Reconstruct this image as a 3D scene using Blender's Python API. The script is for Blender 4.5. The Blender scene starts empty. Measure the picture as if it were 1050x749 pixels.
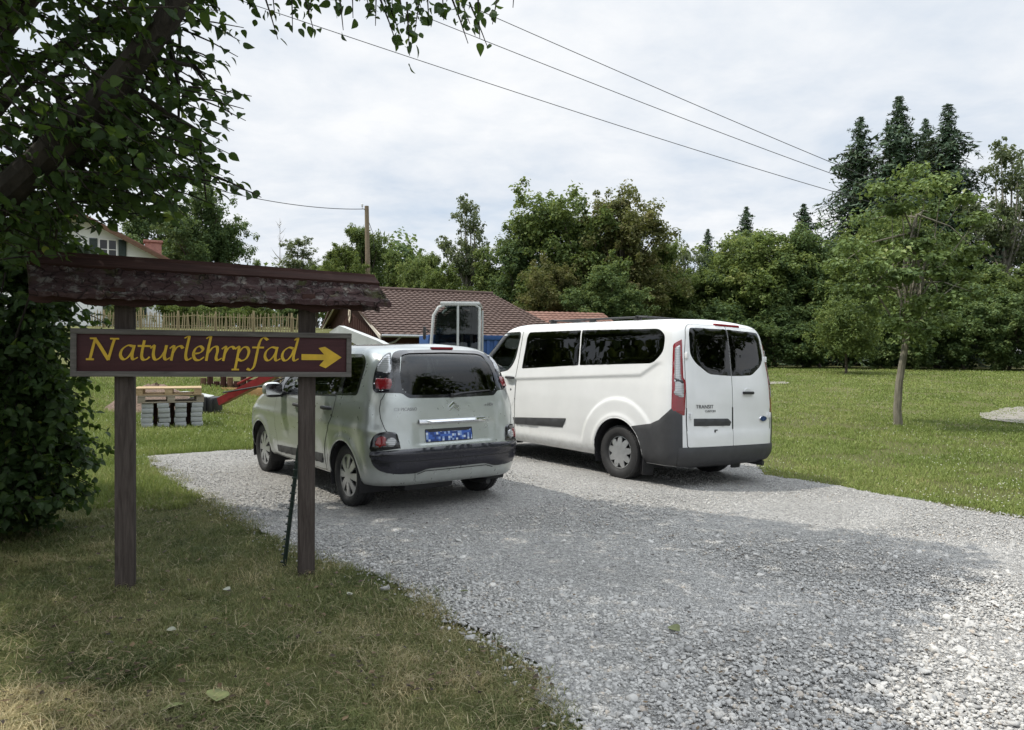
import bpy, bmesh, math, random
import numpy as np
from mathutils import Vector, Matrix, Quaternion
from mathutils.bvhtree import BVHTree
from mathutils.geometry import delaunay_2d_cdt

random.seed(7)
RNG = np.random.default_rng(11)
PI = math.pi
R = math.radians
sc = bpy.context.scene
col = sc.collection

# ------------------------------------------------------------------ camera
W0, H0 = 1050.0, 749.0            # size of the photograph the measurements were taken in
FPX = 766.0                       # focal length in those pixels
PITCH, ROLL, CAMH = R(1.03), R(0.45), 1.55
_f = Vector((0, math.cos(PITCH), -math.sin(PITCH)))
_u = Vector((0, math.sin(PITCH), math.cos(PITCH)))
_r = Vector((1, 0, 0))
CR = _r * math.cos(ROLL) + _u * math.sin(ROLL)
CU = -_r * math.sin(ROLL) + _u * math.cos(ROLL)
CF = _f
CAM = Vector((0, 0, CAMH))

def ray(px, py):
    return (CF * FPX + CR * (px - W0 / 2) - CU * (py - H0 / 2)).normalized()

def at(px, py, Y):
    """the point at distance Y in front of the camera that a measured position stands for"""
    d = ray(px, py)
    return CAM + d * (Y / d.y)

def on_ground(px, py, z=0.0):
    d = ray(px, py)
    return CAM + d * ((z - CAMH) / d.z)

cam_data = bpy.data.cameras.new('camera')
cam_data.sensor_fit = 'HORIZONTAL'
cam_data.sensor_width = 36.0
cam_data.lens = 36.0 * FPX / W0
cam_data.clip_start = 0.05
cam_data.clip_end = 2000
cam = bpy.data.objects.new('camera', cam_data)
col.objects.link(cam)
cam.matrix_world = Matrix((
    (CR.x, CU.x, -CF.x, CAM.x), (CR.y, CU.y, -CF.y, CAM.y), (CR.z, CU.z, -CF.z, CAM.z), (0, 0, 0, 1)))
sc.camera = cam

# ------------------------------------------------------------------ objects
def tag(o, label=None, cat=None, group=None, kind=None):
    if label: o['label'] = label
    if cat: o['category'] = cat
    if group: o['group'] = group
    if kind: o['kind'] = kind
    return o

def empty(name, loc=(0, 0, 0), rz=0.0):
    o = bpy.data.objects.new(name, None)
    o.empty_display_size = 0.2
    col.objects.link(o)
    o.location = loc
    o.rotation_euler = (0, 0, rz)
    return o

def copy_tree(o, parent=None):
    c = o.copy()
    col.objects.link(c)
    c.parent = parent
    for ch in list(o.children):
        copy_tree(ch, c)
    return c

def mesh_obj(name, verts, faces, mats, parent=None, smooth=True, mi=None, angle=40, attr=None):
    me = bpy.data.meshes.new(name)
    if isinstance(verts, np.ndarray):
        verts = np.ascontiguousarray(verts, dtype=np.float32)
        nv = len(verts)
        me.vertices.add(nv)
        me.vertices.foreach_set('co', verts.ravel())
        if isinstance(faces, (list, tuple)):
            fl = [np.asarray(f, dtype=np.int32) for f in faces]
        else:
            fl = [np.asarray(faces, dtype=np.int32)]
        fl = [f for f in fl if len(f)]
        loops = np.concatenate([f.ravel() for f in fl])
        tot = np.concatenate([np.full(len(f), f.shape[1], np.int32) for f in fl])
        start = np.concatenate([[0], np.cumsum(tot)[:-1]]).astype(np.int32)
        me.loops.add(len(loops))
        me.loops.foreach_set('vertex_index', loops)
        me.polygons.add(len(tot))
        me.polygons.foreach_set('loop_start', start)
        me.polygons.foreach_set('loop_total', tot)
        me.update(calc_edges=True)
    else:
        me.from_pydata(verts, [], faces)
        me.update()
    if not isinstance(mats, (list, tuple)):
        mats = [mats]
    for m in mats:
        me.materials.append(m)
    if mi is not None:
        me.polygons.foreach_set('material_index', np.asarray(mi, dtype=np.int32))
    n = len(me.polygons)
    me.polygons.foreach_set('use_smooth', np.full(n, bool(smooth)))
    if smooth and angle and angle < 180:
        try:
            me.set_sharp_from_angle(angle=R(angle))
        except Exception:
            pass
    if attr is not None:
        for an, av in attr.items():
            a = me.attributes.new(an, 'FLOAT', 'FACE')
            a.data.foreach_set('value', np.asarray(av, dtype=np.float32))
    o = bpy.data.objects.new(name, me)
    col.objects.link(o)
    if parent is not None:
        o.parent = parent
    return o

class MB:
    """collects shapes and links them as one mesh object"""
    def __init__(s):
        s.v = []; s.f = []; s.m = []; s.cur = 0
    def add(s, vs, fs, M=None):
        b = len(s.v)
        if M is not None:
            vs = [M @ Vector(p) for p in vs]
        s.v.extend([tuple(p) for p in vs])
        s.f.extend([tuple(i + b for i in f) for f in fs])
        s.m.extend([s.cur] * len(fs))
        return s
    def box(s, c, d, bev=0.0, M=None):
        """box at centre c of size d with chamfered edges"""
        bm = bmesh.new()
        bmesh.ops.create_cube(bm, size=1.0)
        for v in bm.verts:
            v.co = Vector((v.co.x * d[0], v.co.y * d[1], v.co.z * d[2]))
        if bev > 0:
            bmesh.ops.bevel(bm, geom=list(bm.edges), offset=bev, segments=2, affect='EDGES', profile=0.6)
        bm.verts.index_update()
        vs = [v.co + Vector(c) for v in bm.verts]
        fs = [[v.index for v in f.verts] for f in bm.faces]
        bm.free()
        return s.add(vs, fs, M)
    def tube(s, pts, rad, n=8, cap=True, M=None):
        pts = [Vector(p) for p in pts]
        if not isinstance(rad, (list, tuple)):
            rad = [rad] * len(pts)
        vs = []; fs = []
        t0 = (pts[1] - pts[0]).normalized()
        ref = Vector((0, 0, 1)) if abs(t0.z) < 0.9 else Vector((1, 0, 0))
        a = t0.cross(ref).normalized()
        for i, p in enumerate(pts):
            if i == 0: t = pts[1] - pts[0]
            elif i == len(pts) - 1: t = pts[-1] - pts[-2]
            else: t = pts[i + 1] - pts[i - 1]
            t = t.normalized()
            a = (a - t * a.dot(t)).normalized()
            b = t.cross(a)
            for k in range(n):
                q = 2 * PI * k / n
                vs.append(p + (a * math.cos(q) + b * math.sin(q)) * rad[i])
        for i in range(len(pts) - 1):
            for k in range(n):
                k2 = (k + 1) % n
                fs.append((i * n + k, i * n + k2, (i + 1) * n + k2, (i + 1) * n + k))
        if cap:
            fs.append(tuple(range(n - 1, -1, -1)))
            fs.append(tuple((len(pts) - 1) * n + k for k in range(n)))
        return s.add(vs, fs, M)
    def prism(s, poly, h0, h1, M=None):
        """2D polygon in xy extruded along z from h0 to h1"""
        n = len(poly)
        vs = [(p[0], p[1], h0) for p in poly] + [(p[0], p[1], h1) for p in poly]
        fs = [tuple(range(n - 1, -1, -1)), tuple(range(n, 2 * n))]
        for i in range(n):
            j = (i + 1) % n
            fs.append((i, j, n + j, n + i))
        return s.add(vs, fs, M)
    def lathe(s, prof, n=32, M=None, close=False):
        """profile of (r, h) turned round the z axis"""
        vs = []; fs = []
        m = len(prof)
        for r_, h in prof:
            for k in range(n):
                q = 2 * PI * k / n
                vs.append((r_ * math.cos(q), r_ * math.sin(q), h))
        rng = range(m if close else m - 1)
        for i in rng:
            i2 = (i + 1) % m
            for k in range(n):
                k2 = (k + 1) % n
                fs.append((i * n + k, i * n + k2, i2 * n + k2, i2 * n + k))
        return s.add(vs, fs, M)
    def build(s, name, mats, parent=None, smooth=True, angle=35):
        return mesh_obj(name, s.v, s.f, mats, parent, smooth, s.m, angle)

def frame_from(origin, x, y, z):
    return Matrix(((x[0], y[0], z[0], origin[0]), (x[1], y[1], z[1], origin[1]), (x[2], y[2], z[2], origin[2]), (0, 0, 0, 1)))

# ------------------------------------------------------------------ materials
class NT:
    def __init__(s, name):
        s.m = bpy.data.materials.new(name)
        s.m.use_nodes = True
        s.t = s.m.node_tree
        s.t.nodes.clear()
        s.out = s.t.nodes.new('ShaderNodeOutputMaterial')
    def n(s, typ, **kw):
        nd = s.t.nodes.new(typ)
        for k, v in kw.items():
            if k.startswith('i_'):
                nd.inputs[k[2:].replace('_', ' ')].default_value = v
            else:
                setattr(nd, k, v)
        return nd
    def l(s, a, b):
        s.t.links.new(a, b)
    def coord(s, kind='Object', scale=(1, 1, 1)):
        tc = s.n('ShaderNodeTexCoord')
        mp = s.n('ShaderNodeMapping')
        mp.inputs['Scale'].default_value = scale
        s.l(tc.outputs[kind], mp.inputs['Vector'])
        return mp.outputs['Vector']
    def noise(s, vec, scale, detail=4, rough=0.55, dist=0.0):
        nd = s.n('ShaderNodeTexNoise')
        nd.inputs['Scale'].default_value = scale
        nd.inputs['Detail'].default_value = detail
        nd.inputs['Roughness'].default_value = rough
        nd.inputs['Distortion'].default_value = dist
        if vec is not None: s.l(vec, nd.inputs['Vector'])
        return nd.outputs['Fac']
    def ramp(s, fac, stops, interp='LINEAR'):
        nd = s.n('ShaderNodeValToRGB')
        cr = nd.color_ramp
        cr.interpolation = interp
        while len(cr.elements) < len(stops):
            cr.elements.new(0.5)
        for e, (p, c) in zip(cr.elements, stops):
            e.position = p
            e.color = (c[0], c[1], c[2], 1) if not isinstance(c, (int, float)) else (c, c, c, 1)
        s.l(fac, nd.inputs['Fac'])
        return nd.outputs['Color']
    def mix(s, fac, a, b, blend='MIX'):
        nd = s.n('ShaderNodeMix', data_type='RGBA', blend_type=blend)
        for sock, v in ((nd.inputs[0], fac), (nd.inputs[6], a), (nd.inputs[7], b)):
            if hasattr(v, 'is_linked') or hasattr(v, 'links'):
                s.l(v, sock)
            elif isinstance(v, (int, float)):
                sock.default_value = v
            else:
                sock.default_value = (v[0], v[1], v[2], 1)
        return nd.outputs[2]
    def math(s, op, a, b=0.0, clamp=False):
        nd = s.n('ShaderNodeMath', operation=op, use_clamp=clamp)
        for sock, v in ((nd.inputs[0], a), (nd.inputs[1], b)):
            if isinstance(v, (int, float)): sock.default_value = v
            else: s.l(v, sock)
        return nd.outputs[0]
    def bump(s, h, strength=0.3, dist=0.01, normal=None):
        nd = s.n('ShaderNodeBump')
        nd.inputs['Strength'].default_value = strength
        nd.inputs['Distance'].default_value = dist
        s.l(h, nd.inputs['Height'])
        if normal is not None: s.l(normal, nd.inputs['Normal'])
        return nd.outputs['Normal']
    def bsdf(s, base=None, rough=0.6, metal=0.0, normal=None, spec=0.5, coat=0.0, coat_rough=0.05):
        b = s.n('ShaderNodeBsdfPrincipled')
        for key, v in (('Base Color', base), ('Roughness', rough), ('Metallic', metal)):
            if v is None: continue
            if isinstance(v, (int, float)): b.inputs[key].default_value = v
            elif isinstance(v, (tuple, list)): b.inputs[key].default_value = (v[0], v[1], v[2], 1)
            else: s.l(v, b.inputs[key])
        b.inputs['Specular IOR Level'].default_value = spec
        b.inputs['Coat Weight'].default_value = coat
        b.inputs['Coat Roughness'].default_value = coat_rough
        if normal is not None: s.l(normal, b.inputs['Normal'])
        return b
    def done(s, shader):
        s.l(shader if not hasattr(shader, 'outputs') else shader.outputs[0], s.out.inputs['Surface'])
        return s.m

def simple(name, c, rough=0.6, metal=0.0, var=0.12, scale=6.0, bump=0.0, bscale=60.0, spec=0.5, coat=0.0, kind='Object', bdist=0.004):
    """one colour with slight cloudy wear and a fine surface grain"""
    t = NT(name)
    v = t.coord(kind)
    f = t.noise(v, scale, 5, 0.6)
    lo = tuple(x * (1 - var) for x in c); hi = tuple(min(1, x * (1 + var)) for x in c)
    base = t.ramp(f, [(0.3, lo), (0.7, hi)])
    rg = t.ramp(t.noise(v, scale * 2.3, 4), [(0.3, max(0, rough - 0.06)), (0.7, min(1, rough + 0.06))])
    nm = None
    if bump > 0:
        nm = t.bump(t.noise(v, bscale, 3), bump, bdist)
    return t.done(t.bsdf(base, rg, metal, nm, spec, coat))

M = {}
# ------------------------------------------------------------------ vehicles: body surface, patches, wheels
def pchip(zs, cols):
    zs = np.array(zs, float)
    def f(z):
        z = np.clip(np.asarray(z, float), zs[0], zs[-1])
        out = []
        for c in cols:
            y = np.array(c, float)
            h = np.diff(zs); d = np.diff(y) / h
            m = np.zeros_like(y)
            for i in range(1, len(y) - 1):
                if d[i - 1] * d[i] > 0:
                    w1 = 2 * h[i] + h[i - 1]; w2 = h[i] + 2 * h[i - 1]
                    m[i] = (w1 + w2) / (w1 / d[i - 1] + w2 / d[i])
            m[0] = d[0]; m[-1] = d[-1]
            k = np.clip(np.searchsorted(zs, z, side='right') - 1, 0, len(zs) - 2)
            t = (z - zs[k]) / h[k]
            y0, y1, m0, m1 = y[k], y[k + 1], m[k] * h[k], m[k + 1] * h[k]
            out.append((2 * t**3 - 3 * t**2 + 1) * y0 + (t**3 - 2 * t**2 + t) * m0 + (-2 * t**3 + 3 * t**2) * y1 + (t**3 - t**2) * m1)
        return out
    return f

def sstep(a, b, x):
    t = np.clip((x - a) / (b - a), 0, 1)
    return t * t * (3 - 2 * t)

def in_poly(x, y, poly):
    x = np.asarray(x); y = np.asarray(y)
    ins = np.zeros(x.shape, bool)
    n = len(poly)
    for i in range(n):
        x1, y1 = poly[i]; x2, y2 = poly[(i + 1) % n]
        c = ((y1 > y) != (y2 > y))
        with np.errstate(divide='ignore', invalid='ignore'):
            xi = (x2 - x1) * (y - y1) / (y2 - y1 + 1e-30) + x1
        ins ^= c & (x < xi)
    return ins

def dist_poly(x, y, poly):
    x = np.asarray(x, float); y = np.asarray(y, float)
    d = np.full(x.shape, 1e9)
    n = len(poly)
    for i in range(n):
        ax, ay = poly[i]; bx, by = poly[(i + 1) % n]
        dx, dy = bx - ax, by - ay
        L = dx * dx + dy * dy + 1e-12
        t = np.clip(((x - ax) * dx + (y - ay) * dy) / L, 0, 1)
        d = np.minimum(d, np.hypot(x - ax - t * dx, y - ay - t * dy))
    return d

def round_poly(poly, rad, seg=4):
    """polygon with rounded corners; rad a number or one per corner"""
    n = len(poly)
    out = []
    for i in range(n):
        p0 = Vector(poly[i - 1]); p = Vector(poly[i]); p1 = Vector(poly[(i + 1) % n])
        r_ = rad[i] if isinstance(rad, (list, tuple)) else rad
        a = p0 - p; b = p1 - p
        la, lb = a.length, b.length
        r_ = min(r_, la * 0.48, lb * 0.48)
        if r_ <= 1e-5:
            out.append((p.x, p.y)); continue
        a = p + a / la * r_; b = p + b / lb * r_
        for k in range(seg + 1):
            t = k / seg
            q = a * (1 - t)**2 + p * (2 * t * (1 - t)) + b * t * t
            out.append((q.x, q.y))
    return out

class CarBody:
    def __init__(s, rows, nexp_r=2.4, nexp_f=2.3, crown_r=0.03, crown_s=0.02, roof=0.03, step=0.018, disp_side=None, disp_rear=None, cap_shift=0.15):
        """rows: (z, half width, rear x, front x, rear corner x radius, rear corner y radius, front corner x, front corner y)"""
        rows = [list(r_) for r_ in rows]
        zs = [r_[0] for r_ in rows]
        F = pchip(zs, [[r_[k] for r_ in rows] for k in range(1, 8)])
        z0, z1 = zs[0], zs[-1]
        # samples in z: even steps of the profile, denser where the surface turns to the roof
        zz = []
        fine = np.linspace(z0, z1, 2000)
        w, xr, xf, *_ = F(fine)
        L = np.concatenate([[0], np.cumsum(np.sqrt(np.diff(fine)**2 + np.diff(w)**2 + np.diff(xr)**2 + (np.diff(xf) * 0.3)**2))])
        ns = int(L[-1] / step) + 2
        zz = np.interp(np.linspace(0, L[-1], ns), L, fine)
        w, xr, xf, rxr, ryr, rxf, ryf = F(zz)
        nR, nC, nS, nF = 34, 22, int(4.0 / step), 20
        # half ring from rear centre over the left side to front centre
        tR = np.linspace(0, 1, nR, endpoint=False)
        tC = np.linspace(0, 1, nC, endpoint=False)
        tS = np.linspace(0, 1, nS, endpoint=False)
        tF = np.linspace(0, 1, nF + 1)
        ring_x, ring_y, tagz = [], [], []
        for i in range(len(zz)):
            ph = tC * PI / 2
            a = (w[i] - ryr[i])
            x = [np.full(nR, xr[i])]; y = [tR * a]
            sx = 1 - np.cos(ph)**(2 / nexp_r); sy = np.sin(ph)**(2 / nexp_r)
            x.append(xr[i] + rxr[i] * sx); y.append(a + ryr[i] * sy)
            xs0, xs1 = xr[i] + rxr[i], xf[i] - rxf[i]
            x.append(xs0 + (xs1 - xs0) * tS); y.append(np.full(nS, w[i]))
            sx = np.sin(ph)**(2 / nexp_f); sy = np.cos(ph)**(2 / nexp_f)
            x.append(xs1 + rxf[i] * sx); y.append(w[i] - ryf[i] + ryf[i] * sy)
            x.append(np.full(nF + 1, xf[i])); y.append((w[i] - ryf[i]) * (1 - tF))
            x = np.concatenate(x); y = np.concatenate(y)
            # rear bows outwards, sides bow slightly in plan
            mid = 0.5 * (xr[i] + xf[i]); half = 0.5 * (xf[i] - xr[i])
            y = y * (1 - crown_s * ((x - mid) / half)**2)
            k = np.exp(-((x - xr[i]) / 0.35)**2)
            x = x + crown_r * (y / w[i])**2 * k
            if disp_side is not None:
                g = sstep(0.55, 0.9, y / w[i])
                y = y + disp_side(x, np.full_like(x, zz[i])) * g
            if disp_rear is not None:
                g = 1 - sstep(xr[i] + 0.08, xr[i] + 0.25, x)
                x = x - disp_rear(y, np.full_like(x, zz[i])) * g
            ring_x.append(x); ring_y.append(y)
        # roof cap
        ncap = 16
        bx, by = ring_x[-1], ring_y[-1]
        # slope of the last rows, so that the cap starts where the side ends
        for j in range(1, ncap + 1):
            t = j / ncap
            cx = 0.5 * (bx.min() + bx.max())
            fx = 1 - cap_shift * t
            ring_x.append(cx + (bx - cx) * fx)
            ring_y.append(by * (1 - t))
        zcap = [z1 + roof * (1 - (1 - j / ncap)**2) for j in range(1, ncap + 1)]
        zall = list(zz) + zcap
        nh = len(bx)
        s.nslice = len(zz)
        rows_v = []
        for i in range(len(zall)):
            x, y = ring_x[i], ring_y[i]
            full_x = np.concatenate([x, x[1:-1][::-1]])
            full_y = np.concatenate([y, -y[1:-1][::-1]])
            rows_v.append(np.stack([full_x, full_y, np.full_like(full_x, zall[i])], 1))
        s.V = np.concatenate(rows_v)
        s.n = 2 * nh - 2
        nr = len(zall)
        i, k = np.meshgrid(np.arange(nr - 1), np.arange(s.n), indexing='ij')
        k2 = (k + 1) % s.n
        s.Fc = np.stack([i * s.n + k, (i + 1) * s.n + k, (i + 1) * s.n + k2, i * s.n + k2], -1).reshape(-1, 4)
        s.keep = np.ones(len(s.Fc), bool)
        s.cell = step
        s.bvh = BVHTree.FromPolygons([tuple(p) for p in s.V], [tuple(f) for f in s.Fc])
        s.C = s.V[s.Fc].mean(1)
    def side(s, x, z, sg=1):
        h = s.bvh.ray_cast(Vector((x, 4 * sg, z)), Vector((0, -sg, 0)))
        return (h[0], h[1]) if h[0] else (None, None)
    def rear(s, y, z):
        h = s.bvh.ray_cast(Vector((-6, y, z)), Vector((1, 0, 0)))
        return (h[0], h[1]) if h[0] else (None, None)
    def diag(s, t, z, sg=1, ang=45.0):
        """rear corner: t runs across the corner, square to a line of sight at ang degrees from the rear axis"""
        a = R(ang)
        d = Vector((math.cos(a), -math.sin(a) * sg, 0))
        ax = Vector((math.sin(a), math.cos(a) * sg, 0))
        h = s.bvh.ray_cast(ax * t + Vector((0, 0, z)) - d * 6, d)
        return (h[0], h[1]) if h[0] else (None, None)
    def front(s, y, z):
        h = s.bvh.ray_cast(Vector((9, y, z)), Vector((-1, 0, 0)))
        return (h[0], h[1]) if h[0] else (None, None)
    def cut_arch(s, hx, hz, rad, ymin=0.5):
        r_ = np.hypot(s.C[:, 0] - hx, s.C[:, 2] - hz)
        m = (r_ < rad) & (np.abs(s.C[:, 1]) > ymin)
        s.keep &= ~m
        # pull the rim of the hole onto the circle
        used = np.unique(s.Fc[m].ravel())
        keepv = np.zeros(len(s.V), bool); keepv[np.unique(s.Fc[s.keep].ravel())] = True
        for i in used:
            if keepv[i] and abs(s.V[i, 1]) > ymin:
                dx, dz = s.V[i, 0] - hx, s.V[i, 2] - hz
                q = math.hypot(dx, dz)
                if q < 1e-6: continue
                s.V[i, 0] = hx + dx / q * rad; s.V[i, 2] = hz + dz / q * rad
    def cut_side(s, poly, ymin=0.4):
        m = in_poly(s.C[:, 0], s.C[:, 2], poly) & (np.abs(s.C[:, 1]) > ymin)
        s.keep &= ~m
    def cut_end(s, poly, xmax=None, xmin=None):
        m = in_poly(s.C[:, 1], s.C[:, 2], poly)
        if xmax is not None: m &= s.C[:, 0] < xmax
        if xmin is not None: m &= s.C[:, 0] > xmin
        s.keep &= ~m
    def build(s, name, mats, parent, mi=None):
        F = s.Fc[s.keep]
        o = mesh_obj(name, s.V, F, mats, parent, True, mi[s.keep] if mi is not None else None, angle=None)
        return o

def fill2d(poly, h, holes=()):
    """triangles that fill a polygon with points about h apart"""
    loops = [poly] + list(holes)
    pts = []; edges = []
    for lp in loops:
        n = len(lp); b = len(pts); cnt = 0
        for i in range(n):
            a = lp[i]; c = lp[(i + 1) % n]
            L = math.hypot(c[0] - a[0], c[1] - a[1])
            k = max(1, int(round(L / h)))
            for j in range(k):
                t = j / k
                pts.append((a[0] + (c[0] - a[0]) * t, a[1] + (c[1] - a[1]) * t)); cnt += 1
        edges += [(b + i, b + (i + 1) % cnt) for i in range(cnt)]
    nb = len(pts)
    xs = [p[0] for p in poly]; ys = [p[1] for p in poly]
    gx, gy = np.meshgrid(np.arange(min(xs) + h * .37, max(xs), h), np.arange(min(ys) + h * .41, max(ys), h))
    gx = gx.ravel(); gy = gy.ravel()
    ok = in_poly(gx, gy, poly) & (dist_poly(gx, gy, poly) > h * 0.45)
    for hl in holes:
        ok &= ~in_poly(gx, gy, hl) & (dist_poly(gx, gy, hl) > h * 0.45)
    pts += [(float(a), float(b)) for a, b in zip(gx[ok], gy[ok])]
    vs, es, fs, *_ = delaunay_2d_cdt([Vector(p) for p in pts], edges, [], 0, 1e-5)
    vs = [(v[0], v[1]) for v in vs]
    cx = np.array([sum(vs[i][0] for i in f) / len(f) for f in fs]); cy = np.array([sum(vs[i][1] for i in f) / len(f) for f in fs])
    ok = in_poly(cx, cy, poly)
    for hl in holes:
        ok &= ~in_poly(cx, cy, hl)
    fs = [f for f, k in zip(fs, ok) if k]
    return vs, fs

def patch(name, poly, fn, off, mats, parent, h=0.03, holes=(), thick=0.004, edge=0.35, extra=None):
    """a panel that follows the body: the polygon is laid on the surface by fn(a, b), raised by off, its rim turned down by thick"""
    vs, fs = fill2d(poly, h, holes)
    P = []; N = []; good = []
    for a, b in vs:
        p, n = fn(a, b)
        good.append(p is not None)
        P.append(p if p is not None else Vector((0, 0, 0))); N.append(n if n is not None else Vector((0, 0, 1)))
    fs = [f for f in fs if all(good[i] for i in f)]
    ec = {}
    for f in fs:
        for i in range(len(f)):
            e = (f[i], f[(i + 1) % len(f)])
            ec[e] = 1
    rim = [e for e in ec if (e[1], e[0]) not in ec]
    rv = set(i for e in rim for i in e)
    V = []
    for i in range(len(vs)):
        o_ = off * (edge if (i in rv and off > 0.003) else 1.0) if off > 0 else off
        if extra is not None: o_ += extra(vs[i][0], vs[i][1])
        V.append(P[i] + N[i] * o_)
    # faces must look outwards
    if fs:
        f = fs[len(fs) // 2]
        nn = (V[f[1]] - V[f[0]]).cross(V[f[2]] - V[f[0]])
        if nn.dot(N[f[0]]) < 0:
            fs = [tuple(reversed(f)) for f in fs]
            rim = [(b, a) for a, b in rim]
    m = {}
    for i in rv:
        m[i] = len(V); V.append(P[i] - N[i] * thick)
    F = [tuple(f) for f in fs]
    for a, b in rim:
        F.append((b, a, m[a], m[b]))
    used = sorted(set(i for f in F for i in f)); mp = {u: k for k, u in enumerate(used)}
    return mesh_obj(name, [tuple(V[i]) for i in used], [tuple(mp[i] for i in f) for f in F], mats, parent, True, None, 50)

def strip(mb, pts, fn, width, off=0.0015, h=0.04):
    """thin line laid on the body along pts"""
    P = []
    for i in range(len(pts) - 1):
        a, b = pts[i], pts[i + 1]
        L = math.hypot(b[0] - a[0], b[1] - a[1]); k = max(1, int(L / h))
        for j in range(k):
            P.append((a[0] + (b[0] - a[0]) * j / k, a[1] + (b[1] - a[1]) * j / k))
    P.append(pts[-1])
    pr = [fn(*p) for p in P]
    pr = [(p + n * off, n) for p, n in pr if p is not None]
    vs = []; fs = []
    for i, (p, n) in enumerate(pr):
        t = (pr[min(i + 1, len(pr) - 1)][0] - pr[max(i - 1, 0)][0]).normalized()
        b = n.cross(t).normalized() * width / 2
        vs += [p + b, p - b]
    for i in range(len(pr) - 1):
        fs.append((2 * i, 2 * i + 1, 2 * i + 3, 2 * i + 2))
    mb.add(vs, fs)

def ring_frame(name, poly, w, fn, off, mats, parent, h=0.025):
    """border of width w inside a polygon"""
    c = np.array(poly)
    inner = offset_poly(poly, -w)
    return patch(name, poly, fn, off, mats, parent, h, [inner])

def offset_poly(poly, d):
    """polygon moved outwards by d (inwards when negative)"""
    n = len(poly)
    A = sum(poly[i][0] * poly[(i + 1) % n][1] - poly[(i + 1) % n][0] * poly[i][1] for i in range(n))
    sg = 1 if A > 0 else -1
    out = []
    for i in range(n):
        p0 = Vector(poly[i - 1]); p = Vector(poly[i]); p1 = Vector(poly[(i + 1) % n])
        a = (p - p0).normalized(); b = (p1 - p).normalized()
        na = Vector((a.y, -a.x)) * sg; nb = Vector((b.y, -b.x)) * sg
        m = (na + nb)
        if m.length < 1e-6: m = na
        m.normalize()
        k = max(0.5, m.dot(na))
        q = p + m * (d / k)
        out.append((q.x, q.y))
    return out

def polar_disc(r_list, d_list, hole, n=120, back=0.006):
    """a wheel cover: rings r_list at depths d_list, faces where hole(r, angle) is true left open, with a rim of thickness back"""
    vs = []; fs = []
    m = len(r_list)
    for r_, d in zip(r_list, d_list):
        for k in range(n):
            q = 2 * PI * k / n
            vs.append((r_ * math.cos(q), r_ * math.sin(q), d))
    solid = {}
    for i in range(m - 1):
        for k in range(n):
            rc = 0.5 * (r_list[i] + r_list[i + 1]); q = 2 * PI * (k + 0.5) / n
            solid[(i, k)] = not hole(rc, q)
    nb = len(vs)
    vs += [(x, y, z - back) for x, y, z in vs]
    for (i, k), ok in solid.items():
        if not ok: continue
        k2 = (k + 1) % n
        a, b, c, d = i * n + k, i * n + k2, (i + 1) * n + k2, (i + 1) * n + k
        fs.append((a, d, c, b))
        for (ni, nk), e in (((i - 1, k), (a, b)), ((i + 1, k), (c, d)), ((i, (k - 1) % n), (d, a)), ((i, k2), (b, c))):
            if (ni, nk) in solid and not solid[(ni, nk)]:
                fs.append((e[0], e[1], e[1] + nb, e[0] + nb))
    return vs, fs

def tyre_profile(Ro, Ri, w):
    """closed outline (r, h) of a tyre section, h from -w/2 to w/2"""
    hw = w / 2
    return [(Ri, -hw * .82), (Ri + .012, -hw * .93), (Ri + (Ro - Ri) * .35, -hw), (Ri + (Ro - Ri) * .62, -hw * .99), (Ro - .022, -hw * .9), (Ro - .008, -hw * .8), (Ro - .001, -hw * .62),
            (Ro, -hw * .42), (Ro - .009, -hw * .40), (Ro - .009, -hw * .36), (Ro, -hw * .34), (Ro, -.012), (Ro - .009, -.01), (Ro - .009, .01), (Ro, .012), (Ro, hw * .34), (Ro - .009, hw * .36), (Ro - .009, hw * .40), (Ro, hw * .42),
            (Ro - .001, hw * .62), (Ro - .008, hw * .8), (Ro - .022, hw * .9), (Ri + (Ro - Ri) * .62, hw * .99), (Ri + (Ro - Ri) * .35, hw), (Ri + .012, hw * .93), (Ri, hw * .82)]

def text_mesh(body, size, depth=0.0015, shear=0.0):
    cu = bpy.data.curves.new('lettering', 'FONT')
    cu.body = body; cu.size = size; cu.extrude = depth; cu.shear = shear
    cu.align_x = 'LEFT'
    o = bpy.data.objects.new('lettering', cu)
    col.objects.link(o)
    dg = bpy.context.evaluated_depsgraph_get()
    me = bpy.data.meshes.new_from_object(o.evaluated_get(dg))
    vs = [tuple(v.co) for v in me.vertices]; fs = [tuple(p.vertices) for p in me.polygons]
    bpy.data.objects.remove(o); bpy.data.curves.remove(cu); bpy.data.meshes.remove(me)
    return vs, fs
# ------------------------------------------------------------------ ground height (the lot falls away a little under the van, the meadow climbs to the house)
SUN_EL = R(59); SUN_AZ_X, SUN_AZ_Y = -0.995, 0.04     # where the sun stands: to the left of the cars
VAN_POS = (2.076, 9.842); VAN_TH = R(35.5)
CAR_POS = (-0.965, 7.87); CAR_TH = R(36.3)
def sst(a, b, x):
    t = np.clip((np.asarray(x, float) - a) / (b - a), 0, 1)
    return t * t * (3 - 2 * t)
def ground_h(x, y):
    x = np.asarray(x, float); y = np.asarray(y, float)
    u = math.cos(VAN_TH) * (x - VAN_POS[0]) + math.sin(VAN_TH) * (y - VAN_POS[1])
    z = -0.033 * np.clip(u + 1.97, 0, 3.4)
    z = z + 0.75 * sst(17, 50, y) * (1 - sst(55, 160, y) * 0.0)
    hill = sst(6.5, 9.5, -x) if True else 0
    z = z + (0.35 * sst(15.5, 22, y) + 1.75 * sst(21, 36, y)) * hill + 0.5 * sst(36, 60, y) * hill
    return z

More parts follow.
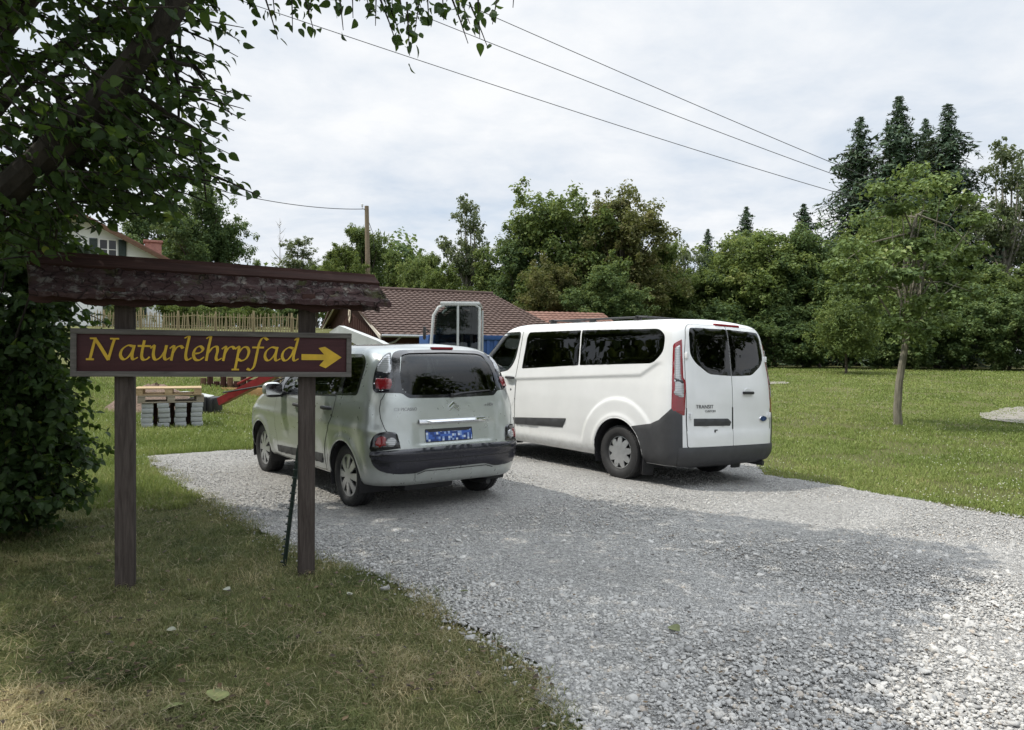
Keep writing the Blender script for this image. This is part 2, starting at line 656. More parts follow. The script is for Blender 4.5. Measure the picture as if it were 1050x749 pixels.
def car_rows():
    # z, half width, rear x, front x, rear corner rx, ry, front corner rx, ry
    return [
        (.278, .806, -.672, 3.20, .27, .38, .5, .50),
        (.305, .826, -.702, 3.26, .28, .39, .5, .50),
        (.36, .842, -.722, 3.31, .28, .40, .52, .52),
        (.50, .866, -.738, 3.34, .29, .46, .55, .55),
        (.62, .874, -.735, 3.335, .29, .46, .55, .55),
        (.70, .876, -.722, 3.31, .29, .46, .55, .55),
        (.80, .874, -.705, 3.25, .29, .46, .55, .55),
        (.90, .869, -.696, 3.12, .29, .46, .52, .55),
        (.98, .861, -.688, 2.90, .29, .46, .45, .55),
        (1.04, .850, -.680, 2.62, .29, .46, .40, .50),
        (1.10, .834, -.668, 2.38, .29, .46, .36, .45),
        (1.22, .799, -.635, 2.13, .29, .46, .34, .42),
        (1.35, .758, -.590, 1.86, .29, .42, .34, .42),
        (1.45, .722, -.540, 1.62, .30, .42, .36, .42),
        (1.52, .686, -.480, 1.42, .32, .42, .38, .42),
        (1.57, .640, -.390, 1.22, .36, .42, .40, .42),
        (1.595, .585, -.300, 1.08, .40, .42, .42, .42),
    ]
def van_rows():
    return [
        (.26, 0.867, -.90, 3.78, .22, .34, .6, .6),
        (.32, 0.916, -.985, 3.88, .22, .34, .6, .6),
        (.42, 0.948, -1.020, 3.94, .22, .34, .6, .6),
        (.56, 0.963, -1.015, 3.96, .22, .33, .6, .6),
        (.75, 0.971, -1.005, 3.96, .22, .32, .6, .6),
        (.95, 0.969, -.995, 3.88, .22, .32, .6, .6),
        (1.12, 0.959, -.985, 3.76, .22, .32, .55, .6),
        (1.20, 0.952, -.978, 3.58, .22, .32, .5, .55),
        (1.28, 0.941, -.968, 3.44, .22, .32, .45, .5),
        (1.50, 0.908, -.938, 3.31, .22, .33, .4, .45),
        (1.70, 0.882, -.908, 3.09, .22, .34, .4, .45),
        (1.84, 0.863, -.880, 2.93, .23, .35, .4, .45),
        (1.93, 0.832, -.842, 2.78, .24, .35, .4, .45),
        (1.98, 0.780, -.780, 2.62, .24, .34, .4, .45),
        (2.00, 0.720, -.715, 2.48, .26, .32, .4, .45),
    ]
def car_disp(x, z):
    d = np.zeros_like(x)
    for hx, Ra in ((0.0, .345), (2.54, .345)):
        r_ = np.hypot(x - hx, z - .31)
        d += .016 * np.exp(-((r_ - Ra - .03) / .045)**2) * (z > .12)
    d += .012 * np.exp(-((z - .80) / .045)**2)            # shoulder under the windows
    d -= .014 * np.exp(-((z - .54) / .13)**2) * sstep(.45, .75, x) * (1 - sstep(1.9, 2.2, x))
    return d
def van_disp(x, z):
    r_ = np.hypot(x, z - .343)
    zc = 1.192 + (2.06 - x) * .0535 + .55 * np.clip(-.34 - x, 0, .25)
    d = -.018 * sstep(.645, .70, r_) * (1 - sstep(-.034, .010, z - zc)) * sstep(.36, .50, z) * (1 - sstep(2.6, 2.9, x)) * sstep(-.72, -.55, x)
    d += .012 * np.exp(-((r_ - .45) / .03)**2) * (z > .1)
    r2 = np.hypot(x - 2.933, z - .343)
    d += .014 * np.exp(-((r2 - .45) / .04)**2)
    return d
# ------------------------------------------------------------------ vehicle materials
def car_paint(name, c, metal, rough=0.32, coat=1.0, dirt=(.30, .28, .25), dz=0.55):
    t = NT(name)
    v = t.coord('Object')
    f = t.noise(v, 2.2, 4, 0.6)
    base = t.ramp(f, [(0.3, tuple(x * .95 for x in c)), (0.7, tuple(min(1, x * 1.04) for x in c))])
    # road dust thrown up along the sills and bumpers
    sep = t.n('ShaderNodeSeparateXYZ'); t.l(v, sep.inputs[0])
    low = t.ramp(sep.outputs['Z'], [(0.22, 1.0), (dz, 0.0)])
    dn = t.ramp(t.noise(v, 9, 6, 0.7), [(0.42, 0), (0.75, 1)])
    base = t.mix(t.math('MULTIPLY', t.math('MULTIPLY', low, dn), .55), base, dirt)
    fl = t.n('ShaderNodeTexVoronoi'); fl.inputs['Scale'].default_value = 900; t.l(v, fl.inputs['Vector'])
    rg = t.ramp(t.noise(v, 14, 5), [(0.3, rough - .04), (0.75, rough + .10)])
    b = t.bsdf(base, rg, metal, None, 0.5, coat, 0.06)
    return t.done(b)

def glass_mat(name, tint, ior=1.52):
    t = NT(name)
    v = t.coord('Object')
    tr = t.n('ShaderNodeBsdfTransparent'); tr.inputs[0].default_value = (*tint, 1)
    gl = t.n('ShaderNodeBsdfGlossy'); gl.inputs['Roughness'].default_value = 0.015
    gl.inputs['Color'].default_value = (1, 1, 1, 1)
    bm_ = t.bump(t.noise(v, 1.6, 2), 0.02, 0.05)
    t.l(bm_, gl.inputs['Normal'])
    fr = t.n('ShaderNodeFresnel'); fr.inputs['IOR'].default_value = ior
    t.l(bm_, fr.inputs['Normal'])
    mx = t.n('ShaderNodeMixShader')
    t.l(t.math('MULTIPLY', fr.outputs[0], 1.0, True), mx.inputs[0]); t.l(tr.outputs[0], mx.inputs[1]); t.l(gl.outputs[0], mx.inputs[2])
    return t.done(mx.outputs[0])

def lens_mat(name, c, rough=0.08, metal=0.0, scale=70, bump=.25):
    t = NT(name)
    v = t.coord('Object', (1, 1, 1))
    w = t.n('ShaderNodeTexWave', wave_type='BANDS', bands_direction='Z'); w.inputs['Scale'].default_value = scale
    t.l(v, w.inputs['Vector'])
    base = t.ramp(w.outputs['Fac'], [(0.2, tuple(x * .75 for x in c)), (0.8, c)])
    nm = t.bump(w.outputs['Fac'], bump, .002)
    b = t.bsdf(base, rough, metal, nm, 0.6, 1.0, 0.02)
    return t.done(b)

M['silver'] = car_paint('silver paint', (.50, .53, .51), .6, .30)
M['white'] = car_paint('white paint', (.72, .73, .73), 0.0, .34, .8)
M['black_plastic'] = simple('black textured plastic', (.022, .022, .024), .55, var=.25, bump=.15, bscale=400, bdist=.001)
M['grey_plastic'] = simple('charcoal bumper plastic', (.040, .041, .044), .55, var=.18, bump=.12, bscale=350, bdist=.001)
M['black_gloss'] = simple('black gloss plastic', (.008, .008, .012), .14, var=.1, coat=.8)
M['navy_gloss'] = simple('dark bumper lacquer', (.012, .012, .020), .24, var=.2, coat=.6)
M['gap'] = simple('shadow gap rubber', (.012, .012, .012), .8)
M['rubber'] = simple('tyre rubber', (.020, .020, .021), .72, var=.3, scale=14, bump=.2, bscale=120, bdist=.002)
M['alloy'] = simple('silver wheel lacquer', (.50, .51, .52), .36, .75, var=.08, scale=20)
M['alloy_dark'] = simple('dark wheel barrel', (.02, .02, .021), .6, .2)
M['chrome'] = simple('chrome', (.75, .76, .78), .10, 1.0, var=.04)
M['red_lens'] = lens_mat('red lamp lens', (.23, .004, .010), .08, 0, 22)
M['red_matt'] = simple('dark red lamp cover', (.22, .006, .012), .45, spec=.3)
M['clear_lens'] = lens_mat('clear lamp lens', (.46, .47, .48), .10, .35, 16, .5)
M['interior'] = simple('dark cloth', (.030, .031, .033), .85, var=.25, scale=20)
M['headliner'] = simple('grey roof lining', (.10, .10, .10), .9)
M['glass_tint'] = glass_mat('tinted glass', (.13, .15, .145))
M['glass_dark'] = glass_mat('privacy glass', (.022, .023, .026))
M['glass_clear'] = glass_mat('clear glass', (.62, .68, .65))
M['letter'] = simple('chrome lettering', (.30, .30, .31), .3, .6)
M['letter_dark'] = simple('dark lettering', (.04, .04, .045), .4)

def plate_mat():
    """blue-tinted plate with characters blurred to pale blocks"""
    t = NT('blurred plate')
    v = t.coord('Object', (1, 1, 1))
    sep = t.n('ShaderNodeSeparateXYZ'); t.l(v, sep.inputs[0])
    cmb = t.n('ShaderNodeCombineXYZ')
    t.l(t.math('SNAP', sep.outputs['Y'], .022), cmb.inputs[0]); t.l(t.math('SNAP', sep.outputs['Z'], .022), cmb.inputs[1])
    wn = t.n('ShaderNodeTexWhiteNoise', noise_dimensions='2D'); t.l(cmb.outputs[0], wn.inputs['Vector'])
    base = t.ramp(wn.outputs['Value'], [(0.0, (.02, .05, .20)), (0.55, (.05, .12, .42)), (.75, (.25, .36, .62)), (.9, (.55, .62, .72))], 'CONSTANT')
    return t.done(t.bsdf(base, .4))
M['plate'] = plate_mat()
# ------------------------------------------------------------------ building the two vehicles
def interior_shell(b, parent, mat, off=0.03):
    V = b.V
    F = b.Fc[b.keep]
    # vertex normals
    p0, p1, p2 = V[F[:, 0]], V[F[:, 1]], V[F[:, 2]]
    fn = np.cross(p1 - p0, p2 - p0)
    N = np.zeros_like(V)
    for k in range(4): np.add.at(N, F[:, k], fn)
    N /= (np.linalg.norm(N, axis=1, keepdims=True) + 1e-12)
    c = F[np.argmax(V[F[:, 0], 2])]
    if N[c[0], 2] < 0: N = -N
    return mesh_obj('interior_lining', V - N * off, F[:, ::-1], mat, parent, True, None, None)

def seat(parent, x, y, zf, w=.50, h=.62, name='seat'):
    mb = MB()
    mb.box((x + .28, y, zf + .06), (.50, w, .16), .05)
    Mx = Matrix.Translation((x, y, zf + .10)) @ Matrix.Rotation(R(-12), 4, 'Y')
    mb.box((0, 0, h / 2), (.14, w, h), .05, Mx)
    o = mb.build(name, M['interior'], parent)
    hb = MB()
    hb.box((0, 0, h + .13), (.10, w * .52, .19), .045, Mx)
    for s_ in (-1, 1):
        hb.tube([(0, s_ * .06, h - .02), (0, s_ * .06, h + .06)], .007, 6, True, Mx)
    hb.build('headrest', M['interior'], o)
    return o

def wheel(parent, x, y, z, sg, Ro, Ri, w, cover):
    """y is the outer face of the tyre"""
    T = frame_from((x, y - sg * w / 2, z), (1, 0, 0) if sg > 0 else (-1, 0, 0), (0, 0, 1) if sg < 0 else (0, 0, 1), (0, sg, 0))
    if sg > 0:
        T = frame_from((x, y - sg * w / 2, z), (0, 0, 1), (1, 0, 0), (0, 1, 0))
    else:
        T = frame_from((x, y - sg * w / 2, z), (1, 0, 0), (0, 0, 1), (0, -1, 0))
    mb = MB()
    mb.lathe([(Ri - .002, -w * .42), (Ri - .03, -w * .35), (Ri - .035, w * .22), (Ri - .006, w * .40), (Ri + .004, w * .41)], 40, T)
    mb.lathe([(Ri - .034, w * .10), (.14, w * .05), (.06, w * .10), (.001, w * .10)], 40, T)
    o = mb.build('wheel', M['alloy_dark'], parent)
    tb = MB()
    tb.lathe(tyre_profile(Ro, Ri, w), 64, T, True)
    # tread blocks read as notches along the shoulders
    for k in range(60):
        q = 2 * PI * k / 60
        for s_ in (-1, 1):
            p = Matrix.Rotation(q, 4, 'Z') @ Matrix.Translation((Ro - .0185, 0, s_ * w * .405))
            tb.box((0, 0, 0), (.018, .016, .024), .003, T @ p)
    tb.build('tyre', M['rubber'], o)
    cb = MB()
    if cover == 'petal':
        def hole(r_, q):
            a = (q % (PI / 4)) - PI / 8
            wd = R(4.2 + 7.5 * (r_ - .07) / .13)
            return .072 < r_ < Ri - .028 and abs(a) < wd and r_ < Ri - .022 - .9 * abs(a)**1.5 * .1
        rs = list(np.linspace(.001, Ri + .004, 26))
        dp = [w * .5 - .030 + .016 * math.cos(min(1, r_ / Ri) * PI * .5) - .012 * (r_ / Ri > .95) for r_ in rs]
    else:
        def hole(r_, q):
            a = (q % (2 * PI / 9)) - PI / 9
            wd = R(1.5 + 10.5 * max(0, (r_ - .128)) / .065)
            return .128 < r_ < Ri - .020 and abs(a) < wd
        rs = list(np.linspace(.001, Ri + .004, 26))
        dp = [w * .5 - .034 + (.0205 if r_ < .045 else .020 * math.cos(min(1, r_ / Ri) * PI * .5)) - .010 * (r_ / Ri > .96) for r_ in rs]
    vs, fs = polar_disc(rs, dp, hole, 144 if cover == 'petal' else 144, .012)
    cb.add(vs, fs, T)
    cb.build('wheel_cover', M['alloy'], o, True, 30)
    return o

def arch_liner(mb, hx, hz, rad, y_in, y_out, sg):
    n = 28
    vs = []; fs = []
    for k in range(n + 1):
        q = PI * (-.12 + 1.24 * k / n)
        c, s_ = hx + rad * math.cos(q), hz + rad * math.sin(q)
        vs += [(c, sg * y_in, s_), (c, sg * y_out, s_)]
    for k in range(n):
        a = 2 * k
        fs.append((a, a + 1, a + 3, a + 2))
    fs.append(tuple(2 * k for k in range(n + 1)))
    mb.add(vs, fs)

def arch_lip(mb, b, hx, hz, rad, sg, q0, q1, off=.004, r_=.006):
    pts = []
    for k in range(25):
        q = q0 + (q1 - q0) * k / 24
        p, n = b.side(hx + (rad + .004) * math.cos(q), hz + (rad + .004) * math.sin(q), sg)
        if p is not None: pts.append(p - n * .003)
    if len(pts) > 3: mb.tube(pts, r_, 6)

def ellipsoid(mb, c, r_, Mx=None, n=16, m=10, clip=None):
    vs = []; fs = []
    for i in range(m + 1):
        t = PI * i / m
        for k in range(n):
            q = 2 * PI * k / n
            def sp(v, e): return math.copysign(abs(v)**e, v)
            vs.append((c[0] + r_[0] * sp(math.sin(t), .75) * sp(math.cos(q), .75), c[1] + r_[1] * sp(math.sin(t), .75) * sp(math.sin(q), .75), c[2] + r_[2] * sp(math.cos(t), .75)))
    for i in range(m):
        for k in range(n):
            fs.append((i * n + k, (i + 1) * n + k, (i + 1) * n + (k + 1) % n, i * n + (k + 1) % n))
    mb.add(vs, fs, Mx)

def mirror_pod(parent, x, y, z, sg, size, cap_mat, low_mat):
    mb = MB()
    ellipsoid(mb, (x, sg * y, z), (size[0], size[1], size[2]))
    o = mb.build('wing_mirror', cap_mat, parent)
    ab = MB()
    ellipsoid(ab, (x + .005, sg * (y - .02), z - size[2] * .62), (size[0] * .96, size[1] * .9, size[2] * .5))
    ab.tube([(x + .02, sg * (y - size[1] * .5), z - size[2] * .6), (x + .06, sg * (y - size[1] - .10), z - size[2] * .75)], [.035, .045], 8)
    ab.build('mirror_foot', low_mat, o)
    gb = MB()
    gb.prism(round_poly([(-size[1] * .82, -size[2] * .7), (size[1] * .82, -size[2] * .7), (size[1] * .82, size[2] * .8), (-size[1] * .82, size[2] * .8)], .03), 0, .004,
             frame_from((x - size[0] - .003, sg * y, z), (0, 1, 0), (0, 0, 1), (-1, 0, 0)))
    gb.build('mirror_glass', M['chrome'], o)

def handle(parent, fn, a, z, L, sg, mat, rec_mat, name='door_handle'):
    p, n = fn(a, z)
    t = Vector((1, 0, 0)) - n * n.x; t.normalize()
    up = n.cross(t)
    F = frame_from(p, t, up, n)
    mb = MB()
    mb.tube([(-L / 2, 0, .0), (-L / 2 + .02, 0, .030), (0, 0, .036), (L / 2 - .02, 0, .030), (L / 2, 0, .0)], [.012, .019, .021, .019, .012], 8, True, F)
    o = mb.build(name, mat, parent)
    pl = round_poly([(-L * .40, -.046), (L * .40, -.046), (L * .40, .044), (-L * .40, .044)], .042)
    rb = MB()
    rb.prism(pl, -.004, .004, F)
    rb.build('handle_recess', rec_mat, o)
    return o

def place_text(parent, name, body, size, fn, a0, z0, mat, shear=0.0, axis='rear', adv=1.0):
    """letters laid on the rear of a vehicle, reading from its left to its right"""
    vs, fs = text_mesh(body, size, .001, shear)
    mb = MB()
    out = []
    for x, y, z in vs:
        p, n = fn(a0 - x * adv, z0 + y)
        if p is None: p, n = Vector((0, 0, 0)), Vector((-1, 0, 0))
        out.append(p + n * (.004 + z))
    mb.add(out, fs)
    return mb.build(name, mat, parent, False)

def sym(pts):
    """closed outline from its left half, listed from the middle bottom outwards to the middle top"""
    return pts + [(-a, z) for a, z in reversed(pts) if abs(a) > 1e-6]

# ------------------------------------------------------------------ the silver hatchback
car = empty('hatchback_car', (CAR_POS[0], CAR_POS[1], 0.0), PI / 2 + CAR_TH)
tag(car, 'silver compact hatchback with a blue number plate parked behind the sign', 'car')
def lic(y, z):
    return -.010 * (sstep(.40, .385, np.abs(y - .03)) * sstep(.655, .665, z) * sstep(.865, .845, z))
b = CarBody(car_rows(), disp_side=car_disp, disp_rear=lic, roof=.028, crown_r=.03, step=.016)
RAD = .352
for hx in (0.0, 2.54): b.cut_arch(hx, .31, RAD)
dlo_q = round_poly([(-.19, 1.145), (.13, 1.115), (.165, 1.475), (-.10, 1.485), (-.185, 1.42)], [.04, .03, .03, .05, .06])
dlo_r = round_poly([(.21, 1.11), (.98, 1.075), (.965, 1.475), (.245, 1.478)], .035)
dlo_f = round_poly([(1.05, 1.072), (1.80, 1.045), (1.80, 1.15), (1.40, 1.44), (1.30, 1.47), (1.03, 1.475)], .03)
dlo_v = round_poly([(1.86, 1.045), (2.13, 1.045), (1.86, 1.22)], .02)
dlo = round_poly([(-.235, 1.115), (2.20, 1.010), (1.66, 1.36), (1.42, 1.475), (1.20, 1.503), (-.10, 1.515), (-.225, 1.44)], [.06, .02, .1, .1, .1, .08, .08])
rear_glass = sym(round_poly([(0, 1.125), (.475, 1.130), (.545, 1.18), (.535, 1.35), (.485, 1.50), (.40, 1.525), (0, 1.535)], [0, .05, .05, .05, .05, .05, 0]))
rear_black = sym(round_poly([(0, 1.095), (.495, 1.102), (.545, 1.15), (.665, 1.152), (.655, 1.25), (.60, 1.42), (.535, 1.525), (.46, 1.553), (0, 1.566)], [0, .04, .04, .02, .05, .05, .05, .05, 0]))
shield = sym(round_poly([(0, 1.12), (.60, 1.12), (.46, 1.50), (0, 1.52)], [0, .06, .06, 0]))
for p in (dlo_q, dlo_r, dlo_f, dlo_v): b.cut_side(offset_poly(p, .004))
b.cut_end(offset_poly(rear_glass, .004), xmax=0.2)
b.cut_end(offset_poly(shield, .004), xmin=1.0)
b.build('body', M['silver'], car)
interior_shell(b, car, M['headliner'])
L_ = lambda sg: (lambda x, z: b.side(x, z, sg))
Dg = lambda sg: (lambda t, z: b.diag(t, z, sg))
def wrap(ph, z, xc=.2):
    d = Vector((math.cos(ph), -math.sin(ph), 0))
    h = b.bvh.ray_cast(Vector((xc, 0, z)) - d * 6, d)
    return (h[0], h[1]) if h[0] else (None, None)
for sg in (1, -1):
    fn = L_(sg)
    patch('window_trim', dlo, fn, .003, M['black_gloss'], car, .04, [dlo_q, dlo_r, dlo_f, dlo_v], .006)
    for pl, nm in ((dlo_q, 'quarter_window'), (dlo_r, 'rear_door_window'), (dlo_f, 'front_door_window'), (dlo_v, 'vent_window')):
        patch(nm, offset_poly(pl, .002), fn, -.002, M['glass_tint'] if nm in ('quarter_window', 'rear_door_window') else M['glass_clear'], car, .05, (), .002)
    rd = [(.235, 1.085), (.245, .98), (.30, .84), (.395, .70), (.46, .56), (.48, .40), (.49, .305), (1.005, .298), (1.01, .60), (1.005, 1.055)]
    fd = [(1.018, 1.055), (1.022, .60), (1.018, .298), (1.84, .298), (1.93, .42), (1.985, .62), (1.985, .80), (1.95, 1.005)]
    g = MB()
    for dpoly in (rd, fd):
        g = MB(); strip(g, dpoly + [dpoly[0]], fn, .013, .0012); g.build('door_gap', M['gap'], car)
    for nm, dpoly in (('rear_door', rd), ('front_door', fd)):
        d_ = patch(nm, offset_poly(round_poly(dpoly, .02), -.003), fn, .0035, M['silver'], car, .04, (), .004, .8)
        if nm == 'rear_door': handle(d_, fn, .40, .955, .21, sg, M['black_plastic'], M['silver'])
        else: handle(d_, fn, 1.20, .935, .21, sg, M['black_plastic'], M['silver'])
    patch('side_moulding', round_poly([(.515, .475), (1.0, .455), (1.0, .362), (.535, .372)], .012), fn, .018, M['grey_plastic'], car, .03)
    patch('side_moulding', round_poly([(1.03, .454), (1.95, .415), (1.95, .335), (1.03, .361)], .012), fn, .018, M['grey_plastic'], car, .03)
    for hx in (0, 2.54):
        lp = MB(); arch_lip(lp, b, hx, .31, RAD, sg, -.05 * PI, 1.05 * PI); lp.build('wheel_arch_lip', M['silver'], car)
    for hx in (0, 2.54):
        al = MB(); arch_liner(al, hx, .31, RAD + .001, .50, .845, sg); al.build('wheel_arch_liner', M['black_plastic'], car)
    # upper lamps: clear above red in a black housing that runs round the corner
    hs = round_poly([(.015, 1.152), (.205, 1.152), (.228, 1.24), (.224, 1.36), (.192, 1.46), (.150, 1.52), (.112, 1.535), (.065, 1.42), (.035, 1.28)], [.02, .05, .06, .06, .06, .03, .03, .05, .05])
    up = round_poly([(.050, 1.325), (.212, 1.345), (.200, 1.415), (.165, 1.48), (.140, 1.508), (.115, 1.515), (.078, 1.43)], [.02, .02, .05, .05, .02, .02, .05])
    lo = round_poly([(.035, 1.178), (.190, 1.182), (.205, 1.29), (.048, 1.285)], .018)
    t_ = patch('tail_lamp', hs, Dg(sg), .010, M['black_gloss'], car, .02)
    patch('clear_lens', up, Dg(sg), .016, M['clear_lens'], t_, .018)
    patch('lens_bezel', offset_poly(lo, .010), Dg(sg), .014, M['chrome'], t_, .018, [lo])
    patch('red_lens', lo, Dg(sg), .018, M['red_lens'], t_, .018)
    # bumper lamps
    hs = round_poly([(sg * .585, .640), (sg * .62, .785), (sg * .72, .800), (sg * .80, .775), (sg * .842, .70), (sg * .838, .61)], [.01, .03, .05, .05, .05, .01])
    f_ = patch('bumper_lamp', hs, wrap, .016, M['black_gloss'], car, .02)
    rl = round_poly([(sg * .69, .655), (sg * .70, .755), (sg * .77, .755), (sg * .80, .70), (sg * .79, .65)], .02)
    patch('red_lens', rl, wrap, .022, M['red_lens'], f_, .015)
    cl = [(sg * .665 + .048 * math.cos(q), .697 + .048 * math.sin(q)) for q in np.linspace(0, 2 * PI, 20, endpoint=False)]
    patch('reversing_lens', cl, wrap, .028, M['clear_lens'], f_, .012)
    patch('lens_bezel', [(sg * .665 + .056 * math.cos(q), .697 + .056 * math.sin(q)) for q in np.linspace(0, 2 * PI, 20, endpoint=False)], wrap, .025, M['chrome'], f_, .012, [cl])
    mirror_pod(car, 1.74, .985, 1.09, sg, (.065, .115, .085), M['silver'], M['black_plastic'])
    for hx, hy in ((0, .80), (2.54, .80)):
        wheel(car, hx, sg * (hy + .032), .311, sg, .311, .222, .20, 'petal')
# rear end
patch('rear_window_trim', rear_black, b.rear, .003, M['black_gloss'], car, .03, [rear_glass], .006)
patch('rear_window', offset_poly(rear_glass, .002), b.rear, -.002, M['glass_tint'], car, .05, (), .002)
patch('windscreen', offset_poly(shield, .012), b.front, .002, M['glass_clear'], car, .06, (), .002)
for s_ in (1, -1):
    g = MB()
    strip(g, [(s_ * .69, 1.15), (s_ * .735, 1.08), (s_ * .755, 1.00), (s_ * .752, .92), (s_ * .725, .82), (s_ * .66, .72), (s_ * .60, .638)], b.rear, .007, .0012, .02)
    g.build('tailgate_gap', M['gap'], car)
bp = round_poly([(-.585, .628), (0, .640), (.585, .628), (.838, .612), (.825, .50), (.76, .43), (.62, .40), (.45, .398), (.34, .432), (-.34, .432), (-.45, .398), (-.62, .40), (-.76, .43), (-.825, .50), (-.838, .612)],
                [.0, 0, 0, .02, .06, .06, .05, .04, .03, .03, .04, .05, .06, .06, .02])
bu = patch('bumper', bp, wrap, .022, M['navy_gloss'], car, .025, (), .004, .5, extra=lambda a, z: .010 * math.exp(-((z - .585) / .03)**2))
g = MB()
strip(g, [(-.80, .52), (-.4, .515), (.4, .515), (.80, .52)], lambda a, z: (lambda q: (q[0] + q[1] * .021, q[1]) if q[0] is not None else q)(wrap(a, z)), .006, .002)
g.build('bumper_groove', M['gap'], bu)
g = MB()
strip(g, [(-.44, .385), (-.36, .410), (.36, .410), (.44, .385)], wrap, .008, .0015)
strip(g, [(.46, .395), (.46, .29)], wrap, .006, .0015)
g.build('bumper_seam', M['gap'], car)
# chrome grip above the plate
g = MB()
pp = [b.rear(y, .872)[0] for y in np.linspace(-.345, .405, 12)]
vs = []; fs = []
for i, p in enumerate(pp):
    e = .6 if i in (0, len(pp) - 1) else 1
    vs += [(p.x + .0, p.y, .853), (p.x - .034 * e, p.y, .857), (p.x - .038 * e, p.y, .872), (p.x - .028 * e, p.y, .892), (p.x + .0, p.y, .898)]
for i in range(len(pp) - 1):
    for k in range(4): fs.append((i * 5 + k, i * 5 + k + 1, i * 5 + 6 + k, i * 5 + 5 + k))
g.add(vs, fs)
g.build('tailgate_grip', M['chrome'], car)
pl = patch('number_plate', round_poly([(-.19, .683), (.33, .683), (.33, .795), (-.19, .795)], .008), b.rear, .008, M['plate'], car, .03)
patch('plate_frame', round_poly([(-.197, .676), (.337, .676), (.337, .802), (-.197, .802)], .01), b.rear, .006, M['black_plastic'], pl, .03)
lg = MB()
for k in range(2):
    z0 = .985 + .034 * k
    poly = [(.058, z0 - .020), (0.0, z0 + .022), (-.058, z0 - .020), (-.058, z0 - .001), (0.0, z0 + .041), (.058, z0 - .001)]
    q = [b.rear(.012 + a, z)[0] for a, z in poly]
    vs = [p + Vector((-.010, 0, 0)) for p in q] + [p + Vector((.004, 0, 0)) for p in q]
    fs = [(0, 1, 4, 5), (1, 2, 3, 4), (0, 6, 7, 1), (1, 7, 8, 2), (5, 4, 10, 11), (4, 3, 9, 10), (0, 5, 11, 6), (2, 8, 9, 3)]
    lg.add(vs, fs)
lg.build('chevron_badge', M['chrome'], car, False)
place_text(car, 'model_lettering', 'C3 PICASSO', .042, b.rear, .640, .985, M['letter'])
place_text(car, 'trim_lettering', 'e-HDi', .042, b.rear, -.355, 1.0, M['letter'], .2)
mb = MB(); p, n = b.rear(-.03, 1.575); mb.box((p.x - .006, -.03, 1.577), (.040, .25, .024), .007); mb.box((p.x - .012, -.03, 1.577), (.036, .235, .015), .004); mb.build('brake_lamp', M['red_matt'], car)
wp = MB()
pts = []
for y, z in ((.02, 1.115), (-.10, 1.132), (-.42, 1.150)):
    p, n = b.rear(y, z); pts.append(p + n * .022)
wp.tube(pts, [.014, .011, .006], 6)
p, n = b.rear(.02, 1.112); wp.box(p + n * .014, (.03, .05, .04), .01)
wp.build('rear_wiper', M['black_plastic'], car)
fl = MB()
fl.prism([(x, y) for x, y in [(-.58, -.55), (-.58, .55), (-.40, .70), (3.0, .70), (3.1, .4), (3.1, -.4), (3.0, -.70), (-.40, -.70)]], .27, .285)
fl.box((-.40, .2, .245), (.30, .55, .10), .04)
fl.tube([(-.30, -.45, .20), (-.62, -.45, .22)], .028, 10)
fl.tube([(0, -.62, .28), (0, .62, .28)], .05, 10)
fl.build('underbody', M['black_plastic'], car)
db = MB()
db.box((2.02, 0, .92), (.42, 1.38, .22), .06)
db.lathe([(.175, -.012), (.187, 0), (.175, .012), (.163, 0)], 24, frame_from((1.72, .36, 1.0), (0, 1, 0), (.35, 0, .94), (.94, 0, -.35)), True)
db.box((1.30, 0, .38), (2.9, 1.44, .04), .01)
db.box((-.30, 0, .62), (.58, 1.25, .5), .05)
db.build('dashboard', M['interior'], car)
for y in (.36, -.36): seat(car, 1.05, y, .55, .50, .62)
for y in (.45, 0, -.45): seat(car, .22, y, .58, .42, .58)
# front end, seen only from a step aside
for sg in (1, -1):
    pl_ = round_poly([(sg * .42, .62), (sg * .78, .72), (sg * .76, .88), (sg * .48, .78)], .05)
    patch('headlamp', pl_, b.front, .008, M['clear_lens'], car, .03)
patch('front_grille', round_poly([(-.50, .30), (.50, .30), (.56, .42), (-.56, .42)], .03), b.front, .008, M['black_plastic'], car, .04)

# ------------------------------------------------------------------ the white van
vm = frame_from((VAN_POS[0], VAN_POS[1], -.065), *[(-math.sin(VAN_TH), math.cos(VAN_TH), 0)],
                tuple(Vector((-math.cos(VAN_TH), -math.sin(VAN_TH), 0)) * math.cos(R(1.75)) + Vector((0, 0, 1)) * math.sin(R(1.75))),
                tuple(Vector((0, 0, 1)) * math.cos(R(1.75)) - Vector((-math.cos(VAN_TH), -math.sin(VAN_TH), 0)) * math.sin(R(1.75))))
van = empty('passenger_van')
van.matrix_world = vm
tag(van, 'white passenger van with dark tinted windows and black roof bars parked beside the silver car', 'van')
b = CarBody(van_rows(), disp_side=van_disp, roof=.03, crown_r=.035, crown_s=.015, step=.018, cap_shift=.06)
RAD = .425
HZ = .343
for hx in (0.0, 2.933): b.cut_arch(hx, HZ, RAD)
w2 = round_poly([(-.52, 1.462), (.79, 1.413), (.835, 1.885), (-.56, 1.878), (-.665, 1.80), (-.672, 1.60)], [.06, .02, .02, .07, .05, .08])
w1 = round_poly([(.815, 1.412), (2.08, 1.338), (2.055, 1.80), (2.02, 1.875), (.86, 1.885)], [.02, .03, .06, .04, .02])
w0 = round_poly([(2.285, 1.47), (2.40, 1.32), (2.62, 1.285), (3.24, 1.275), (2.97, 1.70), (2.84, 1.82), (2.72, 1.865), (2.255, 1.875), (2.235, 1.82)], [.10, .10, .03, .02, .08, .08, .05, .03, .02])
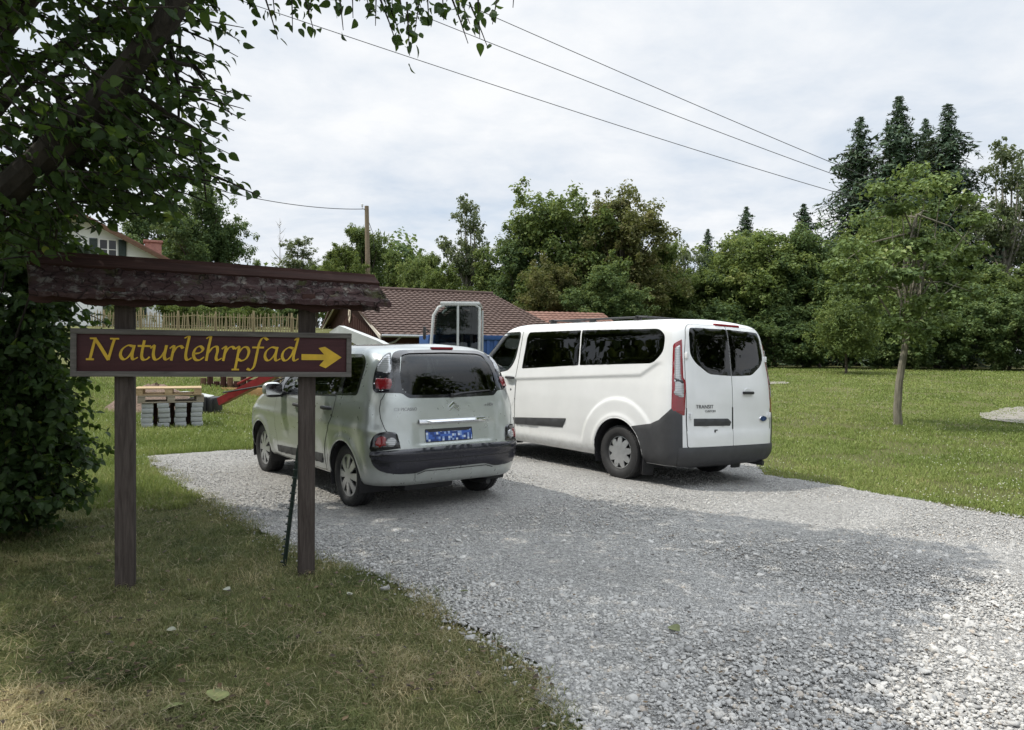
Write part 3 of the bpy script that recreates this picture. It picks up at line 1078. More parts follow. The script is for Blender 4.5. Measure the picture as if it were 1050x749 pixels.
rw = lambda s_: round_poly([(s_ * .006, 1.338), (s_ * .40, 1.352), (s_ * .62, 1.48), (s_ * .685, 1.58), (s_ * .665, 1.82), (s_ * .635, 1.895), (s_ * .006, 1.905)], [.005, .06, .08, .06, .05, .03, .005])
shield = sym(round_poly([(0, 1.32), (.80, 1.32), (.66, 1.86), (0, 1.88)], [0, .06, .06, 0]))
for p in (w2, w1, w0): b.cut_side(offset_poly(p, -.03))
for s_ in (1, -1): b.cut_end(offset_poly(rw(s_), -.03), xmax=0)
b.cut_end(offset_poly(shield, -.03), xmin=1.5)
# the bumper is moulded in charcoal plastic: colour by the faces of the lower corners
b.build('body', M['white'], van)
interior_shell(b, van, M['interior'], .035)
def wrapv(ph, z, xc=.1):
    d = Vector((math.cos(ph), -math.sin(ph), 0))
    h = b.bvh.ray_cast(Vector((xc, 0, z)) - d * 6, d)
    return (h[0], h[1]) if h[0] else (None, None)
def ph_of(x, y, xc=.1): return math.atan2(y, xc - x)
for sg in (1, -1):
    fn = (lambda s_: (lambda x, z: b.side(x, z, s_)))(sg)
    patch('rear_side_window', w2, fn, .004, M['glass_dark'], van, .05, (), .006)
    patch('middle_side_window', w1, fn, .004, M['glass_dark'], van, .05, (), .006)
    patch('front_door_window', w0, fn, .003, M['glass_clear'], van, .05, (), .006)
    patch('window_seal', offset_poly(w0, .014), fn, .002, M['black_plastic'], van, .04, [offset_poly(w0, -.004)])
    g = MB()
    fdoor = [(2.17, 1.87), (2.185, 1.50), (2.20, 1.20), (2.20, .86), (2.33, .72), (2.33, .55)]
    strip(g, [(2.17, 1.89), (2.185, 1.50), (2.20, 1.25), (2.20, .33)], fn, .011, .0015)
    g.build('door_gap', M['gap'], van); g = MB()
    strip(g, [(2.20, .90), (2.30, .78), (2.34, .62), (2.34, .34)], fn, .008, .0015)
    g.build('door_gap', M['gap'], van); g = MB()
    strip(g, [(3.18, 1.25), (3.20, 1.0), (3.13, .80)], fn, .010, .0015)
    g.build('door_gap', M['gap'], van)
    patch('front_door', [(2.215, 1.235), (2.215, .86), (2.33, .72), (2.35, .55), (2.36, .36), (2.56, .36), (3.05, .86), (3.16, 1.0), (3.16, 1.235)], fn, .003, M['white'], van, .05, (), .004, .8)
    handle(van, fn, 2.33, 1.195, .20, sg, M['black_plastic'], M['white'])
    g = MB(); p, n = fn(2.315, 1.02); g.lathe([(.001, .006), (.016, .006), (.018, 0)], 16, frame_from(p, (1, 0, 0), tuple(n.cross(Vector((1, 0, 0)))), tuple(n)))
    g.build('keyhole', M['letter_dark'], van)
    patch('side_moulding', round_poly([(1.075, .560), (2.185, .515), (2.185, .612), (1.0, .688)], .012), fn, .016, M['grey_plastic'], van, .04)
    patch('side_moulding', round_poly([(2.215, .512), (2.62, .50), (2.66, .59), (2.215, .610)], .012), fn, .016, M['grey_plastic'], van, .04)
    for hx, q0 in ((0, .12), (2.933, -.02)):
        lp = MB(); arch_lip(lp, b, hx, HZ, RAD, sg, q0 * PI, 1.02 * PI, r_=.008); lp.build('wheel_arch_lip', M['white'], van)
    for hx in (0, 2.933):
        al = MB(); arch_liner(al, hx, HZ, RAD + .001, .52, .935, sg); al.build('wheel_arch_liner', M['black_plastic'], van)
    # bumper corner: charcoal plastic from the wheel arch round to the doors
    q = [(-.405, .268), (-.41, .335), (-.415, .42), (-.385, .53), (-.318, .635), (-.265, .690), (-.56, .745), (-.70, .80), (-.80, .88), (-.86, .945)]
    pl_ = []
    for x, z in q:
        p, n = fn(x, z); pl_.append((ph_of(p.x, p.y), z))
    pl_ += [(sg * .735, .945), (sg * .672, .87), (sg * .662, .50), (sg * .662, .268)]
    patch('bumper_corner', pl_, wrapv, .010, M['grey_plastic'], van, .03)
    # mudflap
    g = MB(); g.prism(round_poly([(-.09, -.17), (.09, -.17), (.11, .12), (-.11, .12)], .02), -.006, .006, frame_from((-.44, sg * .83, .28), (0, 1, 0), (-.12, 0, .99), (.99, 0, .12)))
    g.build('mudflap', M['black_plastic'], van)
    # tall lamps on the corner posts
    lamp = [(sg * .742, .862), (sg * .742, 1.28), (sg * .758, 1.31), (sg * .745, 1.38)]
    DA = (lambda s_: (lambda t, z: b.diag(t, z, s_, 45)))(sg)
    tl = round_poly([(.047, .870), (-.106, .870), (-.113, 1.262), (-.080, 1.30), (-.075, 1.38), (-.053, 1.752), (.045, 1.695), (.048, 1.55)], [.03, .01, .02, .03, .03, .01, .03, .05])
    cl = round_poly([(.022, 1.10), (-.080, 1.06), (-.092, 1.13), (-.090, 1.24), (-.056, 1.285), (-.052, 1.38), (-.036, 1.690), (.026, 1.655), (.026, 1.40)], .012)
    o_ = patch('tail_lamp', tl, DA, .008, M['red_lens'], van, .025)
    patch('clear_lens', cl, DA, .014, M['clear_lens'], o_, .02)
    patch('lamp_divider', [(.024, 1.305), (-.050, 1.290), (-.086, 1.245), (-.088, 1.215), (.020, 1.262)], DA, .018, M['black_gloss'], o_, .02)
    # hinges
    for z in (1.56, .86):
        g = MB(); p, n = b.rear(sg * .735, z); g.box(p + n * .012, (.04, .03, .07), .008)
        g.build('door_hinge', M['white'], van)
    mirror_pod(van, 2.92, 1.07, 1.27, sg, (.08, .12, .16), M['white'], M['black_plastic'])
    for hx in (0, 2.933):
        wheel(van, hx, sg * .925, HZ - .002, sg, .343, .215, .215, 'van')
    # roof bars: a long rail on each side
    rb = MB()
    def rz(x, y):
        h = b.bvh.ray_cast(Vector((x, y, 5)), Vector((0, 0, -1)))
        return h[0].z
    pts = [(x, sg * .70, rz(x, sg * .70) + .038) for x in np.linspace(-.22, 1.75, 10)]
    rb.tube(pts, .014, 8)
    for x in (-.05, .80, 1.65):
        z = rz(x, sg * .70)
        rb.prism(round_poly([(-.07, -.01), (.07, -.01), (.035, .040), (-.035, .040)], .01), -.018, .018, frame_from((x, sg * .70, z), (1, 0, 0), (0, 0, 1), (0, -1, 0)))
    rb.build('roof_rail', M['black_plastic'], van)
cb = MB()
for x in (-.05, 1.65):
    cb.tube([(x, -.74, rz(x, .70) + .045), (x, -.35, rz(x, .70) + .055), (x, .35, rz(x, .70) + .055), (x, .74, rz(x, .70) + .045)], .014, 8)
    o_ = cb.build('roof_crossbar', M['black_plastic'], van); cb = MB()
# rear doors
for s_ in (1, -1):
    dp = round_poly([(s_ * .005, .500), (s_ * .765, .500), (s_ * .785, .80), (s_ * .775, 1.28), (s_ * .745, 1.60), (s_ * .69, 1.88), (s_ * .64, 1.932), (s_ * .005, 1.950)], [.01, .03, .03, .03, .05, .05, .05, .01])
    d_ = patch('rear_door', dp, b.rear, .006, M['white'], van, .04, [rw(s_)], .004, .6, extra=lambda a, z: .006 * float(sstep(.69, .66, z)) - .004 * float(sstep(.98, .94, z) * sstep(.66, .70, z)))
    patch('rear_door_window', rw(s_), b.rear, .009, M['glass_dark'], d_, .05, (), .012)
    g = MB()
    strip(g, dp + [dp[0]], b.rear, .014, .0015, .03)
    g.build('door_gap', M['gap'], d_)
    if s_ == 1:
        patch('door_moulding', round_poly([(.055, .74), (.680, .745), (.680, .832), (.09, .826), (.03, .785)], .008), b.rear, .016, M['grey_plastic'], d_, .03)
        g = MB(); p, n = b.rear(.33, .68); g.box(p + n * .008, (.012, .022, .03), .004)
        g.box(p + n * .008 + Vector((0, -.02, .012)), (.012, .05, .012), .004)
        g.build('lock_mark', M['letter_dark'], d_)
        place_text(d_, 'model_lettering', 'TRANSIT', .060, lambda a, z: (lambda q: (q[0] + q[1] * .004, q[1]) if q[0] is not None else q)(b.rear(a, z)), .650, .950, M['letter_dark'], 0, adv=1.25)
        place_text(d_, 'trim_lettering', 'CUSTOM', .036, lambda a, z: (lambda q: (q[0] + q[1] * .004, q[1]) if q[0] is not None else q)(b.rear(a, z)), .50, .905, M['letter_dark'], 0, adv=1.25)
    else:
        p, n = b.rear(-.29, 1.135)
        g = MB(); g.box(p + n * .022, (.03, .20, .036), .012); g.build('door_handle', M['black_plastic'], d_)
        g = MB(); g.lathe([(.001, .004), (.05, .004), (.055, -.002)], 20, frame_from(p + n * .007 + Vector((0, 0, .02)), (0, -1, 0), (0, 0, 1), (-1, 0, 0)) @ Matrix.Diagonal((1.2, .8, 1, 1)))
        g.build('handle_recess', M['white'], d_)
        p, n = b.rear(-.60, .815)
        g = MB(); g.lathe([(.001, .010), (.048, .010), (.055, .002), (.055, -.01)], 24, frame_from(p + n * .006, (0, -1, 0), (0, 0, 1), tuple(n)) @ Matrix.Diagonal((1.25, .6, 1, 1)))
        o_ = g.build('oval_badge', simple('blue enamel', (.03, .06, .16), .25, .2), d_)
        g = MB(); g.lathe([(.055, .012), (.060, .006), (.060, -.004)], 24, frame_from(p + n * .006, (0, -1, 0), (0, 0, 1), tuple(n)) @ Matrix.Diagonal((1.25, .6, 1, 1)))
        g.build('badge_rim', M['chrome'], o_)
# rear bumper beam, tail board and lamp above the doors
bmp = [(-.70, .272), (.70, .272), (.70, .498), (-.70, .498)]
o_ = patch('rear_bumper', bmp, wrapv, .026, M['grey_plastic'], van, .03, (), .02, .6)
for s_ in (1, -1):
    patch('reflector', [(s_ * .40, .410), (s_ * .50, .410), (s_ * .50, .432), (s_ * .40, .432)], wrapv, .030, M['red_lens'], o_, .02)
mb = MB(); p, n = b.rear(-.05, 1.955); mb.box((p.x + .010, -.05, 1.957), (.060, .46, .028), .008); mb.build('brake_lamp', M['red_matt'], van)
fl = MB()
fl.prism([(-.85, -.60), (-.85, .60), (-.55, .86), (3.5, .84), (3.7, .4), (3.7, -.4), (3.5, -.84), (-.55, -.86)], .27, .30)
fl.tube([(0, -.72, .343), (0, .72, .343)], .055, 10)
fl.box((-.55, -.05, .27), (.35, .9, .14), .05)
fl.tube([(-.3, -.62, .27), (-.80, -.62, .26), (-.98, -.66, .25)], .034, 10)
fl.box((-.93, .0, .30), (.06, .5, .06), .01)
fl.build('underbody', M['black_plastic'], van)
db = MB(); db.box((2.95, 0, 1.10), (.55, 1.6, .30), .07)
db.lathe([(.18, -.013), (.193, 0), (.18, .013), (.167, 0)], 24, frame_from((2.60, .42, 1.20), (0, 1, 0), (.5, 0, .86), (.86, 0, -.5)), True)
db.box((1.3, 0, .48), (4.1, 1.6, .04), .01)
db.build('dashboard', M['interior'], van)
for y in (.50, -.40): seat(van, 2.02, y, .78, .52, .68)
for y in (.5, 0, -.5): seat(van, 1.0, y, .78, .48, .66)
for y in (.5, 0, -.5): seat(van, .05, y, .78, .48, .66)
patch('windscreen', shield, b.front, .004, M['glass_clear'], van, .06, (), .004)
for sg in (1, -1):
    patch('headlamp', round_poly([(sg * .45, .80), (sg * .80, .90), (sg * .82, 1.08), (sg * .58, .98)], .05), b.front, .008, M['clear_lens'], van, .03)
patch('front_grille', round_poly([(-.42, .62), (.42, .62), (.40, .92), (-.40, .92)], .04), b.front, .008, M['black_plastic'], van, .04)
patch('front_bumper', round_poly([(-.70, .34), (.70, .34), (.74, .52), (-.74, .52)], .04), b.front, .010, M['grey_plastic'], van, .04)
# ------------------------------------------------------------------ ground, gravel lot, grass
def G(x, y): return float(ground_h(x, y))

def soil_mat():
    t = NT('meadow soil and turf')
    v = t.coord('Object')
    a = t.noise(v, .35, 6, .62); b_ = t.noise(v, 3.2, 6, .65); c = t.noise(v, 26, 5, .7)
    col1 = t.ramp(b_, [(.30, (.075, .092, .028)), (.5, (.115, .135, .042)), (.72, (.165, .165, .068))])
    col2 = t.ramp(c, [(.30, (.048, .038, .024)), (.55, (.115, .118, .046)), (.78, (.22, .19, .10))])
    base = t.mix(.55, col1, col2)
    base = t.mix(t.ramp(a, [(.45, 0), (.75, .35)]), base, (.15, .145, .055))
    fine = t.noise(t.coord('Object', (1, 1, 1)), 150, 4, .75)
    base = t.mix(.6, base, t.ramp(fine, [(.32, (.030, .026, .014)), (.5, (.105, .115, .040)), (.68, (.27, .235, .12))]))
    nm = t.bump(t.math('ADD', c, fine), .8, .03)
    return t.done(t.bsdf(base, .9, 0, nm, .15))
def lawn_soil_mat():
    return None
M['soil'] = soil_mat()

def axis(a, b_, near, fine, coarse):
    xs = [near]
    while xs[-1] < b_: xs.append(xs[-1] + fine + (xs[-1] - near) * coarse)
    ys = [near]
    while ys[-1] > a: ys.append(ys[-1] - fine - (near - ys[-1]) * coarse)
    return np.array(ys[:0:-1] + xs)
gx = axis(-260, 260, -2, .35, .045); gy = axis(-40, 460, 6, .35, .045)
XX, YY = np.meshgrid(gx, gy, indexing='ij')
ZZ = ground_h(XX, YY) + .012 * np.sin(XX * 2.1 + .7 * np.sin(YY * 1.7)) * np.sin(YY * 1.9) - .012
ZZ = np.where((XX > -3.6) & (XX < 14) & (YY < 14) & (YY > -3), ZZ - .006, ZZ)
nx, ny = XX.shape
ii, jj = np.meshgrid(np.arange(nx - 1), np.arange(ny - 1), indexing='ij')
qf = np.stack([ii * ny + jj, (ii + 1) * ny + jj, (ii + 1) * ny + jj + 1, ii * ny + jj + 1], -1).reshape(-1, 4)
ground = mesh_obj('ground', np.stack([XX, YY, ZZ], -1).reshape(-1, 3), qf, M['soil'], None, True, None, None)
tag(ground, kind='structure')

# outline of the gravel, from the ground under the measured edge
def gp(px, py):
    p = on_ground(px, py); return (p.x, p.y)
lot_left = [gp(*q) for q in ((150, 469), (158, 482), (176, 497), (205, 510), (236, 528), (268, 545), (300, 563), (345, 579), (400, 592), (440, 612), (468, 638), (506, 662), (546, 688), (572, 716), (592, 749))]
lot_right = [gp(*q) for q in ((1120, 531), (1050, 520), (980, 510), (900, 498), (830, 486), (783, 479))]
lot = [gp(262, 461), gp(205, 465)] + lot_left + [(.35, 2.0), (.30, .5), (.1, -2.5), (9, -2.5), (13.5, 1.0), (12.5, 5.2), (9.5, 6.8)] + lot_right + [(3.9, 12.0), (3.1, 14.6), (-1.8, 15.3), (-3.0, 13.2)]
lot_np = lot
def wob(poly, amp, step=.12, seed=3):
    rg = np.random.default_rng(seed)
    out = []
    n = len(poly)
    for i in range(n):
        a = poly[i]; c = poly[(i + 1) % n]
        L = math.hypot(c[0] - a[0], c[1] - a[1]); k = max(1, int(L / step))
        for j in range(k):
            u = j / k
            out.append((a[0] + (c[0] - a[0]) * u + rg.normal(0, amp), a[1] + (c[1] - a[1]) * u + rg.normal(0, amp)))
    return out
lot_w = wob(wob(lot, .045, .45, 8), .03, .10)

def gravel_mat():
    t = NT('crushed limestone gravel')
    v = t.coord('Object')
    dn = t.n('ShaderNodeVectorMath', operation='ADD')
    nz = t.n('ShaderNodeTexNoise'); nz.inputs['Scale'].default_value = 30; t.l(v, nz.inputs['Vector'])
    sc_ = t.n('ShaderNodeVectorMath', operation='SCALE'); sc_.inputs['Scale'].default_value = .02
    t.l(nz.outputs['Color'], sc_.inputs[0]); t.l(v, dn.inputs[0]); t.l(sc_.outputs[0], dn.inputs[1])
    def vor(s_, feat='F1'):
        n = t.n('ShaderNodeTexVoronoi', feature=feat); n.inputs['Scale'].default_value = s_; t.l(dn.outputs[0], n.inputs['Vector']); return n
    v1, v2 = vor(46), vor(88)
    sx = t.n('ShaderNodeSeparateXYZ'); t.l(v1.outputs['Color'], sx.inputs[0])
    s2 = t.n('ShaderNodeSeparateXYZ'); t.l(v2.outputs['Color'], s2.inputs[0])
    tone = [(.05, (.18, .18, .178)), (.30, (.315, .31, .30)), (.65, (.455, .448, .43)), (.88, (.58, .57, .545)), (1, (.65, .64, .61))]
    base = t.mix(.5, t.ramp(sx.outputs[0], tone), t.ramp(s2.outputs[1], tone))
    big = t.noise(v, .55, 5, .6)
    base = t.mix(t.ramp(big, [(.40, 0), (.70, .40)]), base, (.27, .262, .245))
    h = t.math('ADD', t.math('MULTIPLY', v1.outputs['Distance'], -1.0), t.math('MULTIPLY', v2.outputs['Distance'], -.7))
    nm = t.bump(h, 1.0, .03)
    return t.done(t.bsdf(base, .88, 0, nm, .25))
M['gravel'] = gravel_mat()
vs, fs = fill2d(lot_w, .22)
rg = np.random.default_rng(5)
zz = ground_h([p[0] for p in vs], [p[1] for p in vs])
gravel = mesh_obj('gravel', [(p[0], p[1], float(z) + .010 + .010 * math.sin(p[0] * 1.7 + math.sin(p[1] * 1.3)) * math.sin(p[1] * 1.5)) for p, z in zip(vs, zz)], [tuple(f) for f in fs], M['gravel'], None, True, None, None)
tag(gravel, kind='structure')

# loose stones lying on the lot, some of them kicked out over its edge
lot_spill = offset_poly(lot, .22)
def stone_mat():
    t = NT('loose limestone')
    at_ = t.n('ShaderNodeAttribute', attribute_name='tint')
    v = t.coord('Object')
    base = t.ramp(at_.outputs['Fac'], [(0, (.15, .15, .15)), (.12, (.275, .272, .262)), (.42, (.385, .379, .364)), (.78, (.475, .466, .443)), (.93, (.55, .54, .515)), (.97, (.36, .30, .24)), (1, (.46, .40, .32))])
    base = t.mix(.35, base, t.ramp(t.noise(v, 60, 5, .7), [(.3, (.22, .22, .215)), (.7, (.56, .55, .53))]))
    return t.done(t.bsdf(base, .85, 0, t.bump(t.noise(v, 160, 4), .35, .004), .25))
M['stone'] = stone_mat()
def ico(sub):
    bm = bmesh.new(); bmesh.ops.create_icosphere(bm, subdivisions=sub, radius=1.0)
    v = np.array([x.co[:] for x in bm.verts]); f = np.array([[w.index for w in q.verts] for q in bm.faces]); bm.free()
    return v, f
def scatter_in(poly, n, fy, x0, x1, rgen, inside=True, wide=.80):
    """n points in a polygon; fy draws distances"""
    X = []; Y = []; tot = 0
    while tot < n:
        y = fy(n * 2); x = rgen.uniform(x0, x1, n * 2)
        lim = (y * wide + .9)
        ok = (np.abs(x) < lim)
        x, y = x[ok], y[ok]
        k = in_poly(x, y, poly)
        if not inside: k = ~k
        X.append(x[k]); Y.append(y[k]); tot += k.sum()
    return np.concatenate(X)[:n], np.concatenate(Y)[:n]
def stones(n, fy, sub, smin, smax, x0, x1, seed, name, power=2.2):
    rgen = np.random.default_rng(seed)
    x, y = scatter_in(lot_spill, n, fy(rgen), x0, x1, rgen)
    keep = in_poly(x, y, lot) | (rgen.random(n) < np.exp(-dist_poly(x, y, lot) / .05))
    x, y = x[keep], y[keep]; n = len(x)
    s = smin + (smax - smin) * rgen.random(n)**power
    bv, bf = ico(sub)
    nv = len(bv)
    var = []
    for k in range(10):
        d = rgen.normal(0, 1, (4, 3)); q = bv.copy()
        for dd in d:
            dd = dd / np.linalg.norm(dd); q = q - np.outer(np.maximum(0, bv @ dd - .45), dd) * .8
        q *= rgen.uniform(.75, 1.2, 3); q += rgen.normal(0, .05, q.shape)
        var.append(q)
    var = np.array(var)[rgen.integers(0, 10, n)]
    a = rgen.uniform(0, 2 * PI, n); ca, sa = np.cos(a), np.sin(a)
    flat = rgen.uniform(.45, .8, n)
    P = np.empty((n, nv, 3))
    P[:, :, 0] = (var[:, :, 0] * ca[:, None] - var[:, :, 1] * sa[:, None]) * s[:, None] + x[:, None]
    P[:, :, 1] = (var[:, :, 0] * sa[:, None] + var[:, :, 1] * ca[:, None]) * s[:, None] + y[:, None]
    tilt = rgen.normal(0, .25, n)
    P[:, :, 2] = (var[:, :, 2] * flat[:, None] + var[:, :, 0] * tilt[:, None]) * s[:, None] + (ground_h(x, y) + .012 + s * flat * rgen.uniform(-.45, .30, n))[:, None]
    F = (bf[None] + (np.arange(n) * nv)[:, None, None]).reshape(-1, 3)
    tint = np.repeat(rgen.random(n), len(bf))
    o = mesh_obj(name, P.reshape(-1, 3), F, M['stone'], None, True, None, None, {'tint': tint})
    tag(o, kind='stuff', label='pale grey and white gravel stones lying loose over the parking lot')
inv_y = lambda a, b_: (lambda rg_: (lambda n: 1 / rg_.uniform(1 / b_, 1 / a, n)))
stones(42000, inv_y(2.2, 5.0), 2, .004, .019, -1.2, 4.5, 21, 'loose_gravel', 2.6)
stones(650, inv_y(2.3, 6.5), 2, .020, .036, -1.5, 5.0, 25, 'loose_gravel', 1.6)
stones(80000, inv_y(4.2, 12.5), 1, .006, .016, -5, 9, 22, 'loose_gravel', 2.2)

# grass blades
def grass_mat(name, stops, trans=.35):
    t = NT(name)
    at_ = t.n('ShaderNodeAttribute', attribute_name='tint')
    base = t.ramp(at_.outputs['Fac'], stops)
    d = t.bsdf(base, .6, 0, None, .25)
    tr = t.n('ShaderNodeBsdfTranslucent'); t.l(base, tr.inputs[0])
    mx = t.n('ShaderNodeMixShader'); mx.inputs[0].default_value = trans
    t.l(d.outputs[0], mx.inputs[1]); t.l(tr.outputs[0], mx.inputs[2])
    return t.done(mx.outputs[0])
M['grass_short'] = grass_mat('short mown grass', [(0, (0.065, 0.086, 0.031)), (.32, (0.143, 0.169, 0.060)), (.56, (0.215, 0.226, 0.092)), (.72, (0.316, 0.280, 0.143)), (.86, (0.473, 0.401, 0.222)), (1, (0.631, 0.544, 0.329))])
M['grass_lawn'] = grass_mat('meadow grass', [(0, (.085, .122, .028)), (.4, (.168, .225, .052)), (.72, (.245, .285, .085)), (.9, (.32, .30, .12)), (1, (.40, .35, .19))])
M['straw'] = grass_mat('dry cut grass', [(0, (.16, .13, .07)), (.5, (.28, .235, .13)), (1, (.42, .37, .24))], .2)
def blades(name, x, y, h, w, lean, mat, tint, seed, label, z_off=-.008, flat=False):
    rgen = np.random.default_rng(seed)
    n = len(x)
    z = ground_h(x, y) + z_off
    a = rgen.uniform(0, 2 * PI, n); b_ = rgen.uniform(0, 2 * PI, n)
    dx, dy = np.cos(a), np.sin(a)          # width direction
    lx, ly = np.cos(b_) * lean, np.sin(b_) * lean
    base = np.stack([x, y, z], 1); wv = np.stack([dx, dy, np.zeros(n)], 1) * (w / 2)[:, None]
    if flat:
        L = np.stack([np.cos(b_), np.sin(b_), rgen.uniform(-.05, .35, n)], 1) * h[:, None]
        wv = np.stack([-np.sin(b_), np.cos(b_), np.zeros(n)], 1) * (w / 2)[:, None]
        base[:, 2] += rgen.uniform(.012, .045, n)
        mid = base + L * .5 + np.stack([np.zeros(n), np.zeros(n), h * rgen.uniform(.02, .14, n)], 1); tip = base + L
    else:
        mid = base + np.stack([lx * h * .35, ly * h * .35, h * .62], 1)
        tip = base + np.stack([lx * h, ly * h, h * (1 - .35 * lean)], 1)
    P = np.stack([base - wv, base + wv, mid - wv * .8, mid + wv * .8, tip], 1)
    i0 = np.arange(n) * 5
    q = np.stack([i0, i0 + 1, i0 + 3, i0 + 2], 1); tr = np.stack([i0 + 2, i0 + 3, i0 + 4], 1)
    o = mesh_obj(name, P.reshape(-1, 3), [q, tr], mat, None, True, None, None, {'tint': np.concatenate([tint, tint])})
    tag(o, kind='stuff', label=label)
    return o
def vnoise(x, y, s, seed):
    rgen = np.random.default_rng(seed); T = rgen.random((64, 64))
    u, v = x / s, y / s
    iu, iv = np.floor(u).astype(int), np.floor(v).astype(int)
    fu, fv = u - iu, v - iv; fu = fu * fu * (3 - 2 * fu); fv = fv * fv * (3 - 2 * fv)
    g = lambda a, b_: T[a % 64, b_ % 64]
    return (g(iu, iv) * (1 - fu) + g(iu + 1, iv) * fu) * (1 - fv) + (g(iu, iv + 1) * (1 - fu) + g(iu + 1, iv + 1) * fu) * fv
rg = np.random.default_rng(31)
def off_lot(n, fy, x0, x1, margin=.0, dens=None, wide=.80):
    x, y = scatter_in(lot, n, fy, x0, x1, rg, False, wide)
    if margin != 0:
        m = in_poly(x, y, offset_poly(lot, margin))
        x, y = x[~m], y[~m]
    if dens is not None:
        k = rg.random(len(x)) < dens(x, y); x, y = x[k], y[k]
    return x, y
# foreground: short, trampled, half dry
x, y = off_lot(300000, lambda n: 1 / rg.uniform(1 / 9.2, 1 / 2.0, n), -7, 1.5, -.05, lambda x, y: .34 + .66 * (vnoise(x, y, .30, 1) > .40))
h = rg.uniform(.014, .058, len(x)) * (.35 + 1.25 * vnoise(x, y, .28, 2)); w = rg.uniform(.0022, .0048, len(x)) * (1 + .10 * np.maximum(0, y - 3))
dry = vnoise(x, y, .45, 4) * .55 + vnoise(x, y, .12, 5) * .35
tint = np.clip(dry * .95 - .02 + rg.normal(0, .13, len(x)) + .10 * (x > -.6) + .32 * ((x < -1.2) & (y < 3.4)), 0, 1)
blades('grass', x, y, h, w, rg.uniform(.5, 1.6, len(x)), M['grass_short'], tint, 41, 'short trampled grass, green mixed with dry blades, under the sign')
x, y = off_lot(30000, lambda n: 1 / rg.uniform(1 / 8.5, 1 / 2.0, n), -7, 1.5, -.02, lambda x, y: vnoise(x, y, .5, 8))
blades('dry_grass', x, y, rg.uniform(.03, .13, len(x)), rg.uniform(.0014, .0028, len(x)), np.ones(len(x)), M['straw'], rg.random(len(x)), 42, 'dry cut grass strewn over the turf under the sign', -.0, True)
# tufts along the edge of the gravel
ex = np.array(wob(lot_left, .05, .012, 9)); ex = ex[np.random.default_rng(2).random(len(ex)) < .9]
k = rg.integers(0, len(ex), 16000)
x = ex[k, 0] + rg.normal(0, .055, len(k)) - .03; y = ex[k, 1] + rg.normal(0, .055, len(k)) - .02
ok = vnoise(x, y, .25, 13) > .35
x, y = x[ok], y[ok]
blades('grass', x, y, rg.uniform(.02, .065, len(x)), rg.uniform(.0025, .005, len(x)), rg.uniform(.4, 1.3, len(x)), M['grass_short'], np.clip(rg.normal(.45, .2, len(x)), 0, 1), 43, 'ragged grass growing along the left edge of the gravel')
# sunlit meadow behind the cars, left of the van
x, y = off_lot(150000, lambda n: 1 / rg.uniform(1 / 24, 1 / 7.2, n), -16, .5, .02)
ok = (y > 8.3) | (x < -3.2)
x, y = x[ok], y[ok]
h = rg.uniform(.05, .13, len(x)) * (.6 + .8 * vnoise(x, y, 1.2, 2))
blades('meadow_grass', x, y, h, rg.uniform(.006, .010, len(x)) * (y / 11), rg.uniform(.3, 1.0, len(x)), M['grass_lawn'], np.clip(.30 + .4 * vnoise(x, y, 1.1, 6) + rg.normal(0, .14, len(x)), 0, 1), 44, 'tall sunlit meadow grass behind the parked cars')
# lawn to the right
x, y = off_lot(300000, lambda n: 1 / rg.uniform(1 / 48, 1 / 6.0, n), 1.0, 44, -.03, None, 1.05)
ok = (x > 2.2) & (rg.random(len(x)) < .25 + .75 * (vnoise(x, y, .8, 3) > .3))
x, y = x[ok], y[ok]
h = rg.uniform(.025, .06, len(x)) * (1 + y / 40)
tn = .20 + .30 * vnoise(x, y, 2.6, 6) + .25 * vnoise(x, y, .6, 7) + rg.normal(0, .13, len(x))
blades('lawn_grass', x, y, h, rg.uniform(.006, .010, len(x)) * np.maximum(1, y / 10), rg.uniform(.5, 1.3, len(x)), M['grass_lawn'], np.clip(tn, 0, 1), 45, 'mown lawn grass between the gravel and the wood')
# clover heads in the lawn
x, y = off_lot(7000, lambda n: 1 / rg.uniform(1 / 45, 1 / 7.5, n), -14, 34, .05)
ok = ((x > 2.4) | ((x < -3.2) & (y > 8.5))) & (rg.random(len(x)) < .2 + .9 * (vnoise(x, y, 1.7, 16) > .5))
x, y = x[ok], y[ok]; n = len(x)
s = rg.uniform(.004, .009, n) * np.maximum(1, y / 22); bv, bf = ico(1)
P = bv[None] * s[:, None, None]; P = P + np.stack([x, y, ground_h(x, y) + .05 + (x < 0) * .05 + s], 1)[:, None]
F = (bf[None] + (np.arange(n) * 12)[:, None, None]).reshape(-1, 3)
M['clover'] = simple('white clover', (.46, .47, .36), .8)
tag(mesh_obj('clover_flowers', P.reshape(-1, 3), F, M['clover'], None, True, None, None), kind='stuff', label='white clover heads dotted through the lawn')
# pale patches of path in the lawn
M['path'] = simple('pale path grit', (.21, .195, .17), .9, var=.15, scale=2, bump=.15, bscale=70, bdist=.01)
def path_patch(pts, seed):
    pl = [(on_ground(px, py, -.05).x, on_ground(px, py, -.05).y) for px, py in pts]
    vs, fs = fill2d(wob(pl, .05, .3, seed), .5)
    zz = ground_h([p[0] for p in vs], [p[1] for p in vs])
    o = mesh_obj('path', [(p[0], p[1], float(z) + .03) for p, z in zip(vs, zz)], [tuple(f) for f in fs], M['path'])
    tag(o, kind='structure')
path_patch([(1000, 426), (1030, 419), (1090, 416), (1110, 432), (1050, 433), (1020, 430)], 3)
path_patch([(770, 401.5), (786, 399.6), (806, 399.2), (808, 400.4), (786, 401.4)], 4)
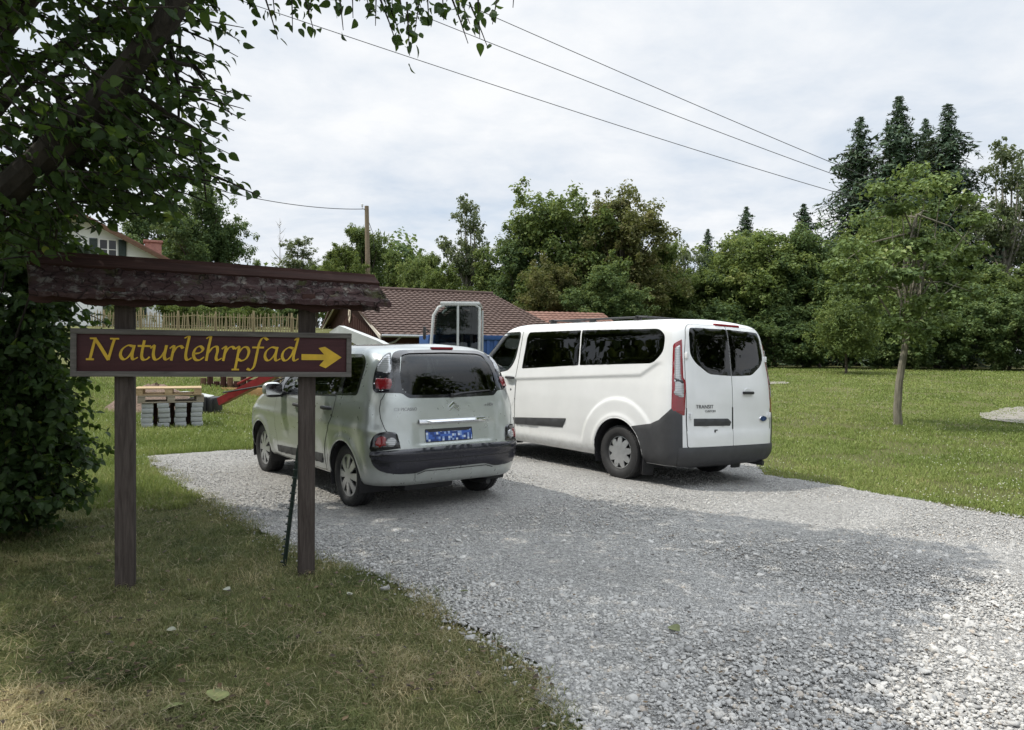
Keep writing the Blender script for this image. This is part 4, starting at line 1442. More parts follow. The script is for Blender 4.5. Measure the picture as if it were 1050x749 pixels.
# fallen leaves
M['fallen'] = simple('fallen leaf', (.13, .15, .05), .6, var=.5, scale=8)
M['fallen_pale'] = simple('bleached fallen leaf', (.30, .31, .24), .6, var=.2)
def leaf_shape(L, Wd, curl=.2):
    pr = [(0, 0), (.12, .30), (.32, .48), (.55, .44), (.78, .24), (1, 0)]
    vs = []; fs = []
    for u, w in pr: vs.append((u * L, w * Wd, w * Wd * curl * 2)); 
    for u, w in pr: vs.append((u * L, 0, -.0))
    for u, w in pr: vs.append((u * L, -w * Wd, w * Wd * curl * 2))
    n = len(pr)
    for k in range(n - 1):
        fs += [(n + k, n + k + 1, k + 1, k), (2 * n + k, 2 * n + k + 1, n + k + 1, n + k)]
    return vs, fs
for i, (px, py, L, m_, lb) in enumerate([(171, 651, .055, 'fallen_pale', 'small bleached leaf lying alone on the turf in front of the left sign post'),
        (222, 726, .13, 'fallen', 'broad fallen green leaf, largest on the turf at the lower edge'), (190, 729, .10, 'fallen', 'fallen green leaf beside the broadest fallen leaf'),
        (230, 608, .06, 'fallen_pale', 'pale leaf lying between the two sign posts'), (357, 615, .05, 'fallen_pale', 'pale curled leaf lying right of the right sign post'),
        (481, 611, .07, 'fallen', 'leaf lying on the gravel edge to the right of the sign'), (687, 647, .09, 'fallen', 'small leafy sprig lying on the open gravel')]):
    p = on_ground(px, py); mb = MB(); vs, fs = leaf_shape(L, L * .8, .15)
    mb.add(vs, fs, Matrix.Translation((p.x, p.y, G(p.x, p.y) + .028)) @ Matrix.Rotation(i * 1.9, 4, 'Z') @ Matrix.Rotation(R(12), 4, 'X'))
    o = mb.build('fallen_leaf', M[m_]); tag(o, lb, 'leaf', 'fallen leaves on the ground')

# dead leaf bits and crumbs of earth on turf and gravel
M['litter'] = grass_mat('brown leaf litter', [(0, (.020, .015, .010)), (.5, (.055, .038, .022)), (1, (.16, .11, .06))], .1)
def litter(n, poly, inside, x0, x1, s0, s1, zo, seed, label):
    rgen = np.random.default_rng(seed)
    x, y = scatter_in(poly, n, inv_y(2.1, 9.5)(rgen), x0, x1, rgen, inside)
    k = rgen.random(len(x)) < .25 + .9 * (vnoise(x, y, .6, 33) > .55)
    x, y = x[k], y[k]; n = len(x)
    a = rgen.uniform(0, 2 * PI, n); L = rgen.uniform(s0, s1, n); W_ = L * rgen.uniform(.4, .9, n)
    c, s_ = np.cos(a), np.sin(a); z = ground_h(x, y) + zo
    P = np.stack([np.stack([x - c * L / 2, y - s_ * L / 2, z + rgen.uniform(0, .3, n) * L], 1), np.stack([x + s_ * W_ / 2, y - c * W_ / 2, z + rgen.uniform(0, .3, n) * L], 1),
                  np.stack([x + c * L / 2, y + s_ * L / 2, z + rgen.uniform(0, .4, n) * L], 1), np.stack([x - s_ * W_ / 2, y + c * W_ / 2, z + rgen.uniform(0, .3, n) * L], 1)], 1)
    o = mesh_obj('leaf_litter', P.reshape(-1, 3), np.arange(n * 4).reshape(n, 4), M['litter'], None, False, None, None, {'tint': rgen.random(n)})
    tag(o, kind='stuff', label=label)
litter(1500, lot, True, -4, 6, .010, .034, .026, 71, 'brown leaf bits scattered over the gravel')
litter(2200, lot, False, -6, 1.5, .012, .045, .030, 72, 'brown leaf bits scattered over the turf under the sign')
# ------------------------------------------------------------------ trees
def leaf_mat(name, stops, trans=.50, rnd=.25, hue=(.14, .16, .03)):
    t = NT(name)
    at_ = t.n('ShaderNodeAttribute', attribute_name='tint')
    oi = t.n('ShaderNodeObjectInfo')
    f = t.math('ADD', at_.outputs['Fac'], t.math('MULTIPLY', t.math('SUBTRACT', oi.outputs['Random'], .5), rnd), True)
    base = t.ramp(f, stops)
    d = t.bsdf(base, .55, 0, None, .3)
    tr = t.n('ShaderNodeBsdfTranslucent'); t.l(t.mix(.5, base, hue), tr.inputs[0])
    mx = t.n('ShaderNodeMixShader'); mx.inputs[0].default_value = trans
    t.l(d.outputs[0], mx.inputs[1]); t.l(tr.outputs[0], mx.inputs[2])
    return t.done(mx.outputs[0])
M['leaf_mid'] = leaf_mat('mid green leaves', [(0, (0.068, 0.108, 0.037)), (.4, (0.129, 0.191, 0.057)), (.75, (0.229, 0.295, 0.086)), (1, (0.368, 0.387, 0.141))])
M['leaf_dark'] = leaf_mat('dark green leaves', [(0, (0.058, 0.105, 0.043)), (.5, (0.114, 0.183, 0.065)), (1, (0.246, 0.312, 0.117))])
M['leaf_bright'] = leaf_mat('bright green leaves', [(0, (0.056, 0.090, 0.022)), (.5, (0.119, 0.175, 0.038)), (1, (0.205, 0.245, 0.072))])
M['leaf_grey'] = leaf_mat('grey green leaves', [(0, (0.074, 0.108, 0.053)), (.5, (0.139, 0.176, 0.090)), (1, (0.242, 0.270, 0.149))])
M['leaf_brown'] = leaf_mat('brownish green leaves', [(0, (0.077, 0.095, 0.033)), (.45, (0.161, 0.172, 0.062)), (.8, (0.262, 0.227, 0.100)), (1, (0.356, 0.285, 0.143))])
M['needles'] = leaf_mat('spruce needles', [(0, (0.021, 0.046, 0.025)), (.5, (0.043, 0.081, 0.039)), (1, (0.090, 0.132, 0.060))], .12)
M['leaf_maple'] = leaf_mat('maple leaves', [(0, (0.069, 0.116, 0.039)), (.45, (0.149, 0.218, 0.063)), (.8, (0.228, 0.304, 0.102)), (.93, (0.336, 0.349, 0.141)), (1, (0.454, 0.231, 0.101))], .35)
M['leaf_near'] = leaf_mat('broad dark leaves', [(0, (0.022, 0.046, 0.014)), (.5, (0.042, 0.081, 0.022)), (.9, (0.080, 0.130, 0.035)), (1, (0.281, 0.333, 0.052))], .42, .0, (0.123, 0.195, 0.017))
def bark(name, lo, hi, scale=9):
    t = NT(name)
    v = t.coord('Object', (1, 1, .25))
    f = t.noise(v, scale, 7, .7, .4)
    base = t.ramp(f, [(.3, lo), (.7, hi)])
    return t.done(t.bsdf(base, .9, 0, t.bump(f, .8, .03), .2))
M['bark'] = bark('grey brown bark', (.045, .038, .030), (.15, .13, .105))
M['bark_pale'] = bark('pale lichened bark', (.12, .11, .09), (.34, .32, .27), 12)
M['bark_maple'] = bark('lichened maple bark', (.10, .092, .072), (.27, .25, .20), 12)
M['bark_dark'] = bark('dark bark', (.014, .012, .010), (.052, .045, .037))

def leaf_quads(P, N, L, Wd, rgen, fold=.25):
    """one folded four-cornered leaf at each point"""
    n = len(P)
    r_ = rgen.normal(0, 1, (n, 3)); a = np.cross(N, r_); a /= np.linalg.norm(a, axis=1, keepdims=True) + 1e-9
    b_ = np.cross(N, a)
    V = np.stack([P - a * (L / 2)[:, None], P - b_ * (Wd / 2)[:, None] + N * (Wd * fold)[:, None], P + a * (L / 2)[:, None], P + b_ * (Wd / 2)[:, None] + N * (Wd * fold)[:, None]], 1)
    F = np.arange(n * 4).reshape(n, 4)
    return V.reshape(-1, 3), F
def unit(v): return v / (np.linalg.norm(v, axis=1, keepdims=True) + 1e-9)

def clump_crown(centres, radii, n_each, size, seed, up=.5, core=.35):
    """leaves gathered in clumps, most of them near each clump's outside"""
    rgen = np.random.default_rng(seed)
    Ps = []; Ns = []; Ts = []
    for c, r_, n in zip(centres, radii, n_each):
        d = unit(rgen.normal(0, 1, (n, 3)))
        rr = (core + (1 - core) * rgen.random(n)**.6) * rgen.normal(1, .13, n)
        lump = 1 + .25 * np.sin(d @ rgen.normal(0, 3.2, 3) + rgen.uniform(0, 6)) 
        p = np.array(c) + d * (rr * lump)[:, None] * np.array(r_)
        Ps.append(p)
        Ns.append(unit(d * .8 + np.array([0, 0, up]) + rgen.normal(0, .55, (n, 3))))
        Ts.append(np.clip(rgen.normal(.45, .16, n) + rgen.normal(0, .12), 0, 1))
    P = np.concatenate(Ps); N = np.concatenate(Ns); T = np.concatenate(Ts)
    L = rgen.uniform(.6, 1.25, len(P)) * size
    V, F = leaf_quads(P, N, L, L * rgen.uniform(.55, .85, len(P)), rgen)
    return V, F, T

def limbs_mb(mb, base, fork, tips, r0, r1, rgen, n=7):
    base = Vector(base); fork = Vector(fork)
    k = 6
    pts = [base.lerp(fork, i / k) + Vector((rgen.normal(0, r0 * .25), rgen.normal(0, r0 * .25), 0)) * (i > 0) for i in range(k + 1)]
    mb.tube(pts, [r0 * (1.25 if i == 0 else 1) * (1 - .35 * i / k) for i in range(k + 1)], n)
    for t_ in tips:
        t_ = Vector(t_)
        s_ = fork.lerp(base, rgen.uniform(0, .25))
        md = s_.lerp(t_, .5) + Vector((rgen.normal(0, .12), rgen.normal(0, .12), abs(rgen.normal(0, .1)))) * (t_ - s_).length * .4
        q = [s_, s_.lerp(md, .5), md, md.lerp(t_, .5), t_]
        mb.tube(q, [r1, r1 * .8, r1 * .6, r1 * .4, r1 * .15], 5)

def proto_tree(name, seed, H=10.0, Wd=7.0, base=.18, nclump=46, leaves=22000, size=.24, mat='leaf_mid', kind='round', barkm='bark'):
    """a broadleaved tree H tall and Wd wide standing at its own origin"""
    rgen = np.random.default_rng(seed)
    root = empty(name)
    cs = []; rs = []
    z0 = H * base
    for i in range(nclump):
        for _ in range(40):
            d = rgen.normal(0, 1, 3); d /= np.linalg.norm(d)
            q = rgen.random()**.45
            p = d * q
            if kind == 'tall' and abs(p[2]) < .0: continue
            break
        zc = z0 + (H - z0) * .5 + p[2] * (H - z0) * .44
        prof = 1.0
        u = (zc - z0) / (H - z0)
        if kind == 'round': prof = .55 + .75 * math.sin(PI * min(1, max(0, u * .92 + .08)))**.8 * .6
        if kind == 'tall': prof = .50 + .6 * math.sin(PI * min(1, u * .8 + .1)) * .8
        if kind == 'cone': prof = max(.12, 1.15 * (1 - u)**.8)
        if kind == 'wall': prof = 1.0
        cs.append((p[0] * Wd * .42 * prof, p[1] * Wd * .42 * prof, zc))
        r_ = Wd * rgen.uniform(.09, .17) * (1.25 if kind == 'wall' else 1)
        rs.append((r_, r_, r_ * rgen.uniform(.65, 1.0)))
    c2 = []; r2 = []
    for c, r_ in zip(cs, rs):
        c2.append(c); r2.append(tuple(q * .78 for q in r_))
        for k in range(6):
            d = rgen.normal(0, 1, 3) + np.array([0, 0, .35]); d /= np.linalg.norm(d)
            g_ = rgen.uniform(.75, 1.35) * (1.25 if rgen.random() < .15 else 1)
            c2.append((c[0] + d[0] * r_[0] * g_, c[1] + d[1] * r_[1] * g_, max(.1, c[2] + d[2] * r_[2] * g_)))
            q = rgen.uniform(.22, .50); r2.append((r_[0] * q, r_[1] * q, r_[2] * q * rgen.uniform(.8, 1.6)))
    w = np.array([r_[0]**1.7 for r_ in r2]); w = w / w.sum()
    tips_ = cs
    V, F, T = clump_crown(c2, r2, np.maximum(12, (w * leaves * 1.1).astype(int)), size, seed + 1, .75, .15)
    # stray shoots beyond the outline
    mb = MB()
    order = np.argsort([-c[2] for c in cs])
    limbs_mb(mb, (0, 0, -.3), (rgen.normal(0, .2), rgen.normal(0, .2), z0 + (H - z0) * .35), [cs[i] for i in order[:min(16, nclump)]] + [cs[i] for i in order[16::4]], H * .022, H * .009, rgen)
    mb.build('trunk', M[barkm], root)
    mesh_obj('crown', V, F, M[mat], root, False, None, None, {'tint': T})
    return root

def proto_spruce(name, seed, H=18.0, Wd=6.0, branches=300, mat='needles', bare=.06):
    rgen = np.random.default_rng(seed)
    root = empty(name)
    mb = MB(); mb.tube([(0, 0, -.3), (.05, 0, H * .5), (0, .03, H * .985)], [H * .013, H * .008, .015], 7)
    Ps = []; Ns = []; Ss = []
    for i in range(branches):
        u = bare + (1 - bare) * (i + rgen.uniform(-.8, .8)) / branches
        u = min(.992, max(bare, u))
        z = H * u
        rad = Wd * .5 * (1 - u)**.80 * (1.05 + .30 * math.sin(u * 47 + seed)) + .04
        q = rgen.uniform(0, 2 * PI); r_ = rad * rgen.uniform(.45, 1.25)
        drop = r_ * rgen.uniform(.10, .75) - r_ * .55 * max(0, u - .72)
        d = np.array([math.cos(q), math.sin(q), 0])
        m = int(rgen.integers(8, 12) + 34 * r_ / (Wd * .5))
        s_ = rgen.random(m)**.75
        sag = -drop * s_**1.4 + .20 * r_ * np.maximum(0, s_ - .65)
        side = np.cross(d, [0, 0, 1.])
        lat = rgen.normal(0, 1, m) * (.17 * r_ * (1 - s_ * .8) + .05)
        p = np.array([0, 0, z]) + d * (r_ * s_)[:, None] + side * lat[:, None] + np.array([0, 0, 1.]) * (sag - np.abs(lat) * .5 - rgen.random(m)**2 * .42 * min(1, r_))[:, None]
        Ps.append(p); Ns.append(unit(np.array([0, 0, .5]) + d * .6 + rgen.normal(0, .5, (m, 3)))); Ss.append(np.full(m, .35 + .65 * min(1, r_ / 1.2)))
        if r_ > 1.0: mb.tube([(0, 0, z), tuple(d * r_ * .5 + np.array([0, 0, z - drop * .35])), tuple(d * r_ * .95 + np.array([0, 0, z - drop * .9]))], [.035, .022, .008], 4)
    P = np.concatenate(Ps); N = np.concatenate(Ns)
    L = rgen.uniform(.24, .60, len(P)) * np.concatenate(Ss)
    V, F = leaf_quads(P, N, L, L * .28, rgen, .1)
    mb.build('trunk', M['bark_dark'], root)
    mesh_obj('crown', V, F, M[mat], root, False, None, None, {'tint': np.clip(rgen.normal(.42, .2, len(P)), 0, 1)})
    return root

def proto_bare(name, seed, H=9.0, mat='bark_pale'):
    rgen = np.random.default_rng(seed)
    root = empty(name); mb = MB()
    mb.tube([(0, 0, -.2), (.06, 0, H * .5), (0, .05, H)], [.09, .06, .012], 6)
    for i in range(34):
        z = H * rgen.uniform(.35, .97); q = rgen.uniform(0, 2 * PI); r_ = (H - z) * .28 + rgen.uniform(.2, .5)
        a = Vector((0, 0, z)); b_ = Vector((math.cos(q) * r_, math.sin(q) * r_, z + r_ * rgen.uniform(.2, .8)))
        mb.tube([a, a.lerp(b_, .5) + Vector((0, 0, -.05)), b_], [.028, .018, .006], 4)
    mb.build('trunk', M[mat], root)
    return root

PROTO = {}
PLACED = set()
def stand(key, px, Y, top, width, label, cat='tree', group='trees along the edge of the wood', rot=None, H=None, low=None):
    """set a copy of a prototype where it stands: its middle at px, distance Y, its top at the measured height, width in measured pixels"""
    p = at(px, 374.5, Y); X = p.x
    z = G(X, Y) - .05 if low is None else low
    ht = at(px, top, Y).z - z
    wd = width * Y / FPX
    src, h0, w0 = PROTO[key]
    o = src if key not in PLACED else copy_tree(src)
    PLACED.add(key)
    o.location = (X, Y, z)
    o.rotation_euler = (0, 0, rot if rot is not None else random.uniform(0, 2 * PI))
    o.scale = (wd / w0, wd / w0, ht / h0)
    tag(o, label, cat, group)
    return o
PROTO['round_a'] = (proto_tree('broadleaf_tree', 101, 10, 7, .10, 64, 40000, .19, 'leaf_mid'), 10, 7)
PROTO['round_b'] = (proto_tree('broadleaf_tree', 102, 10, 7, .06, 70, 40000, .19, 'leaf_mid'), 10, 7)
PROTO['round_d'] = (proto_tree('broadleaf_tree', 103, 10, 7, .08, 64, 40000, .19, 'leaf_dark'), 10, 7)
PROTO['brown'] = (proto_tree('broadleaf_tree', 104, 10, 7, .10, 64, 38000, .18, 'leaf_brown'), 10, 7)
PROTO['bright'] = (proto_tree('broadleaf_tree', 105, 10, 7, .08, 58, 34000, .19, 'leaf_bright'), 10, 7)
PROTO['airy'] = (proto_tree('birch_tree', 106, 12, 5, .16, 44, 9500, .20, 'leaf_grey', 'tall', 'bark_pale'), 12, 5)
PROTO['airy_b'] = (proto_tree('birch_tree', 107, 12, 5, .22, 36, 7000, .20, 'leaf_grey', 'tall', 'bark_pale'), 12, 5)
PROTO['cone'] = (proto_tree('broadleaf_tree', 108, 10, 5, .05, 46, 15000, .22, 'leaf_mid', 'cone'), 10, 5)
PROTO['shrub'] = (proto_tree('shrub', 109, 4, 5, .02, 40, 15000, .17, 'leaf_mid', 'wall'), 4, 5)
PROTO['shrub_d'] = (proto_tree('shrub', 110, 5, 5, .02, 44, 20000, .17, 'leaf_dark', 'round'), 5, 5)
PROTO['shrub_b'] = (proto_tree('shrub', 111, 4, 5, .02, 36, 12000, .17, 'leaf_bright', 'wall'), 4, 5)
PROTO['spruce_a'] = (proto_spruce('spruce_tree', 112, 20, 10.5, 900), 20, 9)
PROTO['spruce_b'] = (proto_spruce('spruce_tree', 113, 20, 10.5, 800), 20, 9)
PROTO['spruce_thin'] = (proto_spruce('spruce_tree', 114, 14, 6.2, 520), 14, 5)
PROTO['bare'] = (proto_bare('dead_tree', 115, 9), 9, 3)

WOOD = [
 # right of the van
 ('round_b', 716, 52, 258, 100, 'mid green round tree just right of the van roof, below the leftmost small spruce'),
 ('round_a', 772, 52, 224, 122, 'round broadleaved tree with the middle small spruce rising behind its left shoulder'),
 ('round_d', 826, 51, 229, 116, 'dark green tree with a spruce tip rising behind its crown, left of the young maple'),
 ('round_a', 868, 50, 240, 112, 'broadleaved tree standing behind the little tree on the lawn'),
 ('round_b', 908, 53, 190, 106, 'round green tree in front of the tall spruces, left of the maple crown'),
 ('round_d', 962, 51, 236, 112, 'dark tree behind the right half of the maple crown'),
 ('round_b', 1026, 49, 266, 110, 'broad green tree at the right edge, below the tall grey birch'),
 ('round_a', 1082, 47, 258, 110, 'broad tree at the far right end of the wood'),
 ('airy', 1021, 57, 134, 78, 'tall grey green birch rising right of the spruces'),
 ('airy_b', 1062, 58, 150, 60, 'thin birch at the far right, beyond the tall grey birch'),
 ('spruce_b', 878, 63, 118, 140, 'leftmost of the four tall dark spruces, reaching out over the wires'),
 ('spruce_a', 917, 61, 97, 165, 'tallest spruce of the four, second from the left'),
 ('spruce_b', 945, 66, 120, 120, 'slim dark spruce between the two tallest ones'),
 ('spruce_a', 967, 61, 105, 155, 'tall spruce next to the grey birch, rightmost of the four'),
 ('spruce_thin', 763, 60, 211, 80, 'middle one of the three small spruces above the wood'),
 ('spruce_thin', 724, 62, 234, 58, 'leftmost of the three small spruces, the lowest of them'),
 ('spruce_thin', 822, 62, 208, 92, 'rightmost of the three small spruces, nearest the tall spruces'),
 # behind the van and the barn
 ('round_b', 583, 50, 170, 140, 'tallest round tree, deep green, behind the long roof of the van'),
 ('brown', 640, 49, 186, 124, 'big brownish green tree on the right side of the tallest round tree'),
 ('round_d', 531, 51, 230, 96, 'dark tree on the left side of the tallest round tree, behind the barn roof'),
 ('brown', 562, 47, 262, 84, 'lower brownish tree in front of the tallest round tree'),
 ('round_d', 618, 46, 268, 96, 'dark low crown directly behind the front half of the van roof'),
 ('round_a', 676, 51, 238, 72, 'mid green tree between the brownish tree and the bare topped tree'),
 ('airy_b', 701, 56, 226, 52, 'thin half bare tree between the brownish tree and the small spruces'),
 ('airy', 474, 53, 193, 58, 'tall airy birch standing alone above the barn roof'),
 ('round_a', 434, 51, 250, 62, 'mid green tree behind the barn ridge, right of the wooden pole'),
 ('cone', 404, 52, 252, 42, 'pointed green tree just right of the wooden pole'),
 ('bright', 455, 48, 266, 64, 'light green tree at the foot of the airy birch'),
 ('cone', 497, 51, 246, 58, 'pointed tree between the airy birch and the tallest round tree'),
 ('round_a', 372, 54, 224, 62, 'green tree whose crown is crossed by the wooden pole'),
 ('bright', 352, 46, 246, 62, 'bright green tree behind the right end of the sign roof'),
 ('airy', 305, 60, 238, 56, 'pale airy tree beside the thin dead trunk'),
 ('cone', 264, 64, 262, 28, 'small pointed tree above the middle of the sign roof'),
 ('airy_b', 240, 64, 262, 34, 'small thin tree above the sign roof, right of the dark house tree'),
 ('bright', 325, 52, 268, 50, 'low light green tree between the airy tree and the bright green one'),
 ('round_d', 204, 54, 184, 96, 'large dark tree to the right of the white house'),
 ('round_d', 150, 58, 205, 90, 'dark tree rising behind the roof of the white house'),
 ('round_a', 4, 60, 226, 80, 'green tree to the left of the white house'),
]
for a in WOOD: stand(*a[:5], a[5])
stand('bare', 287, 60, 224, 22, 'thin dead tree without leaves rising above the sign roof', group=None)
SHRUBS = [
 ('shrub_d', 740, 48, 308, 92, 'dark shrub at the edge of the lawn right beside the van'),
 ('shrub_d', 796, 48, 312, 84, 'tall shrub at the lawn edge, second to the right of the van'),
 ('shrub_d', 842, 48, 304, 84, 'dark shrub behind the left side of the little tree on the lawn'),
 ('shrub_d', 897, 48, 306, 84, 'tall shrub at the lawn edge between the little tree and the maple trunk'),
 ('shrub_d', 936, 47, 300, 90, 'dark shrub at the lawn edge directly behind the maple trunk'),
 ('shrub_d', 990, 47, 310, 88, 'tall shrub at the lawn edge, first to the right of the maple trunk'),
 ('shrub_d', 1034, 46, 296, 92, 'dark shrub at the right edge of the lawn above the path'),
 ('shrub_d', 1092, 44, 325, 80, 'tall shrub at the far right end of the lawn'),
]
for a in SHRUBS: stand(*a[:5], a[5], 'shrub', 'shrubs along the edge of the lawn')
for px, Y, top, w_, key, lb in [(182, 43, 300, 50, 'shrub_b', 'light green shrub behind the paling fence, nearest the house wall'), (222, 43, 306, 50, 'shrub', 'green shrub behind the middle of the paling fence'),
        (262, 42, 309, 48, 'shrub_b', 'light green shrub behind the paling fence, second from its right end'), (300, 42, 307, 40, 'shrub_d', 'dark shrub behind the right end of the paling fence'),
        (128, 43, 306, 40, 'shrub', 'green shrub behind the left end of the paling fence')]:
    stand(key, px, Y, top, w_, lb, 'shrub', 'shrubs behind the paling fence')
stand('shrub', 868, 41, 303, 74, 'little round tree with a thin trunk on the lawn in front of the wood', 'tree', None, low=G(at(868, 374, 41).x, 41) + .55)
_o = [o for o in col.objects if o.get('label', '').startswith('little round tree')][0]
_mb = MB(); _mb.tube([(0, 0, -.9), (.05, 0, .2), (0, 0, 1.5)], [.10, .08, .05], 7); _mb.build('stem', M['bark'], _o)

# the wood goes on behind the front trees, and the lot is ringed by trees on the side of the viewer too
def wood_mass(name, spots, n, size, seed, label, mat='leaf_dark'):
    rgen = np.random.default_rng(seed)
    cs = []; rs = []
    for x, y, h, r_ in spots:
        g = G(x, y)
        for k in range(max(3, int(h / 1.3))):
            cs.append((x + rgen.normal(0, r_ * .5), y + rgen.normal(0, r_ * .4), g + rgen.uniform(.03, 1.0) * h)); q = r_ * rgen.uniform(.45, .8); rs.append((q, q, q * .8))
    V, F, T = clump_crown(cs, rs, [n] * len(cs), size, seed + 1)
    o = mesh_obj(name, V, F, M[mat], None, False, None, None, {'tint': T}); tag(o, label, kind='stuff')
rgw = np.random.default_rng(55)
wood_mass('far_wood', [(x, rgw.uniform(70, 84), rgw.uniform(6, 9) - (2.5 if x < -14 else 0), 3.2) for x in np.arange(-62, 104, 3.0)] + [(x, rgw.uniform(46, 52), rgw.uniform(8, 11), 3.0) for x in np.arange(39, 66, 2.6)], 260, .55, 301, 'dark wood that closes the view between the trunks')
wood_mass('surrounding_wood', [(-max(13.5, .69 * y + 7.5) + rgw.uniform(-1, 0), y, rgw.uniform(10, 12.5), 2.6) for y in np.arange(2, 24, 2.8)] + [(.78 * y + 11 + rgw.uniform(0, 1.5), y, rgw.uniform(9, 12), 2.8) for y in np.arange(1, 30, 2.8)], 380, .42, 303, 'trees that ring the lot on the near side, seen mirrored in the windows', 'leaf_mid')

# the young maple on the lawn
YM = 17.6
mroot = empty('maple_tree', (at(922, 443, YM).x, YM, G(at(922, 443, YM).x, YM) - .02))
tag(mroot, 'young maple with a slightly bent pale trunk standing alone on the lawn', 'tree')
o0 = Vector(mroot.location)
rgen = np.random.default_rng(77)
cl = [(938, 176), (966, 186), (905, 194), (988, 204), (925, 212), (956, 220), (1002, 226), (888, 226), (975, 244), (908, 246), (940, 252), (1000, 256), (872, 252), (892, 274), (925, 282), (962, 280), (990, 284), (860, 272),
      (876, 296), (908, 306), (944, 310), (976, 308), (998, 300), (922, 332), (952, 338), (890, 318), (935, 345), (968, 330), (950, 195), (918, 262), (984, 266)]
cs = []; rs = []
for px, py in cl:
    p = at(px, py, YM + float(rgen.uniform(-1.3, 1.3))) - o0
    cs.append(tuple(p)); r_ = rgen.uniform(.28, .50); rs.append((r_ * 1.25, r_ * 1.25, r_ * .55))
for k in range(14):
    px, py = 932 + float(np.clip(rgen.normal(0, 34), -55, 55)), 255 + float(np.clip(rgen.normal(0, 40), -65, 65))
    cs.append(tuple(at(px, py, YM + float(rgen.uniform(-1.4, 1.4))) - o0)); r_ = rgen.uniform(.25, .4); rs.append((r_ * 1.2, r_ * 1.2, r_ * .5))
V, F, T = clump_crown(cs, rs, [215] * len(cs), .125, 78, 1.0, .15)
mb = MB()
tr = [at(922, 446, YM) - o0, at(920, 420, YM) - o0, at(922, 392, YM) - o0, at(927, 362, YM) - o0, at(931, 338, YM) - o0, at(936, 290, YM) - o0, at(940, 220, YM) - o0]
mb.tube(tr, [.112, .090, .082, .076, .07, .05, .02], 10)
for i, c in enumerate(cs):
    s_ = tr[3 + min(3, i % 4)].lerp(tr[min(6, 4 + i % 3)], rgen.random())
    c_ = Vector(c)
    md = s_.lerp(c_, .5) + Vector((rgen.normal(0, .1), rgen.normal(0, .1), .12))
    mb.tube([s_, md, c_], [.026, .016, .006], 5)
mb.build('trunk', M['bark_maple'], mroot)
mesh_obj('crown', V, F, M['leaf_maple'], mroot, False, None, None, {'tint': T})

# ------------------------------------------------------------------ the tree over the sign: one limb comes in from the left, its leaves hang in front of the sky
LP = [(0, .0), (.10, .33), (.30, .50), (.55, .45), (.80, .22), (1.0, 0)]
def near_leaves(P, D, Nn, L, rgen):
    """broad pointed leaves: base P, direction D, face Nn, length L"""
    n = len(P)
    D = unit(D); S = unit(np.cross(D, Nn)); Nn = np.cross(S, D)
    rows = []
    m = len(LP)
    droop = rgen.uniform(.0, .5, n); wid = rgen.uniform(.55, .85, n)
    for u, w in LP:
        c = P + D * (L * u)[:, None] - Nn * (L * droop * u * u)[:, None]
        e = S * (L * w * wid)[:, None]; up_ = Nn * (L * w * .22)[:, None]
        rows.append((c + e + up_, c, c - e + up_))
    V = np.stack([r_ for row in rows for r_ in row], 1)      # n, 3m, 3
    f = []
    for k in range(m - 1):
        a = 3 * k
        f += [(a, a + 1, a + 4, a + 3), (a + 1, a + 2, a + 5, a + 4)]
    F = (np.array(f)[None] + (np.arange(n) * 3 * m)[:, None, None]).reshape(-1, 4)
    return V.reshape(-1, 3), F, 2 * (m - 1)
rgen = np.random.default_rng(91)
nt_root = empty('leafy_tree', (-4.3, 5.0, G(-4.3, 5.0)))
tag(nt_root, 'big dark leafed tree overhanging the sign, its limb slanting up across the upper left corner', 'tree')
o1 = Vector(nt_root.location)
wood = MB()
limb = [Vector((-4.35, 5.1, -.2)), Vector((-4.25, 5.0, .9)), Vector((-3.9, 4.8, 1.9)), at(-10, 212, 4.0), at(58, 150, 3.9), at(112, 95, 3.85), at(170, 22, 3.8), at(225, -60, 3.9), at(330, -170, 4.3), at(470, -260, 4.9)]
wood.tube([p - o1 for p in limb], [.17, .14, .115, .085, .075, .068, .060, .05, .04, .025], 10)
for k in range(34):
    i = rgen.integers(3, 6); a = limb[i].lerp(limb[min(9, i + 1)], rgen.random())
    q = a + Vector((rgen.uniform(-.8, .15), rgen.uniform(.1, 1.3), rgen.uniform(-.5, .6)))
    m_ = a.lerp(q, .5) + Vector((rgen.normal(0, .08), rgen.normal(0, .08), .1))
    wood.tube([a - o1, m_ - o1, q - o1], [.020, .012, .004], 5)
# second stem rising to the shading crown
lim2 = [Vector((-4.3, 5.1, .2)), Vector((-4.7, 5.6, 1.8)), Vector((-4.6, 6.2, 3.6)), Vector((-3.8, 6.4, 5.4)), Vector((-2.6, 6.2, 6.6))]
wood.tube([p - o1 for p in lim2], [.16, .14, .12, .08, .04], 9)
for k in range(26):
    i = rgen.integers(1, 4); a = lim2[i].lerp(lim2[i + 1], rgen.random()); q = a + Vector((rgen.uniform(-2.0, 3.2), rgen.uniform(-2, 2), rgen.uniform(.2, 1.4)))
    wood.tube([a - o1, a.lerp(q, .5) + Vector((0, 0, .15)) - o1, q - o1], [.05, .03, .008], 5)

